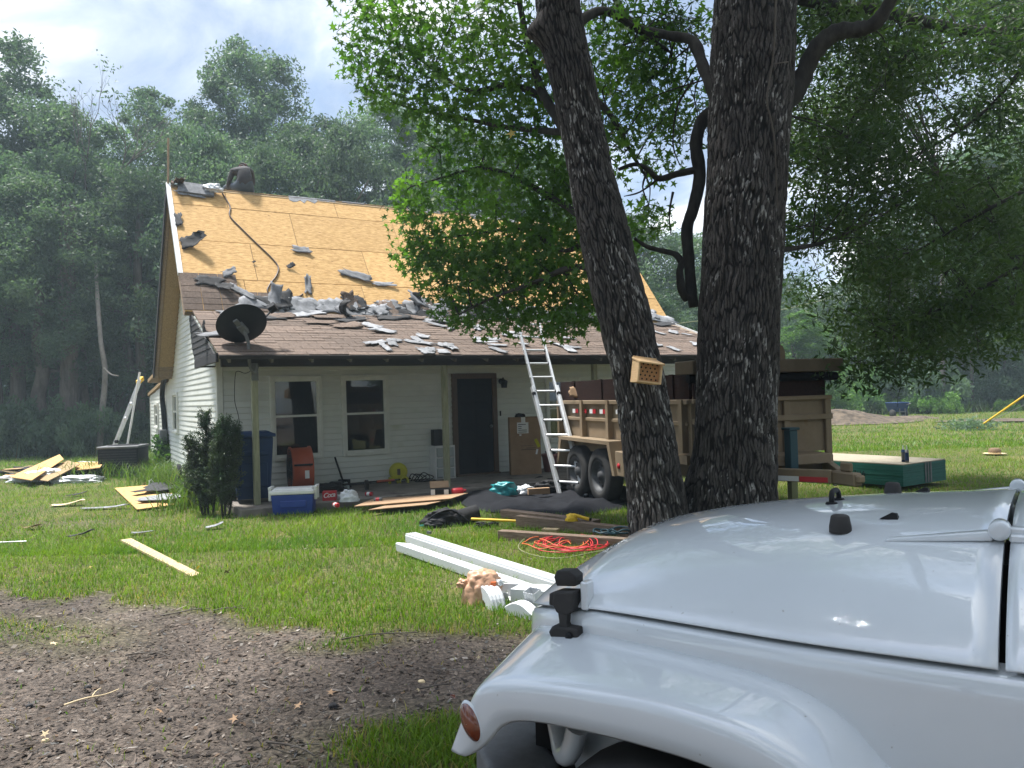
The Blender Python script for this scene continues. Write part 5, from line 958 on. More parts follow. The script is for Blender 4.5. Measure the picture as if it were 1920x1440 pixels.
# tarp and things on it
tq = [G(*p) for p in ((846, 931), (905, 912), (1015, 900), (1120, 902), (1215, 925), (1200, 950), (1085, 968), (965, 965), (880, 958))]; keep(*tq)
def sheet_poly(pts, h, seed, n=46, amp=.06, fr=2.2, base=.012):
    P = np.array([(p[0], p[1]) for p in pts]); c = P.mean(0); m = MB(); rows = []; ang = np.linspace(0, 1, n, endpoint=False) * len(P); ed = []
    for t_ in ang: i = int(t_); f_ = t_ - i; ed.append(P[i] * (1 - f_) + P[(i + 1) % len(P)] * f_)
    for k_ in range(17):
        q = k_ / 16; row = []
        for i, e in enumerate(ed):
            xy = c + (e - c) * q * (1 + .05 * (float(vn(i * .9, 0, seed)) - .5) * q); zz = base + h * (max(0, float(fbm(xy[0] * fr, xy[1] * fr, seed, 5)) - .38) * 2.2 + amp * float(fbm(xy[0] * 7, xy[1] * 7, seed + 3))) * (1 - q ** 8); row.append((xy[0], xy[1], float(gz(*xy)) + zz))
        rows.append(row)
    return m.grid(rows, 0, True, True)
one('tarp', sheet_poly(tq, .14, 6, amp=.25), 'tarp', 'crumpled black tarp spread on the ground before the porch', 'tarp')
one('plastic_bag', lump(.19, .12, .19, 41, amp=.6), 'teal', 'teal plastic bag lying on the black tarp', 'bag', G(943, 928, 0)); one('plastic_bag', lump(.13, .10, .12, 43, amp=.6), 'bag', 'greyish white plastic bag right of the teal bag', 'bag', G(985, 924, .02)); one('cloth_heap', lump(.25, .14, .16, 44, amp=.6), 'cloth_black', 'heap of black cloth on the tarp beside the ladder', 'cloth', G(1030, 920, .02)); one('cardboard_tube', MB().box((-.17, -.05, 0), (.17, .05, .09)), 'card', 'short brown cardboard piece half under the black cloth', 'cardboard', G(1010, 926, .03), R(12))
can = thing('fuel_can', 'red plastic can lying beside the second porch post', 'can', G(858, 930, .02), R(20)); PT('body', MB().lathe([(0, -.09), (.05, -.09), (.065, -.07), (.065, .07), (.05, .09), (0, .09)], 16, 0, T(0, 0, .065) @ RY(90)), 'red', can); PT('spout', MB().tube([(.08, 0, .07), (.14, 0, .08)], .022, 8), 'red', can)
bx = thing('tool_carton', 'small open black and white carton at the foot of the second post', 'carton', G(826, 934, .0), R(10)); PT('carton', MB().box((-.15, -.09, 0), (.15, .09, .15)), 'black', bx, bevel=.004); PT('side_label', MB().box((-.155, -.095, .02), (-.09, -.08, .15)).box((.05, -.0935, .06), (.12, -.09, .14)), 'white', bx); PT('lid', MB().box((-.15, -.0, 0), (.15, .16, .006), 0, T(0, .09, .15) @ RX(35)), 'card', bx)
for i, (pts, lb_) in enumerate(((((664, 958), (700, 943), (878, 932), (845, 943)), 'long flat brown cardboard sheet at the porch edge'), (((690, 961), (730, 951), (838, 942), (800, 951)), 'shorter cardboard sheet tucked under the long one'))):
    q = [G(*p, .0) for p in pts]; g = MB(); zb = .055 - i * .028; n_ = len(q); g.add([(p[0], p[1], zb) for p in q] + [(p[0], p[1], zb + .012) for p in q], [(3, 2, 1, 0), (4, 5, 6, 7)] + [(k_, (k_ + 1) % 4, 4 + (k_ + 1) % 4, 4 + k_) for k_ in range(4)]); one('cardboard_sheet', g, 'card', lb_, 'cardboard', fix=True); keep(*q)
# tool belt, gloves
tb = thing('tool_bag', 'black leather tool bag with pouches lying on the grass', 'tool bag', G(835, 984)); PT('bag', lump(.27, .15, .20, 51, amp=.5), 'cloth_black', tb); PT('pouch', MB().lathe([(.07, -.13), (.105, -.12), (.11, .12), (.10, .13), (.09, .13), (.085, .0)], 18, 0, T(.30, .02, .11) @ RZM(15) @ RY(78)), 'cloth_black', tb); PT('pouch', lump(.16, .1, .15, 53, amp=.5, M=T(.12, -.06, 0)), 'cloth_black', tb); PT('strap', MB().tube(smooth_path([Vector((-.26, -.05, .03)), Vector((-.1, -.14, .16)), Vector((.1, -.12, .2)), Vector((.3, -.1, .05))], 5), .014, 6), 'black', tb)
one('holster', lump(.14, .07, .10, 57, amp=.4), 'black', 'small black tool holster before the tool bag', 'holster', G(818, 989)); one('wire_brush', MB().box((-.09, -.012, .012), (.05, .012, .03)), 'teal', 'grey green handled brush at the tip of the holster', 'brush', G(800, 988), R(15), bevel=.004)
for q, (px, py, lb_) in enumerate(((903, 989, 'crumpled black work glove on the grass'), (925, 987, 'second black work glove beside the first one'))): one('work_glove', lump(.085, .05, .06, 60 + q, amp=.8), 'cloth_black', lb_, 'glove', G(px, py), R(20 + 40 * q))
# timbers
def beam(pa, pb, w_, h_, label, mt='wood_old', z=0, name='timber', cat='timber', grp=None, k=0):
    a, b_ = G(*pa), G(*pb); a[2] = z + h_ / 2 - .03; b_[2] = z + h_ / 2 - .03; d = b_ - a; q = thing(name, label, cat, (a[0], a[1], a[2])) if k else None
    o = one(name, MB().box((0, -w_ / 2, -h_ / 2), (d.length, w_ / 2, h_ / 2)), mt, label, cat, a, math.atan2(d[1], d[0]), grp, bevel=.004); s = np.array([-d[1], d[0]]) / d.length * w_ / 2
    keep(np.array(a)[:2] - s, np.array(b_)[:2] - s, np.array(b_)[:2] + s, np.array(a)[:2] + s); return o
beam((945, 972), (1120, 992), .14, .10, 'timber with a pale cut end lying furthest from the car'); beam((972, 988), (1260, 1018), .10, .13, 'weathered timber with the yellow tool resting on it'); beam((938, 1014), (1250, 1034), .11, .12, 'weathered timber nearest the red cord')
beam((1018, 1001), (1048, 1002), .1, .06, 'short pale wood block between the two timbers', 'wood_new', 0, 'wood_block', 'block')
a, b_ = U(884, 973, 9.75), U(972, 977, 9.5); one('level_pole', MB().tube([a, b_], .017, 8), 'yel2', 'bright yellow pole lying on the grass against the timber', 'pole')
yt = thing('staple_tool', 'yellow and black hand tool resting on the timber', 'tool', U(1072, 975, 8.98), R(-20)); PT('body', lump(.07, .05, .085, 71, amp=.25, M=T(0, 0, -.01)), 'yel2', yt); PT('handle', MB().tube([(.03, 0, .06), (.2, .02, .01)], .02, 8), 'yel2', yt); PT('grip', MB().tube([(.10, .05, .05), (.22, .06, .0)], .016, 8), 'black', yt)
# cords
def coil(name, px, py, sx, sy, n, rad, mt, label, seed, z=.02):
    c = G(px, py); rq = random.Random(seed); pts = []
    for i in range(n * 12):
        a = i / 12 * 2 * math.pi; k_ = 1 - .35 * rq.random() * .3 - .3 * (i // 12) / n; sh = .12 * math.sin(i / 12 * 1.7 + seed)
        pts.append(Vector((c[0] + sx * k_ * math.cos(a) + sh, c[1] + sy * k_ * math.sin(a) + .06 * math.sin(i * .11 + seed), z + .03 * (1 + math.sin(i * .45 + seed)) * rq.random() + .010)))
    one(name, MB().tube(smooth_path(pts, 3), rad, 6), mt, label, 'cord')
coil('extension_cord', 1075, 1030, .33, .36, 8, .0055, 'cord_red', 'coiled red extension cord on the grass before the timbers', 2); coil('extension_cord', 1040, 1028, .30, .34, 3, .0055, 'cord_or', 'looser orange cord round the left of the red coil', 5)
one('garden_hose', MB().tube(smooth_path([G(*p, .02) for p in ((990, 1005), (978, 1015), (972, 1026), (985, 1036), (1020, 1045), (1060, 1046), (1110, 1036), (1160, 1028))], 5), .006, 6), 'hose_g', 'thin olive garden hose curving round the coiled cords', 'hose'); coil('power_cable', 1150, 1015, .13, .14, 4, .010, 'cable_t', 'dark teal cable coiled against the timber by the car hood', 7, .06)
# gutters
def gut(p, q, prof, label, name, mt='gutter'):
    a, b_ = G(*p), G(*q); a[2] += .03; b_[2] += .03; d = b_ - a; n_ = len(prof); g = MB(); g.add([(0, y, z) for y, z in prof] + [(d.length, y, z) for y, z in prof], [(i, i + n_, (i + 1) % n_ + n_, (i + 1) % n_) for i in range(n_)] + [tuple(range(n_)), tuple(range(2 * n_ - 1, n_ - 1, -1))])
    o = one(name, g, mt, label, 'gutter', a, math.atan2(d[1], d[0]), fix=True); s = np.array([-d[1], d[0]]) / d.length * .09; keep(np.array(a)[:2] - s, np.array(b_)[:2] - s, np.array(b_)[:2] + s, np.array(a)[:2] + s)
rib = [(y_, z_) for q in range(5) for y_, z_ in ((-.058 + q * .0255, .076), (-.056 + q * .0255, .094), (-.043 + q * .0255, .094), (-.041 + q * .0255, .076))]
gut((770, 1020), (1110, 1128), [(-.062, 0), (.066, 0), (.066, .07)] + rib[::-1] + [(-.062, .07)], 'long ribbed white downspout pipe lying on the grass', 'downspout'); gut((757, 1036), (1080, 1147), [(-.085, 0), (.075, .0), (.075, .055), (.06, .06), (-.07, .085), (-.09, .075)], 'long flat white gutter length beside the ribbed downspout', 'gutter')
one('gutter_clip', MB().box((-.03, -.01, 0), (.03, .01, .03)), 'steel', 'small metal clip on the far end of the downspout', 'clip', G(803, 1014) + Vector((0, .1, .06)), R(-40))
bg_ = thing('grocery_bag', 'tan plastic grocery bag with orange print beside the gutters', 'bag', G(905, 1128)); PT('bag', lump(.15, .12, .24, 81, 40, 22, amp=.22, fr=4.5), 'bag_brown', bg_); PT('print', MB().box((.07, -.105, .09), (.11, -.06, .17)), 'cord_or', bg_); PT('knot', lump(.04, .03, .06, 83, amp=.7, M=T(-.15, -.02, .12)), 'bag_brown', bg_); PT('tissue', lump(.03, .03, .04, 84, amp=.6, M=T(.13, -.03, .13)), 'bag', bg_)
def elbow(px, py, rz, ang, label, l0=.07, l1=.09, tx=0, ty=0, sc_=1.0, dz=.05):
    """rectangular ribbed downspout elbow: straight piece, bend, straight piece"""
    g = MB(); p = [Vector((-l0, 0, 0)), Vector((-.02, 0, 0))]; d = Vector((1, 0, 0)); n_ = 5
    for i in range(1, n_ + 1): a = R(ang) * i / n_; p.append(p[-1] + Vector((math.cos(a), 0, -math.sin(a))) * .022)
    p.append(p[-1] + Vector((math.cos(R(ang)), 0, -math.sin(R(ang)))) * l1); rows = []
    prof = [(.040, -.052 + .104 * k_ / 8 + 0, (k_ % 2) * .006) for k_ in range(9)] + [(-.040, .052 - .104 * k_ / 8, (k_ % 2) * .006) for k_ in range(9)]
    for i, c in enumerate(p):
        d = (p[min(i + 1, len(p) - 1)] - p[max(i - 1, 0)]).normalized(); x = Vector((0, 1, 0)).cross(d); rows.append([(c + x * (u_ + math.copysign(e_, u_)) * sc_ + Vector((0, v_, 0)) * sc_) for u_, v_, e_ in prof])
    g.grid(rows, 0, False, True); o = one('downspout_elbow', g, 'gutter', label, 'elbow', G(px, py) + Vector((0, 0, dz)), 0, solid=.003); o.rotation_euler = (R(tx), R(ty), R(rz)); return o
elbow(922, 1136, -60, 70, 'ribbed white elbow lying against the grocery bag', dz=.095, sc_=1.15, l0=.10); elbow(972, 1152, -40, 60, 'white elbow lying lowest on the grass', ty=-30, dz=.05, sc_=1.05); elbow(1003, 1146, 50, 40, 'white elbow standing with its dark square mouth up, nearest the car', ty=75, dz=.05, l0=.11)
one('gutter_outlet', MB().box((-.13, -.06, .0), (.10, .07, .012)).box((-.13, .058, .012), (.10, .07, .11)).box((-.13, -.06, .012), (-.118, .058, .10)).box((-.03, -.075, .02), (.03, -.06, .07)), 'gutter', 'white open gutter outlet behind the ribbed elbow', 'gutter outlet', G(950, 1124), R(-14), bevel=.003)
one('gutter_corner', MB().prism([(-.16, -.07), (.22, -.11), (.26, .05), (.05, .12), (-.13, .09)], .10, .106).prism([(-.16, -.07), (.22, -.11), (.222, -.105), (-.158, -.064)], .0, .10).prism([(.22, -.11), (.26, .05), (.255, .052), (.215, -.107)], .0, .10), 'gutter', 'white gutter corner piece behind the elbows', 'gutter corner', G(1000, 1128), R(-16))
# lawn board, sheets, debris
def flatquad(name, pts, th, mt, label, cat, z=.02, group=None, tilt=0):
    q = [G(*p) for p in pts]; keep(*q); c = sum(q, Vector()) / len(q); n_ = len(q); hs = [z + tilt * (1 if i < n_ / 2 else -1) for i in range(n_)]
    g = MB(); g.add([(p[0] - c[0], p[1] - c[1], h) for p, h in zip(q, hs)] + [(p[0] - c[0], p[1] - c[1], h + th) for p, h in zip(q, hs)], [tuple(range(n_))[::-1], tuple(range(n_, 2 * n_))] + [(k_, (k_ + 1) % n_, n_ + (k_ + 1) % n_, n_ + k_) for k_ in range(n_)]); return one(name, g, mt, label, cat, c, 0, group, fix=True)
flatquad('board', ((226, 1020), (246, 1017), (378, 1080), (359, 1084)), .022, 'wood_new', 'pale narrow board lying alone on the lawn', 'board', .012)
flatquad('sheathing_board', ((215, 919), (296, 912), (350, 948), (257, 960)), .014, 'osb', 'square of torn off roof sheathing on the lawn by the shrub', 'board', .03)
def scrap_mb(Ln, Wd, curl, seed, tear=.25, fold=0):
    rq = random.Random(seed); rows = []; n_ = 9
    e0 = [tear * Ln * (rq.random() - .5) for _ in range(6)]; e1 = [tear * Ln * (rq.random() - .5) for _ in range(6)]; s0 = [tear * Wd * .7 * (rq.random() - .5) for _ in range(n_)]; s1 = [tear * Wd * .7 * (rq.random() - .5) for _ in range(n_)]
    for i in range(n_):
        row = []
        for j in range(6):
            t_ = i / (n_ - 1); x = -Ln / 2 + e0[j] + t_ * (Ln + e1[j] - e0[j]); y = -Wd / 2 + s0[i] + j / 5 * (Wd + s1[i] - s0[i]); a = curl * (t_ ** 2) * 1.6 if not fold else curl * max(0, t_ - .45) * 2.2; Rr = Ln / max(abs(curl) * 1.6, .01)
            zz = (Ln * t_ ** 2 * .5 * curl if abs(curl) < 1 else Rr * (1 - math.cos(a))); xx = x if abs(curl) < 1 else -Ln / 2 + Rr * math.sin(a) + e0[j]; row.append((xx, y, zz + .012 * Ln * math.sin(j * 1.3 + i * .7 + seed)))
        rows.append(row)
    return MB().grid(rows, 0, True)
def ground_scrap(px, py, L_, W_, rz, curl, mt, label, seed, z=.03, name='shingle_scrap', cat='shingle scrap', grp=None): return one(name, scrap_mb(L_, W_, curl, seed), mt, label, cat, G(px, py) + Vector((0, 0, z)), R(rz), grp, solid=.005)
ground_scrap(318, 922, .9, 1.5, 14, .10, 'felt', 'large dark felt piece across the square of sheathing', 1, .10); ground_scrap(318, 942, .85, .9, -8, .08, 'shingle_gray', 'flat grey shingle piece at the near edge of the sheathing', 2, .09); ground_scrap(340, 918, .5, .6, 25, 1.2, 'felt', 'black curled felt piece standing up by the shrub', 3, .12); ground_scrap(345, 935, .5, .3, 80, .15, 'felt', 'black felt strip under the shrub', 4, .05); ground_scrap(265, 945, .12, .06, 30, .1, 'shingle_gray', 'thumb sized grey scrap on the bare sheathing', 5, .05)
one('cup', lump(.06, .055, .12, 91, amp=.3), 'bag', 'small white plastic cup behind the square of sheathing', 'cup', G(283, 911)); one('rock_chip', lump(.035, .035, .08, 92, amp=.3), 'card', 'small brown lump beside the white cup', 'lump', G(271, 911))
for px, py, L_, W_, rz, cu_, mt, lb_ in ((150, 1009, .28, .09, 12, .5, 'felt', 'black curled felt scrap alone on the lawn left of the board'), (267, 1003, .26, .09, -5, .12, 'shingle_gray', 'flat grey scrap on the grass just above the board'), (402, 992, .2, .14, 25, .5, 'shingle_gray', 'small grey scrap on the grass in front of the shrub'), (62, 993, .22, .12, -20, .4, 'card', 'light brown scrap at the far left of the lawn'), (145, 931, .3, .14, 20, .4, 'felt', 'black scrap on the lawn before the wood pile'), (128, 950, .5, .2, 0, .3, 'straw', 'pale tan scrap on the worn strip of lawn'), (196, 956, .7, .14, 5, .12, 'shingle_gray', 'long grey scrap on the worn strip of lawn'), (112, 895, .5, .12, 0, .2, 'felt', 'dark scrap on the grass before the heap of sheathing')): ground_scrap(px, py, L_, W_, rz, cu_, mt, lb_, int(px))
one('rod', MB().tube([G(0, 1017, .0), G(50, 1015, .0)], .009, 6), 'alu', 'thin light rod lying at the left edge of the lawn', 'rod')
# wood pile
WP = [((0, 888), (40, 868), (112, 862), (95, 880), .02, 'osb', 'pale sheathing sheet sticking out at the far left of the wood heap'), ((18, 884), (112, 852), (120, 866), (60, 893), .10, 'osb', 'broad orange sheathing sheet on top of the wood heap'), ((110, 853), (196, 866), (188, 882), (118, 872), .06, 'osb', 'pale sheathing sheet sloping to the back of the wood heap'), ((20, 893), (130, 872), (140, 880), (60, 897), .01, 'osb_old', 'dark sheathing sheet at the bottom of the wood heap'), ((60, 884), (128, 862), (150, 874), (90, 890), .05, 'osb_old', 'weathered sheet in the middle of the wood heap'), ((0, 902), (18, 889), (26, 893), (18, 905), .02, 'wood_new', 'short pale board end at the picture edge before the wood heap'), ((128, 870), (196, 860), (200, 865), (140, 878), .015, 'wood_new', 'pale board under the sloping sheet of the wood heap')]
for a, b_, c, d, z, mt, lb_ in WP:
    q = [G(px, min(py + 12, 903)) if z < .03 else G(px, py + 22) for px, py in (a, b_, c, d)]; zs = [z + .03, z + .22 if z > .03 else z + .03, z + .25 if z > .03 else z + .03, z + .05]; cc_ = sum(q, Vector()) / 4
    g = MB(); g.add([(p[0] - cc_[0], p[1] - cc_[1], h) for p, h in zip(q, zs)] + [(p[0] - cc_[0], p[1] - cc_[1], h + .016) for p, h in zip(q, zs)], [(3, 2, 1, 0), (4, 5, 6, 7)] + [(k_, (k_ + 1) % 4, 4 + (k_ + 1) % 4, 4 + k_) for k_ in range(4)]); one('sheathing_sheet', g, mt, lb_, 'board', cc_, 0, 'torn off boards heaped on the lawn', fix=True)
for k_, (px, py, L_, rz, mt, lb_) in enumerate(((60, 897, .9, 12, 'wood_new', 'splintered pale board lowest in front of the wood heap'), (150, 880, .8, -20, 'osb', 'splintered sheathing piece right of the wood heap'), (35, 893, .7, 40, 'osb_old', 'dark splintered board at the left foot of the heap'), (120, 893, 1.1, 3, 'osb_old', 'long dark splinter lying along the foot of the heap'), (90, 879, .8, -35, 'osb', 'broken sheathing corner poking out of the heap'))):
    o = scrap_mb(L_, .22, .12, 880 + k_, .5).build('broken_board', MT[mt], None, solid=.014); o.location = G(px, py) + Vector((0, 0, .08 + .05 * (k_ % 3))); o.rotation_euler = (R(6 * (k_ - 2)), R(5 * (2 - k_)), R(rz)); tag(o, lb_, 'board', 'splintered boards round the wood heap')
for px, py, w_, mt, lb_ in ((75, 888, .9, 'felt', 'dark torn felt squashed under the wood heap'), (110, 884, .7, 'felt', 'dark torn felt at the near side of the wood heap')): one('felt_heap', lump(w_, .35, .22, int(px), amp=.6), mt, lb_, 'felt', G(px, py + 3))
one('metal_flashing', MB().bar(G(150, 866, .1), G(200, 868, .1), .12, .03), 'drip', 'white metal strip behind the wood heap', 'flashing'); beam((95, 890), (158, 886), .09, .05, 'thin pale batten before the wood heap', 'wood_new', 0, 'batten', 'batten')
for px, py, sx_, sy_, h_, lb_ in ((12, 899, .45, .22, .08, 'flat white plastic roll at the left edge of the lawn'), (46, 903, .36, .2, .12, 'white plastic bundle next to the flat roll'), (82, 902, .38, .25, .26, 'crumpled white plastic bundle standing highest'), (146, 904, .60, .3, .14, 'spread white plastic sheet with leaves growing through'), (185, 884, .45, .3, .16, 'white insulation shreds beside the cooling unit'), (110, 901, .25, .15, .06, 'small flat white plastic scrap between the bundles')): one('plastic_sheet', lump(sx_, sy_, h_, int(px), 26, amp=.6, fr=4), 'bag', lb_, 'plastic sheet', G(px, py))
# roof debris
def roof_scrap(Mx, u0, s0, L_, W_, rz, curl, mt, label, seed, grp=None, fold=0, z=.028, rx=0):
    o = scrap_mb(L_, W_, curl, seed, .3, fold).build('shingle_scrap', MT[mt], None, solid=.006); o.matrix_world = HM @ Mx @ T(u0, s0, z) @ RZM(rz) @ RX(rx); tag(o, label, 'shingle scrap', grp)
for u0, s0, L_, W_, rz, cu_, mt, lb_ in ((1.92, 1.74, .34, .17, -10, .1, 'shingle_gray', 'flat grey scrap alone in the middle of the bare sheathing'), (2.9, 1.06, .62, .2, -22, .1, 'shingle_gray', 'long grey scrap lying on the bare sheathing'), (3.4, .86, .42, .1, -2, .08, 'shingle_gray', 'thin grey strip right of the long scrap'), (1.85, .72, .42, .13, 84, .3, 'shingle_gray', 'upright grey scrap pointing up the roof'), (.45, .95, .22, .16, 20, .8, 'shingle_gray', 'curled grey scrap near the left of the sheathing'), (.62, .48, .5, .13, -42, .12, 'shingle_gray', 'slanting grey strip leaning up from the torn edge'), (1.62, 1.24, .14, .1, 30, .7, 'felt', 'tiny dark curl beside the air hose'), (-.12, 1.72, .42, .3, 10, .9, 'felt', 'dark torn felt curling at the left roof edge'), (-.27, 2.35, .12, .35, 0, .3, 'felt', 'narrow dark felt tatter high on the left roof edge'), (.1, .72, .5, .24, -8, .04, 'felt', 'dark felt patch above the brown shingles'), (.30, .60, .35, .18, -30, .5, 'felt', 'black felt curl at the end of the dark patch'), (-.18, 3.38, .28, .22, -75, 1.1, 'shingle', 'brown curled shingle hanging at the ridge end'), (.0, 3.2, .2, .5, 88, .3, 'shingle_gray', 'brown grey tongue hanging from the ridge end'), (.95, 1.3, .07, .04, 30, .3, 'felt', 'pea sized dark scrap low on the sheathing'), (.42, 3.32, .1, .05, 0, .2, 'felt', 'small dark scrap below the ridge')): roof_scrap(MU, u0, s0, L_, W_, rz, cu_, mt, lb_, int(u0 * 100 + s0 * 10))
rq = random.Random(21)
for i in range(46):
    u0 = rq.uniform(1.1, 10.2); s0 = rq.uniform(.05, .42) + (.12 if u0 < 1.5 else 0); big = rq.random() < .12; roof_scrap(MU, u0, s0, rq.uniform(.25, .55), rq.uniform(.18, .34), rq.choice((0, 90, 180, 90)) + rq.uniform(-22, 22), rq.choice((.03, .05, .08, .12, .22)) if not big else rq.uniform(.4, .8), rq.choice(('shingle_gray', 'shingle_gray', 'shingle_gray', 'felt', 'shingle')), 'torn shingle curling up along the ragged edge of the bare roof', 300 + i, 'torn shingles along the ragged edge of the bare roof', 1 if rq.random() < .5 else 0, .03)
for i in range(22):
    u0 = .9 + i * .44 + rq.uniform(-.15, .15); roof_scrap(MU, u0, rq.uniform(.08, .26), rq.uniform(.5, .95), rq.uniform(.22, .42), rq.choice((0, 180)) + rq.uniform(-9, 9), rq.uniform(.02, .06), rq.choice(('shingle_gray', 'shingle_gray', 'shingle_light', 'felt')), 'flat grey torn shingle strip along the ragged roof edge', 900 + i, 'flat torn strips along the ragged roof edge', 0, .018)
for i in range(20):
    u0 = rq.uniform(.3, 10.2); roof_scrap(MP, u0, LP - rq.uniform(0, .5), rq.uniform(.35, .7), rq.uniform(.2, .33), rq.choice((0, 180)) + rq.uniform(-30, 30), rq.choice((.04, .08, .15)), rq.choice(('shingle_gray', 'felt', 'shingle')), 'loose shingle lying just below the ragged roof edge', 500 + i, 'loose shingles below the ragged roof edge', 0, .03)
for i in range(46):
    u0 = rq.gauss(3.6, 1.3) if i < 26 else rq.uniform(4.5, 10); s0 = rq.uniform(.25, 2.0) if i > 12 else rq.uniform(.2, .9); u0 = max(.8, min(10, u0)); roof_scrap(MP, u0, s0, rq.uniform(.14, .5), rq.uniform(.08, .24), rq.uniform(0, 360), rq.choice((.03, .06, .1, .2)), rq.choice(('shingle_light', 'shingle_light', 'shingle_gray')), 'pale shingle scrap strewn over the brown porch roof', 700 + i, 'pale scraps strewn over the porch roof', 0, .03)
for u0, s0, L_, W_, rz, cu_, mt, lb_ in ((2.15, 1.75, .5, .3, 5, .15, 'shingle', 'brown grey shingle slab lying upside down on the porch roof'), (1.75, 1.95, .55, .2, -5, .1, 'shingle', 'thin brown shingle slab left of the upturned one'), (2.25, 2.55, .42, .3, 180, 1.7, 'felt', 'black shingle rolled open like a tube'), (-.1, 1.05, .55, .22, 8, .3, 'shingle_gray', 'grey shingle sliding off the left porch eave'), (3.0, .14, .34, .22, 90, .05, 'shingle_light', 'pale striped shingle overhanging the porch eave'), (3.3, .12, .2, .2, 80, .08, 'shingle_light', 'small pale shingle beside the striped one')): roof_scrap(MP, u0, s0, L_, W_, rz, cu_, mt, lb_, int(u0 * 97))
fl = scrap_mb(.5, .26, 1.0, 77).build('felt_flap', MT['felt'], None, solid=.006); fl.matrix_world = HM @ T(-.30, -.55, 2.62) @ RY(100); tag(fl, 'black felt flap hanging over the porch end boards', 'felt flap')
hose = [MU @ Vector((u_, s_, .02)) for u_, s_ in ((.62, 3.3), (.72, 2.9), (.68, 2.6), (.85, 2.25), (1.1, 1.8), (1.3, 1.45), (1.38, 1.2), (1.3, .95), (1.15, .72), (1.08, .52), (1.25, .40), (1.6, .42), (1.72, .5))]
o = MB().tube(smooth_path(hose, 6), .014, 6).build('air_hose', MT['cord_br']); o.matrix_world = HM; tag(o, 'brown air hose snaking down the bare sheathing', 'hose')
o = MB().box((-.38, -.16, 0), (.28, .16, .05)).build('shingle_bundle', MT['shingle_gray'], None, bevel=.006); o.matrix_world = HM @ MU @ T(.18, 3.30, .02) @ RZM(-4); tag(o, 'grey shingle bundle lying beside the seated roofer', 'shingle bundle')
o = lump(.17, .10, .10, 95, amp=.6).build('plastic_wrap', MT['bag']); o.matrix_world = HM @ MU @ T(.45, 3.33, .07); tag(o, 'white plastic wrap on the shingle bundle', 'plastic wrap')
s0 = HM @ Vector((UL + .01, RV, RZ)); one('stick', MB().tube([s0 + Vector((0, 0, -.2)), s0 + Vector((.03, 0, .9))], .022, 6), 'tan_pole', 'thin wooden stick standing up at the ridge end', 'stick')
# bee box on the leaning trunk
BM_ = Matrix.Translation(U(1213, 696, 7.93)) @ RZM(14) @ RY(8); bee = thing('bee_house', 'small pale wooden bee box with drilled holes on the leaning trunk', 'bee house'); bee.matrix_world = BM_
PT('back_board', MB().box((-.13, .08, -.125), (.13, .10, .15)), 'pinebox', bee, bevel=.003); PT('roof', MB().box((-.14, -.12, -.009), (.14, .10, .009), 0, T(0, 0, .105) @ RX(14)), 'pinebox', bee, bevel=.003)
for sx_ in (-1, 1): PT('side', MB().box((sx_ * .122 - .010, -.085, -.125), (sx_ * .122 + .010, .08, .095)), 'pinebox', bee, bevel=.002)
PT('base', MB().box((-.112, -.085, -.125), (.112, .08, -.107)), 'pinebox', bee, bevel=.002); blk = PT('block', MB().box((-.1115, -.05, -.1065), (.1115, .08, .09)), 'pine_in', bee)
for rr in range(5):
    for q in range(4): PT('hole', MB().lathe([(0, 0), (.0095, 0), (.0095, .003), (0, .003)], 10, 0, T(-.075 + q * .05 - (.012 if rr % 2 else -.008), -.049, -.085 + rr * .038) @ RX(90)), 'hole', blk)
# trailer
tl = thing('dump_trailer', 'tan dump trailer with dark brown side boards behind the trunks', 'trailer', (2.11, 9.3, -.04), math.atan2(.95, -.312))
# local: x to the rear, y towards the viewer side, z up
LT, WT, Z0, Z1 = 4.15, 2.0, .80, 1.50
g = MB().box((0, -.06, Z0), (LT, -.0, Z1)); side = PT('side_panel', g, 'tan', tl); PT('side_panel', MB().box((0, -WT, Z0), (LT, -WT + .06, Z1)), 'tan', tl)
PT('floor', MB().box((0, -WT + .06, Z0), (LT, -.06, Z0 + .06)), 'tan_dark', tl); PT('front_panel', MB().box((-.05, -WT, Z0), (-.002, .0, Z1)), 'tan', tl); PT('tailgate', MB().box((LT + .002, -WT, Z0), (LT + .05, 0, Z1)), 'tan', tl)
PT('top_rail', MB().box((-.05, .003, Z1 - .06), (LT, .06, Z1)), 'tan', tl, bevel=.008); PT('mid_rail', MB().box((0, .003, 1.18), (LT, .035, 1.235)), 'tan', tl, bevel=.008); PT('bottom_rail', MB().box((0, .003, Z0 - .08), (LT, .05, Z0 + .03)), 'tan', tl)
for x in (.03, .55, 1.15, 2.1, 3.05, 4.02): PT('upright', MB().box((x, .062, Z0 + .06), (x + .085, .085, Z1 - .0)).box((x, .003, Z0 + .06), (x + .085, .062, Z1 - .062)), 'tan', tl)
for i, x in enumerate((.50, 1.30, 1.70, 2.25, 2.62, 2.97, 3.3)):
    PT('reflector', MB().box((x, .037, 1.30), (x + .11, .041, 1.365)), 'red', tl); PT('reflector', MB().box((x + .112, .037, 1.30), (x + .22, .041, 1.365)), 'white', tl)
PT('side_board', MB().box((0, -.055, Z1 + .002), (LT, -.01, Z1 + .31)), 'brown_board', tl); PT('side_board', MB().box((0, -WT + .01, Z1 + .002), (LT, -WT + .055, Z1 + .31)), 'brown_board', tl); PT('side_board', MB().box((-.04, -WT + .06, Z1 + .002), (.0, -.06, Z1 + .29)), 'brown_board', tl)
for x in (.35, 1.4, 2.45, 3.5): PT('board_batten', MB().box((x, -.009, Z1 + .002), (x + .09, .012, Z1 + .315)), 'brown_board', tl)
PT('tarp_box', MB().box((-.22, -WT - .1, Z1 + .30), (.20, .06, Z1 + .46)), 'tan_dark', tl, bevel=.01)
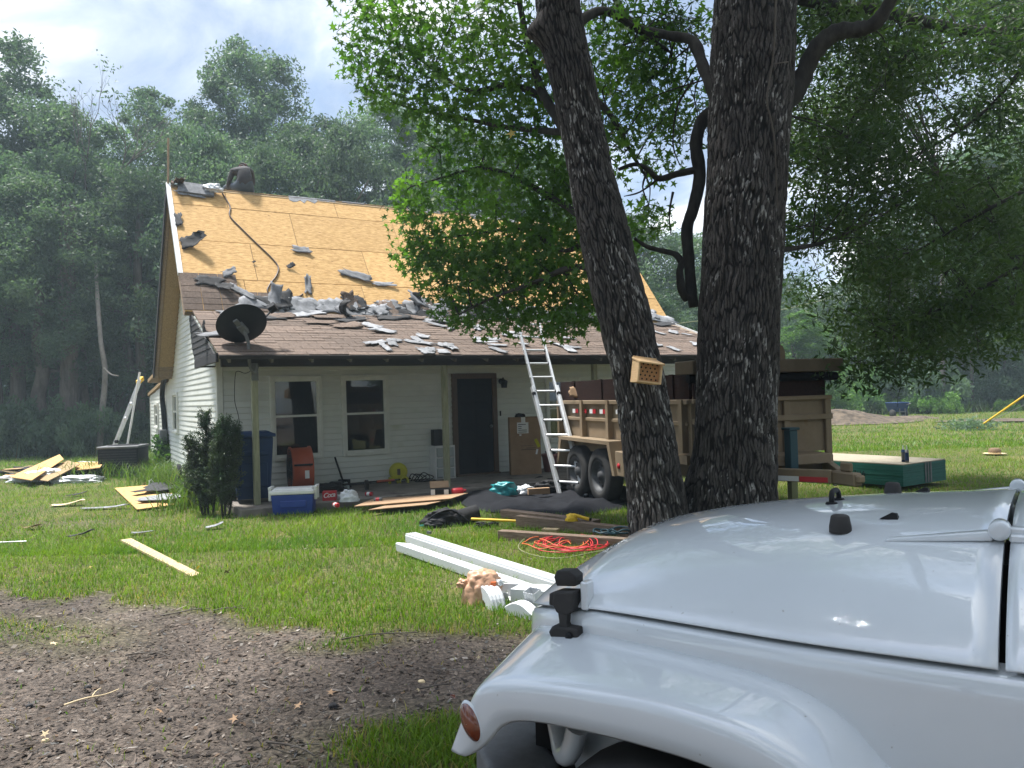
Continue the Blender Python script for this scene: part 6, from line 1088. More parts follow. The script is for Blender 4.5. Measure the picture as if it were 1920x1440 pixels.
PT('tarp', MB().tube([(-.05, -WT - .12, Z1 + .24), (-.05, .03, Z1 + .25)], .055, 10), 'tarp', tl)
for y0 in (-.16, -.72, -1.28, -1.9): PT('upright', MB().box((-.10, y0 - .09, Z0 - .05), (-.052, y0, Z1)), 'tan', tl, bevel=.006)
PT('front_rail', MB().box((-.115, -WT, 1.20), (-.06, 0, 1.27)), 'tan', tl, bevel=.006); PT('front_rail', MB().box((-.115, -WT, Z1 - .05), (-.06, 0, Z1)), 'tan', tl, bevel=.006); PT('chassis', MB().box((-.1, -WT + .25, .52), (LT, -WT + .35, Z0 - .002)).box((-.1, -.35, .52), (LT, -.25, Z0 - .002)).box((-.12, -WT + .2, .55), (-.02, -.2, Z0 - .005)), 'tan_dark', tl); PT('front_skirt', MB().box((-.09, -WT, .60), (-.055, 0, Z0 - .052)), 'tan', tl)
fp = [(1.55, .46), (1.62, .46), (1.78, .88), (3.50, .88), (3.66, .46), (3.73, .46), (3.58, .93), (1.70, .93)]
g = MB(); n_ = len(fp); g.add([(x, .02, z) for x, z in fp] + [(x, .27, z) for x, z in fp], [(0, 7, n_ + 7, n_), (7, 6, n_ + 6, n_ + 7), (6, 5, n_ + 5, n_ + 6)] + [(i, (i + 1) % n_, n_ + (i + 1) % n_, n_ + i) for i in range(5)] + [(n_ + 0, n_ + 1, n_ + 2, n_ + 7), (n_ + 2, n_ + 3, n_ + 6, n_ + 7), (n_ + 3, n_ + 4, n_ + 5, n_ + 6), (7, 2, 1, 0), (7, 6, 3, 2), (6, 5, 4, 3)]); PT('fender', g, 'tan', tl, fix=True)
PT('fender_bracket', MB().box((1.35, .02, .46), (1.62, .22, .80)), 'tan', tl, bevel=.01); lm = PT('marker_lamp', MB().lathe([(0, 0), (.04, 0), (.038, .012), (.0, .018)], 16, 0, T(1.50, .221, .60) @ RX(-90)), 'red', tl)
def wheel(par, x, y, r_, wd, name='wheel', mt='rim'):
    Wm = T(x, y, r_) @ RX(-90); e = thing(name, None, None); e.parent = par
    PT('tyre', MB().lathe([(r_ * .60, -wd / 2), (r_ * .72, -wd / 2), (r_ * .93, -wd * .46), (r_, -wd * .36), (r_, wd * .36), (r_ * .93, wd * .46), (r_ * .72, wd / 2), (r_ * .60, wd / 2), (r_ * .58, 0), (r_ * .60, -wd / 2)], 40, 0, Wm, cap=False), 'rubber', e)
    g = MB().lathe([(r_ * .60, wd * .48), (r_ * .56, wd * .47), (r_ * .53, wd * .2), (r_ * .42, wd * .12), (r_ * .30, wd * .26), (r_ * .18, wd * .28), (r_ * .16, wd * .42), (0, wd * .44)], 32, 0, Wm, cap=False)
    PT('rim', g, mt, e); g = MB()
    for k_ in range(8): a = k_ * math.pi / 4; g.lathe([(0, wd * .20), (r_ * .055, wd * .20), (r_ * .05, wd * .215), (0, wd * .215)], 10, 0, Wm @ T(r_ * .355 * math.cos(a), r_ * .355 * math.sin(a), 0))
    PT('vent_hole', g, 'gap', e); return e
wheel(tl, 2.21, .10, .40, .24); wheel(tl, 3.07, .10, .40, .24); wheel(tl, 2.21, -WT - .10, .40, .24); wheel(tl, 3.07, -WT - .10, .40, .24)
PT('axle', MB().tube([(2.21, .0, .40), (2.21, -WT, .40)], .045, 8).tube([(3.07, 0, .40), (3.07, -WT, .40)], .045, 8), 'black', tl)
hx, hy = -1.42, -1.0
for sy_ in (0, -WT): PT('tongue_beam', MB().bar((-.02, sy_ * .92 - .08, .64), (hx + .12, hy + (.06 if sy_ == 0 else -.06), .64), .08, .14), 'tan', tl, bevel=.006)
PT('coupler', MB().box((hx - .20, hy - .055, .56), (hx + .16, hy + .055, .70)).box((hx - .26, hy - .045, .60), (hx - .2, hy + .045, .68)).box((hx - .12, hy - .02, .70), (hx + .05, hy + .02, .80)), 'tan', tl, bevel=.015)
ta, tb_ = Vector((-.02, -.08, .64)), Vector((hx + .12, hy + .06, .64)); dv = (tb_ - ta).normalized(); sd_ = Vector((-dv[1], dv[0], 0)); sd_ = sd_ if sd_[1] > 0 else -sd_
for t0, t1, mt in ((.42, .58, 'red'), (.585, .78, 'white'), (.785, .98, 'red')): PT('reflector', MB().bar(lr_(ta, tb_, t0) + sd_ * .0425 + Vector((0, 0, -.035)), lr_(ta, tb_, t1) + sd_ * .0425 + Vector((0, 0, -.035)), .004, .055), mt, tl)
jk = PT('jack', MB().box((-.72, -.98, .58), (-.61, -.87, 1.12)).box((-.74, -1.0, 1.12), (-.59, -.85, 1.15)), 'cable_t', tl, bevel=.008); PT('jack_leg', MB().box((-.705, -.965, .03), (-.625, -.885, .58)).box((-.75, -1.01, .0), (-.58, -.84, .03)), 'hose_g', tl); PT('tool_tray', MB().box((-.60, -1.55, .70), (-.12, -.5, .82)), 'tan', tl, bevel=.01)
for k_ in range(9): PT('safety_chain', MB().lathe([(.016, 0), (.022, .006), (.016, .012), (.010, .006), (.016, 0)], 8, 0, T(hx + .05 + .012 * k_, hy + .08, .55 - .05 * k_ + (.0 if k_ < 6 else .05 * (k_ - 5))) @ RX(90 * (k_ % 2)), cap=False), 'steel', tl)
PT('arm_bracket', MB().prism([(-.10, 0), (.10, 0), (.10, .30), (.06, .38), (0, .41), (-.06, .38), (-.10, .30)], -.03, .03, 0, T(.9, -WT + .03, Z1 + .31) @ RZM(90) @ RX(90)), 'tan', tl)
sc2 = scrap_mb(.25, .18, .3, 404).build('cardboard_scrap', MT['card'], None, solid=.006); sc2.matrix_world = T(*U(1082, 736, 12.6)) @ RX(60) @ RY(20); tag(sc2, 'brown cardboard scrap caught on the trailer side board', 'cardboard')
# sheathing stack with tubes
st = thing('board_stack', 'stack of new sheathing sheets with dark green edges on the lawn', 'board stack', (5.86, 11.73, -.03), math.atan2(.55, .835))
for i in range(22):
    dx_, dy_ = random.uniform(-.004, .004), random.uniform(-.004, .004); z = .05 + i * .0153
    PT('sheet', MB().box((dx_, dy_, z), (1.22 + dx_, 2.44 + dy_, z + .0146)), 'green_edge' if i < 21 else 'wood_new', st) if i < 21 else PT('sheet', MB().box((dx_, dy_, z), (1.22 + dx_, 2.44 + dy_, z + .0146)), mat('new_sheet_face', (.27, .235, .175), .85, (.36, .315, .24), 16, (3, 1, 3), bump=.1), st)
for y0 in (.2, 1.2, 2.2): PT('runner', MB().box((.05, y0, 0), (1.17, y0 + .09, .05)), 'wood_old', st)
for k_ in range(3): PT('stripe', MB().box((.60 + k_ * .075, -.009, .06), (.64 + k_ * .075, -.006, .375)), 'steel', st)
cu = bpy.data.curves.new('stencil', 'FONT'); cu.body = '7/16'; cu.size = .12; cu.extrude = .001; cu.materials.append(MT['black']); lt = bpy.data.objects.new('stencil', cu); COL.objects.link(lt); lt.parent = st; lt.location = (-.008, .82, .17); lt.rotation_euler = (R(90), 0, R(-90))
keep(*[st.matrix_basis @ Vector(p) for p in ((0, 0, 0), (1.22, 0, 0), (1.22, 2.44, 0), (0, 2.44, 0))])
for q, (px, py) in enumerate(((1694, 866), (1701, 867))):
    d_ = 1.578 - .36; p_ = G(px, py, .36); c = thing('sealant_tube', ('sealant tube standing at the left of the pair on the board stack', 'sealant tube standing at the right of the pair on the board stack')[q], 'sealant tube', p_); PT('tube', MB().lathe([(.0, 0), (.027, 0), (.027, .19), (.0, .195)], 14), 'navy' if q == 0 else 'steel', c); PT('nozzle', MB().lathe([(.010, .195), (.004, .27)], 8), 'white', c); PT('label', MB().lathe([(.0275, .03), (.0275, .15)], 14, cap=False), 'steel' if q == 0 else 'navy', c)
ht = thing('straw_hat', 'brown brimmed straw hat lying on the lawn', 'hat', G(1865, 854), 0); PT('brim', MB().lathe([(.12, .03), (.17, .02), (.225, .045), (.23, .05), (.17, .032), (.11, .045)], 24), 'straw', ht); PT('crown', MB().lathe([(.125, .03), (.125, .09), (.11, .14), (.07, .165), (.0, .16)], 20), 'straw_d', ht); PT('band', MB().lathe([(.128, .04), (.128, .07)], 20, cap=False), 'straw', ht)
# wheelbarrow, mulch heap, guy pole
wb = thing('wheelbarrow', 'dark blue yard cart seen from behind by the mulch heap', 'cart', G(1683, 783), R(6)); PT('tub', MB().box((-.26, -.35, .28), (.26, .35, .74), taper=.11), 'navy', wb, bevel=.03)
for sx_ in (-1, 1): PT('wheel', MB().lathe([(0, -.06), (.2, -.06), (.2, .06), (0, .06)], 18, 0, T(sx_ * .30, -.1, .2) @ RY(90)), 'rubber', wb); PT('leg', MB().bar((sx_ * .15, -.42, .0), (sx_ * .13, -.40, .45), .04, .04), 'steel', wb)
PT('frame', MB().bar((-.15, -.42, .12), (.15, -.42, .12), .04, .04).bar((-.14, -.42, .30), (.14, -.42, .30), .035, .035), 'steel', wb); PT('handle', MB().tube([(.2, -.42, .62), (.38, -.5, .66)], .025, 6), 'steel', wb)
hc = G(1612, 795); g = MB(); rows = []
for i in range(60):
    t_ = i / 59; row = []
    for j in range(60):
        a = 2 * math.pi * j / 60; rr = t_; prof = .5 * (1 + math.cos(math.pi * min(1, rr))); x = math.cos(a) * 3.2 * rr * (1 + .2 * math.sin(2 * a)); y = math.sin(a) * 1.9 * rr; row.append((x + .7 * (1 - rr) * -1, y, prof * .55 + .24 * (float(fbm(x * 2.2, y * 2.2, 5, 5)) - .35) * (1 - rr ** 3) - .03))
    rows.append(row)
tag(one('mulch_heap', g.grid(rows, 0, True, True), 'mulch', None, None, (hc[0], hc[1] + 1, 0)), 'low heap of brown bark mulch at the back of the lawn', 'mulch heap')
g = MB().grid([[(.01 * math.cos(a), .01 * math.sin(a), .09) for a in np.arange(0, 6.28, .35)], [(1.3 * math.cos(a), .6 * math.sin(a), .06 + .03 * math.sin(a * 5)) for a in np.arange(0, 6.28, .35)], [(2.1 * math.cos(a) * (1 + .1 * math.sin(4 * a)), .95 * math.sin(a), -.05) for a in np.arange(0, 6.28, .35)]], 0, True, True); one('mulch_patch', g, 'mulch', 'flat spread of bark mulch under the blue cart', 'mulch', (G(1675, 786)[0], G(1675, 786)[1] - .3, 0))
for px, py, w_, lb_ in ((1800, 805, 2.6, 'dry tan patch of sawdust on the lawn at the back'),):
    c = U(1880, 785, 31); g = MB().grid([[(q * 2.2 * math.cos(a) * (1 + .25 * math.sin(3 * a)), q * 1.3 * math.sin(a) * (1 + .2 * math.cos(5 * a)), .05 * (1 - q) + .0) for a in np.arange(0, 6.28, .3)] for q in (.01, .4, .8, 1)], 0, True, True); one('sawdust_patch', g, 'mulch', lb_, 'sawdust', (c[0], c[1], 0))
gp = thing('guy_wire', 'guy wire in a yellow sleeve rising from the lawn', 'guy wire', G(1828, 806)); g0 = gp.location.copy(); e_ = U(2010, 680, 24.2) - g0; PT('sleeve', MB().tube([(0, 0, 0), e_], .032, 8), 'yel2', gp); PT('wire', MB().tube([(.0, .1, 0), (e_[0] * 1.02, e_[1] + .1, e_[2] * .72)], .009, 5), 'steel', gp)
r = np.random.RandomState(3); P = r.randn(900, 3) * np.array([.42, .3, .12]) + np.array([-.15, 0, .14]) + np.array(g0); V, Fc = oval_leaves(P, .085, .022, r, .2); tag(link('weed_clump', np_mesh('weed_clump', V, Fc, MT['bgleaf'])), 'grey green weed clump at the foot of the yellow guy wire', 'weeds', kind='stuff')
one('utility_wire', MB().tube(smooth_path([U(1225, 612, 22), U(1300, 603, 24), U(1480, 578, 27), U(1700, 520, 33)], 4), .014, 5), 'hose_g', 'thin overhead wire passing behind the roof end', 'wire')
# fallen leaves one can tell apart
for i, (px, py, mt, lb_) in enumerate(((372, 1070, 'star_y', 'yellow leaf on the grass at the end of the pale board'), (168, 1070, 'star_y', 'yellow leaf on the lawn left of the pale board'), (425, 1080, 'bgleaf_r', 'rust coloured leaf on the grass right of the board'), (690, 1282, 'amber', 'orange dry leaf on the driveway'), (850, 1318, 'amber', 'orange brown leaf near the car bumper'), (300, 1345, 'card', 'pale curled leaf in the middle of the driveway'), (898, 1243, 'straw', 'pale torn leaf at the grass edge by the car'), (520, 1195, 'straw', 'light dry leaf at the edge of the bare ground'), (620, 1310, 'card', 'tan leaf on the driveway before the grass tuft'), (100, 1215, 'straw', 'light leaf on the bare strip at the far left'), (85, 1390, 'straw', 'pale leaf at the lower left of the driveway'), (785, 1305, 'straw', 'pale shell like leaf on the driveway by the car'), (440, 1360, 'card', 'brown leaf beside the small dark stone'), (560, 1335, 'card', 'brown folded leaf left of the grass tuft'))):
    V, Fc = star_leaves(np.zeros((1, 3)), .045, np.random.RandomState(200 + i)); o = link('fallen_leaf', np_mesh('fallen_leaf', V, Fc, MT[mt]), None, G(px, py) + Vector((0, 0, .035)), (random.uniform(-.4, .4), random.uniform(-.4, .4), random.uniform(0, 6))); o.scale = (1, 1, .5); tag(o, lb_, 'leaf', 'single leaves lying on lawn and driveway')

for i, (px, py, L_, rz, lb_) in enumerate(((640, 1205, .5, 12, 'thin dark stick at the edge of the bare ground before the car'), (300, 1160, .35, 30, 'forked twig near the top of the bare ground'), (235, 1235, .3, -8, 'short black twig on the bare strip'), (780, 1300, .2, 20, 'grey twig on the driveway near the car fender'), (120, 1330, .28, 50, 'pale straw on the lower left of the driveway'), (500, 1400, .3, -30, 'twig at the bottom of the driveway'), (400, 1150, .25, 8, 'thin pale stick where grass meets bare ground'))):
    g = MB(); rq = random.Random(i); limb(g, [Vector((0, 0, .012)), Vector((L_ * .35, .03 * rq.uniform(-1, 1), .02)), Vector((L_ * .7, .04 * rq.uniform(-1, 1), .014)), Vector((L_, .0, .01))], .006, .003, 6, 4); limb(g, [Vector((L_ * .5, 0, .015)), Vector((L_ * .65, .05, .02)), Vector((L_ * .8, .09, .012))], .004, .002, 5, 3)
    one('twig', g, 'bark_bg' if i != 4 else 'straw', lb_, 'twig', G(px, py) + Vector((0, 0, .01)), R(rz), 'twigs on the driveway')
for i, (px, py, sz, lb_) in enumerate(((625, 1325, .04, 'dark clod on the driveway before the grass tuft'), (165, 1290, .035, 'dark stone in the left half of the driveway'), (55, 1325, .03, 'small black stone at the far left of the driveway'), (318, 1350, .022, 'little dark stone beside the pale curled leaf'), (790, 1280, .035, 'pale stone on the driveway by the car'), (85, 1390, .028, 'light stone in the lower left corner'), (225, 1305, .03, 'brown clod in the middle left of the driveway'), (480, 1345, .022, 'small grey stone near the driveway centre'))): one('stone', lump(sz * .6, sz * .5, sz * .45, 120 + i, 14, 8, amp=.3), 'felt' if i < 4 else ('straw' if i in (4, 5) else 'bark_bg'), lb_, 'stone', G(px, py), R(40 * i), 'stones on the driveway')
# ------------------------------------------------------------------ parked white off-road car
car = thing('parked_car', 'white off road car with black hood latch and amber lamp, parked closest', 'car', (1.315, 2.045, 0), 2.525)
def ip(x, pts): return float(np.interp(x, [p[0] for p in pts], [p[1] for p in pts]))
ZC = [(-.6, 1.30), (-.01, 1.276), (.0, 1.274), (.36, 1.244), (.66, 1.210), (.9, 1.168), (1.0, 1.138), (1.08, 1.10), (1.15, 1.052), (1.20, .998), (1.238, .952), (1.255, .93)]
ZE = [(-.6, 1.06), (0, 1.045), (.37, 1.026), (.92, 1.010), (1.1, .985), (1.2, .955), (1.24, .935), (1.255, .925)]
WW = [(-.6, .765), (0, .748), (.37, .712), (.92, .640), (1.05, .612), (1.12, .582), (1.18, .535), (1.22, .47), (1.245, .39), (1.255, .33)]
def sec(t): return .64 * (1 - t ** 2.7) + .36 * max(0, 1 - t ** 3) ** .6
def hz(a, b):
    w_ = ip(a, WW); t_ = min(abs(b) / w_, 1); return ip(a, ZE) + (ip(a, ZC) - ip(a, ZE)) * sec(t_)
def hood_row(a, n=48, e=0):
    row = []
    for j in range(n + 1):
        ph = -math.pi / 2 + math.pi * j / n; s_ = abs(math.sin(ph)) ** .69; b_ = math.copysign(s_, math.sin(ph)) * ip(a, WW); row.append((a, b_, ip(a, ZE) + (ip(a, ZC) - ip(a, ZE)) * sec(s_) + e))
    return row
av = sorted(set([.004 + i * .05 for i in range(21)] + [1.02, 1.05, 1.08, 1.11, 1.14, 1.17, 1.19, 1.205, 1.215, 1.225, 1.235, 1.242, 1.248, 1.253]))
def smoothed(av): # soften the piecewise tables
    rows = [np.array(hood_row(a)) for a in av]
    for _ in range(6): rows = [rows[0]] + [np.c_[rows[i][:, 0], .25 * rows[i - 1][:, 1] + .5 * rows[i][:, 1] + .25 * rows[i + 1][:, 1], .25 * rows[i - 1][:, 2] + .5 * rows[i][:, 2] + .25 * rows[i + 1][:, 2]] for i in range(1, len(rows) - 1)] + [rows[-1]]
    return [[tuple(p) for p in r_] for r_ in rows]
hrows = smoothed(av); PT('hood', MB().grid(hrows, 0, True), 'carpaint', car, solid=.012, fix=True)
crow = [hood_row(a) for a in (-.008, -.03, -.2, -.4, -.6)]; PT('cowl', MB().grid(crow[::-1], 0, True), 'carpaint', car, solid=.012, fix=True)
PT('hood_gap_fill', MB().box((-.55, -.60, .45), (1.08, .60, .98), taper=-.05).box((-.03, -.66, .98), (.02, .66, 1.02)), 'gap', car)  # near-black filler, stands in for the dark seen through the hood gaps
# side and nose below the hood line
ol_pts = [(a, ip(a, WW), ip(a, ZE)) for a in (-.6, -.4, -.2, 0, .2, .4, .6, .8, .92)] + [(p[-1][0], p[-1][1], p[-1][2]) for p in hrows if p[-1][0] > .93]
nose = [(1.268, .28, .92), (1.276, .15, .92), (1.278, 0, .92)]
half = ol_pts + nose; full = half + [(a, -b_, z) for a, b_, z in half[::-1][1:]]
rows = []
for i, (a, b_, z) in enumerate(full):
    p_ = Vector((a, b_, 0)); q0, q1 = full[max(i - 1, 0)], full[min(i + 1, len(full) - 1)]; d = Vector((q1[0] - q0[0], q1[1] - q0[1], 0)).normalized(); nn = Vector((-d[1], d[0], 0)) * (1 if True else -1)
    if nn.dot(p_ - Vector((0.3, 0, 0))) < 0: nn = -nn
    row = []
    for off, zz in ((-.06, z - .004), (-.012, z - .011), (-.004, z - .014), (.004, z - .026), (.007, z - .06), (.010, .80), (.006, .62), (.0, .50)): pp = p_ + nn * off; row.append((pp[0], pp[1], zz))
    rows.append(row)
PT('body_side', MB().grid(rows, 0, True), 'carpaint', car, fix=True)
for q in range(7): PT('grille_slot', MB().box((1.280, -.30 + q * .092, .60), (1.290, -.25 + q * .092, .86)), 'gap', car, bevel=.002)
for sy_ in (-1, 1): PT('headlight', MB().lathe([(.085, 0), (.085, .02), (.05, .035), (.0, .04)], 24, 0, T(1.20, sy_ * .40, .76) @ RY(90)), 'clear', car)
PT('antenna_base', MB().box((1.19, .47, .80), (1.235, .515, .835)), 'white_paint', car, bevel=.004)
# fender flare
FO = [(1.212, .668), (1.182, .735), (1.152, .790), (1.115, .845), (1.05, .872), (.93, .891), (.78, .903), (.637, .909), (.469, .896), (.36, .868), (.28, .82), (.205, .73), (.15, .62), (.12, .48)]
FL_ = [(1.152, .664), (1.112, .690), (1.078, .722), (1.04, .762), (.99, .785), (.90, .798), (.78, .803), (.66, .803), (.53, .797), (.43, .775), (.355, .73), (.295, .66), (.255, .58), (.225, .46)]
FI = [(1.240, .70), (1.222, .775), (1.198, .845), (1.165, .900), (1.09, .930), (.95, .944), (.78, .950), (.632, .950), (.47, .946), (.36, .932), (.27, .896), (.195, .83), (.14, .75), (.10, .60)]
def sm2(pts, k=5): return [(p[0], p[1]) for p in smooth_path([Vector((x, 0, z)) for x, z in pts], k) for p in [(p[0], p[2])]]
def flare(s):
    o_, l_, i_ = sm2(FO), sm2(FL_), sm2(FI); rows = []
    for (ox, oz), (lx, lz), (ix, iz) in zip(o_, l_, i_):
        bi = min(.70, ip(ix, WW) - .012) if ix > .2 else .72
        mixp = lambda t_: (ix + (ox - ix) * t_, iz + (oz - iz) * t_)
        P = [(ix, bi - .02, iz - .012), (ix, bi, iz)]
        for t_, up in ((.25, .002), (.5, .003), (.75, .003), (.90, .002), (.97, .000)): x, z = mixp(t_); P.append((x, bi + (.885 - bi) * t_, z + up))
        P += [(ox, .884, oz - .003), (ox + (lx - ox) * .10, .8925, oz + (lz - oz) * .10), (ox + (lx - ox) * .25, .897, oz + (lz - oz) * .25), (ox + (lx - ox) * .6, .899, oz + (lz - oz) * .6), (ox + (lx - ox) * .92, .896, oz + (lz - oz) * .92), (lx, .886, lz), (lx, .872, lz + .006), (lx - .0, .80, lz + .03)]
        rows.append([(a, s * b_, z) for a, b_, z in P])
    m = MB().grid(rows, 0, True); r0 = rows[0]; m.add(r0, [tuple(range(len(r0)))]); return m
PT('fender_flare', flare(1), 'carpaint', car, fix=True); PT('fender_flare', flare(-1), 'carpaint', car, fix=True)
m = MB(); ca_, sa_ = math.cos(R(-24)), math.sin(R(-24)); rr_ = []
for s_, out_ in ((1.12, -.002), (1.06, .004), (1, .005), (.92, .010), (.6, .017), (.25, .02), (.02, .0205)): rr_.append([(1.134 + s_ * (.027 * math.cos(a) * ca_ - .048 * math.sin(a) * sa_), .895 + out_, .757 + s_ * (.027 * math.cos(a) * sa_ * -1 * -1 + .048 * math.sin(a) * ca_)) for a in np.arange(0, 6.28, .22)])
PT('marker_lamp', m.grid(rr_[2:], 0, True, True), 'amber', car, fix=True); PT('lamp_seal', MB().grid(rr_[:3], 0, True, True), 'carpaint', car, fix=True)
# bumper, painted wheel well shade, wheels
bp = [(1.2, 0), (1.34, 0), (1.34, .50), (1.28, .70), (1.16, .80), (1.06, .80), (1.02, .66), (1.15, .58)]
for s in (1, -1): PT('bumper', MB().prism([(a, s * b_) for a, b_ in bp], .50, .60), 'greyplastic', car, bevel=.02, seg=3, fix=True)
PT('wheel_well_shade', MB().box((.16, .30, .30), (1.12, .63, .80)).box((.16, -.63, .30), (1.12, -.30, .80)).box((.34, .60, .825), (.96, .82, .86)).box((.34, -.82, .825), (.96, -.60, .86)), 'gap', car)  # near-black blocks put the shade of the wells into colour
PT('frame_horn', MB().tube(smooth_path([Vector((1.06, .62, .70)), Vector((1.02, .66, .655)), Vector((.985, .70, .635)), Vector((.95, .72, .66)), Vector((.93, .72, .72))], 5), .028, 10), 'carpaint', car)
for x in (.66, -1.75):
    for s in (1, -1): wheel(car, x, s * .78, .37, .24)
# hood fittings
for s in (1, -1):
    b_ = s * .37; z = hz(.355, b_); PT('hood_bumper', MB().lathe([(.027, -.004), (.0265, .012), (.022, .036), (.017, .040), (0, .041)], 18, 0, T(.355, b_, z)), 'rubber', car)
    b_ = s * .281; z = hz(.257, b_); PT('washer_nozzle', MB().add([(-.022, -.014, -.002), (.022, -.010, -.002), (.022, .010, -.002), (-.022, .014, -.002), (-.018, -.007, .013), (-.006, -.005, .015), (-.006, .005, .015), (-.018, .007, .013)], [(3, 2, 1, 0), (4, 5, 6, 7), (0, 1, 5, 4), (1, 2, 6, 5), (2, 3, 7, 6), (3, 0, 4, 7)], M=T(.257, b_, z)), 'black', car)
    b_ = s * .425; z = hz(.03, b_); z2 = hz(.26, b_); hg = PT('hood_hinge', MB().add([(.025, -.020, 0), (.245, -.010, z2 - z + .0), (.245, .010, z2 - z + .0), (.025, .020, 0), (.025, -.019, .022), (.235, -.008, z2 - z + .010), (.235, .008, z2 - z + .010), (.025, .019, .022)], [(3, 2, 1, 0), (4, 5, 6, 7), (0, 1, 5, 4), (1, 2, 6, 5), (2, 3, 7, 6), (3, 0, 4, 7)], M=T(0, b_, z - .002)), 'carpaint', car, bevel=.004, seg=2)
    PT('knuckle', MB().lathe([(.010, -.03), (.019, -.03), (.021, -.026), (.021, .026), (.019, .03), (.010, .03), (.010, -.028)], 18, 0, T(.012, b_, z + .022) @ RX(90)), 'carpaint', hg); PT('pin', MB().lathe([(0, -.027), (.010, -.027), (.010, .027), (0, .027)], 12, 0, T(.012, b_, z + .022) @ RX(90)), 'gap', hg); PT('knuckle_base', MB().box((-.055, -.026, -.002), (-.006, .026, .016), 0, T(0, b_, z)).box((-.045, -.012, .01), (-.0, .012, .03), 0, T(0, b_, z)), 'carpaint', hg, bevel=.004)
zf = hz(.455, 0); lp_ = PT('footman_loop', MB().tube(smooth_path([Vector((.45, .045, zf)), Vector((.45, .043, zf + .020)), Vector((.452, .025, zf + .032)), Vector((.452, -.025, zf + .032)), Vector((.45, -.043, zf + .020)), Vector((.45, -.045, zf))], 5), .0075, 10), 'black', car)
for s in (1, -1): PT('loop_foot', MB().lathe([(0, 0), (.018, 0), (.015, .006), (0, .007)], 14, 0, T(.45, s * .045, zf - .001)), 'black', lp_)
for s in (1, -1):
    def lb_(a0, a1, b0, b1, z0, z1): return MB().box((a0, min(s * b0, s * b1), z0), (a1, max(s * b0, s * b1), z1))
    lt = PT('hood_latch', MB().prism([(.968, 1.062), (1.026, 1.056), (1.034, 1.080), (1.026, 1.098), (.985, 1.102), (.966, 1.090)], -.024, .020, 0, T(0, s * .622, 0) @ RX(90)), 'rubber', car, bevel=.005, seg=2)
    PT('latch_body', MB().prism([(.962, 1.052), (1.024, 1.046), (1.030, 1.012), (1.018, .990), (.990, .986), (.972, .996)], -.026, .026, 0, T(0, s * .640, 0) @ RX(90)), 'rubber', lt, bevel=.008, seg=3); PT('latch_ear', MB().prism([(1.022, 1.046), (1.050, 1.034), (1.052, 1.002), (1.026, 1.000)], -.014, .016, 0, T(0, s * .634, 0) @ RX(90)), 'rubber', lt, bevel=.006, seg=2)
    PT('latch_strap', MB().prism([(.984, .996), (1.014, .996), (1.010, .965), (1.018, .945), (.978, .945), (.988, .965)], -.012, .012, 0, T(0, s * .652, 0) @ RX(90)), 'rubber', lt, bevel=.004, seg=2); PT('latch_base', MB().prism([(.952, .958), (1.030, .954), (1.042, .936), (1.030, .914), (.960, .912), (.950, .930)], -.022, .020, 0, T(0, s * .648, 0) @ RX(90)), 'rubber', lt, bevel=.007, seg=3); PT('latch_pin', MB().lathe([(0, 0), (.011, 0), (.010, .006), (0, .007)], 14, 0, T(.975, s * .671, .936) @ RX(-90 * s)), 'black', lt); PT('latch_plate', lb_(.935, .957, .60, .640, 1.0, 1.075), 'carpaint', lt, bevel=.004)
# rear of the car (mostly out of view)
PT('tub', MB().box((-2.45, -.78, .48), (-.60, .78, 1.16)), 'carpaint', car, bevel=.05, seg=3); PT('hard_top', MB().box((-2.4, -.72, 1.62), (-.85, .72, 1.80)), 'carpaint', car, bevel=.04, seg=3)
for s in (1, -1):
    PT('windshield_post', MB().bar((-.60, s * .68, 1.16), (-.85, s * .64, 1.78), .06, .06), 'carpaint', car); PT('top_side', MB().box((-2.4, s * .70 - .02, 1.16), (-1.6, s * .70 + .02, 1.63)), 'carpaint', car)
PT('windshield', MB().add([(-.60, -.65, 1.16), (-.60, .65, 1.16), (-.85, .61, 1.70), (-.85, -.61, 1.70)], [(0, 1, 2, 3)]), 'glass', car, solid=.006); PT('cabin_floor', MB().box((-2.4, -.7, .52), (-.65, .7, 1.0)), 'gap', car)

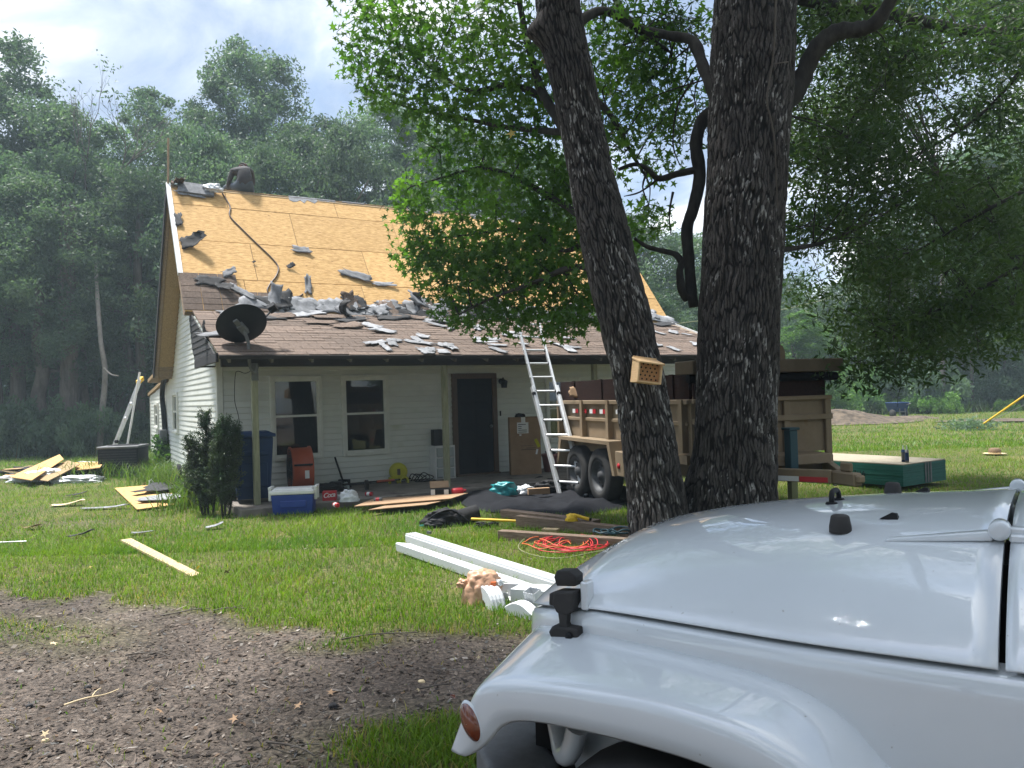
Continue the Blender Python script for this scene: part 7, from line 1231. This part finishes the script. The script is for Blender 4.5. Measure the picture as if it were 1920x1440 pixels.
# ------------------------------------------------------------------ roofer sitting on the ridge
def person():
    B = HM @ Vector((1.02, RV, RZ + .03)); o = thing('person', 'person in dark shirt and jeans sitting hunched on the roof ridge, back turned', 'person', B)
    J = {'pel': (.05, .0, .10, .155, .13), 'sp1': (.05, .03, .24, .165, .125), 'sp2': (.01, .08, .38, .175, .12), 'chest': (-.05, .15, .47, .16, .105), 'neck': (-.07, .24, .515, .055, .055), 'head0': (-.08, .30, .54, .075, .075), 'head': (-.09, .37, .535, .095, .09), 'chin': (-.10, .45, .49, .055, .05),
         'shL': (-.22, .12, .42, .075, .07), 'elL': (-.30, .10, .20, .05, .05), 'wrL': (-.34, .14, .02, .034, .03), 'palL': (-.36, .17, -.02, .036, .02),
         'shR': (.12, .22, .42, .075, .07), 'elR': (.10, .40, .24, .05, .05), 'wrR': (-.10, .46, .12, .034, .03), 'palR': (-.15, .47, .09, .036, .02),
         'hipL': (-.06, .05, .08, .10, .10), 'knL': (-.40, .22, .14, .068, .068), 'anL': (-.62, .40, -.20, .045, .045), 'toL': (-.75, .43, -.25, .04, .035),
         'hipR': (.12, .12, .06, .10, .10), 'knR': (.02, .52, .02, .068, .068), 'anR': (-.16, .86, -.36, .045, .045), 'toR': (-.27, .90, -.42, .04, .035)}
    E = [('pel', 'sp1'), ('sp1', 'sp2'), ('sp2', 'chest'), ('chest', 'neck'), ('neck', 'head0'), ('head0', 'head'), ('head', 'chin'), ('chest', 'shL'), ('shL', 'elL'), ('elL', 'wrL'), ('wrL', 'palL'), ('chest', 'shR'), ('shR', 'elR'), ('elR', 'wrR'), ('wrR', 'palR'), ('pel', 'hipL'), ('hipL', 'knL'), ('knL', 'anL'), ('anL', 'toL'), ('pel', 'hipR'), ('hipR', 'knR'), ('knR', 'anR'), ('anR', 'toR')]
    for s, (px, py, pz) in (('L', J['palL'][:3]), ('R', J['palR'][:3])):
        for f_, (dx_, dy_, ln) in enumerate(((-.03, -.02, .030), (-.015, -.007, .036), (0, .007, .038), (.014, .02, .034), (.03, -.03, .022))):
            a = f'f{s}{f_}'; J[a + 'a'] = (px - .012 + dx_ * .6, py + dy_, pz - .03, .009, .009); J[a + 'b'] = (px - .02 + dx_ * .7, py + dy_, pz - .03 - ln, .008, .008); E += [('pal' + s, a + 'a'), (a + 'a', a + 'b')]
    nm = list(J); me = bpy.data.meshes.new('body'); me.from_pydata([J[k][:3] for k in nm], [(nm.index(a), nm.index(b_)) for a, b_ in E], []); ob = link('body', me)
    ob.modifiers.new('s', 'SKIN'); md = ob.modifiers.new('d', 'SUBSURF'); md.levels = 2
    for i, k in enumerate(nm): sv = me.skin_vertices[0].data[i]; sv.radius = J[k][3:5]; sv.use_root = k == 'pel'
    dg = bpy.context.evaluated_depsgraph_get(); dg.update(); m2 = bpy.data.meshes.new_from_object(ob.evaluated_get(dg)); bpy.data.objects.remove(ob); m2.name = 'body'; m2.materials.clear()
    for k in ('shirt', 'jeans', 'skin', 'rubber'): m2.materials.append(MT[k])
    seg = [(np.array(J[a][:3]), np.array(J[b_][:3]), a, b_) for a, b_ in E]
    def cls(c):
        best = min(seg, key=lambda s: np.linalg.norm(c - (s[0] + (s[1] - s[0]) * np.clip(np.dot(c - s[0], s[1] - s[0]) / np.dot(s[1] - s[0], s[1] - s[0]), 0, 1)))); k = best[3]
        if k.startswith('to'): return 3
        if k[:3] in ('hip', 'knL', 'knR', 'anL', 'anR') : return 1
        if k in ('sp1',) and c[2] < .13: return 1
        if k.startswith(('pal', 'f', 'head', 'chin', 'neck')): return 2
        return 0
    for f_ in m2.polygons: f_.material_index = cls(np.array(f_.center)); f_.use_smooth = True
    link('body', m2, o)
    hm = T(-.085, .365, .56) @ RX(-62) @ RZM(15)
    PT('cap', MB().lathe([(.108, -.02), (.108, .03), (.09, .075), (.05, .10), (0, .108)], 20, 0, hm).prism([(-.07, .08), (.07, .08), (.06, .17), (0, .19), (-.06, .17)], -.018, -.010, 0, hm), 'cap', o); PT('collar', MB().lathe([(.07, -.02), (.078, .0), (.074, .03)], 16, 0, T(-.065, .225, .515) @ RX(-70), cap=False), 'shirt', o)
    g = MB()
    for s in (-1, 1): g.lathe([(0, -.008), (.02, -.008), (.026, 0), (.02, .01), (0, .01)], 10, 0, T(-.09 + s * .095, .37, .52) @ RY(90))
    PT('ears', g, 'skin', o); PT('nose', MB().tube([(-.098, .455, .485), (-.102, .475, .455), (-.10, .465, .445)], [.010, .016, .010], 8), 'skin', o)
person()
def to_mesh(o):
    dg = bpy.context.evaluated_depsgraph_get(); me = bpy.data.meshes.new_from_object(o.evaluated_get(dg)); n_ = link(o.name.split('.')[0] + '_print', me, o.parent); n_.matrix_local = o.matrix_local.copy(); bpy.data.objects.remove(o)
for o in [o for o in bpy.data.objects if o.type == 'FONT']: to_mesh(o)
# ------------------------------------------------------------------ what stands behind the viewer (seen in the window panes)
nb_ = thing('neighbour_house', 'white gabled house across the yard mirrored in the window panes', 'house', (7, -17, 0), .25)
PT('wall', MB().box((-6, -4, 0), (6, 4, 2.7)), 'siding', nb_); PT('roof', MB().add([(-6.4, 4.5, 2.6), (6.4, 4.5, 2.6), (6.4, 0, 4.8), (-6.4, 0, 4.8), (-6.4, -4.5, 2.6), (6.4, -4.5, 2.6)], [(0, 1, 2, 3), (3, 2, 5, 4), (0, 3, 4), (1, 5, 2)]), 'shingle_gray', nb_)
for x in (-4, -1.2, 3.6): PT('window', MB().box((x, 4.0, .9), (x + 1.1, 4.03, 2.1)), 'gap', nb_)
for x, y, h_, cr_, bf, rw, lb_ in ((-16, -13, 13, 'wide', .2, 1.4, 'wide tree far to the side behind the viewer'), (-9, -19, 14, 'tall', .2, 1.3, 'tall tree behind the viewer near the driveway'), (-2, -22, 13, 'wide', .15, 1.4, 'broad tree behind the neighbour house end'), (4, -25, 15, 'tall2', .2, 1.5, 'tall tree rising behind the neighbour roof'), (12, -25, 14, 'wide', .2, 1.5, 'wide tree right of the neighbour house'), (17, -14, 13, 'tall', .2, 1.4, 'tall tree beside the neighbour house'), (-22, -4, 13, 'tall2', .15, 1.5, 'tall tree at the edge of the yard beside the viewer'), (21, -3, 13, 'wide', .15, 1.3, 'wide tree across the yard from the car'), (-26, 6, 13, 'wide', .15, 1.3, 'wide tree beyond the driveway end')):
    o = tree(960, 10, h_, cr_, bf, rw, lb_, 'trees behind the viewer', 0, 1.3); o.location = (x, y, 0)
make_litter(); make_grass()
# ------------------------------------------------------------------ haze
hm_ = bpy.data.materials.new('haze'); hm_.use_nodes = True; t = hm_.node_tree; t.nodes.remove(t.nodes['Principled BSDF'])
pv = N(t, 'ShaderNodeVolumePrincipled'); pv.inputs['Color'].default_value = (.72, .90, 1, 1); pv.inputs['Density'].default_value = .0018; pv.inputs['Anisotropy'].default_value = .2
t.links.new(pv.outputs[0], t.nodes['Material Output'].inputs['Volume'])
tag(MB().box((-250, -70, -1.2), (250, 430, 22.5)).build('haze', hm_), 'thin summer haze between the camera and the far trees', None, None, 'stuff')
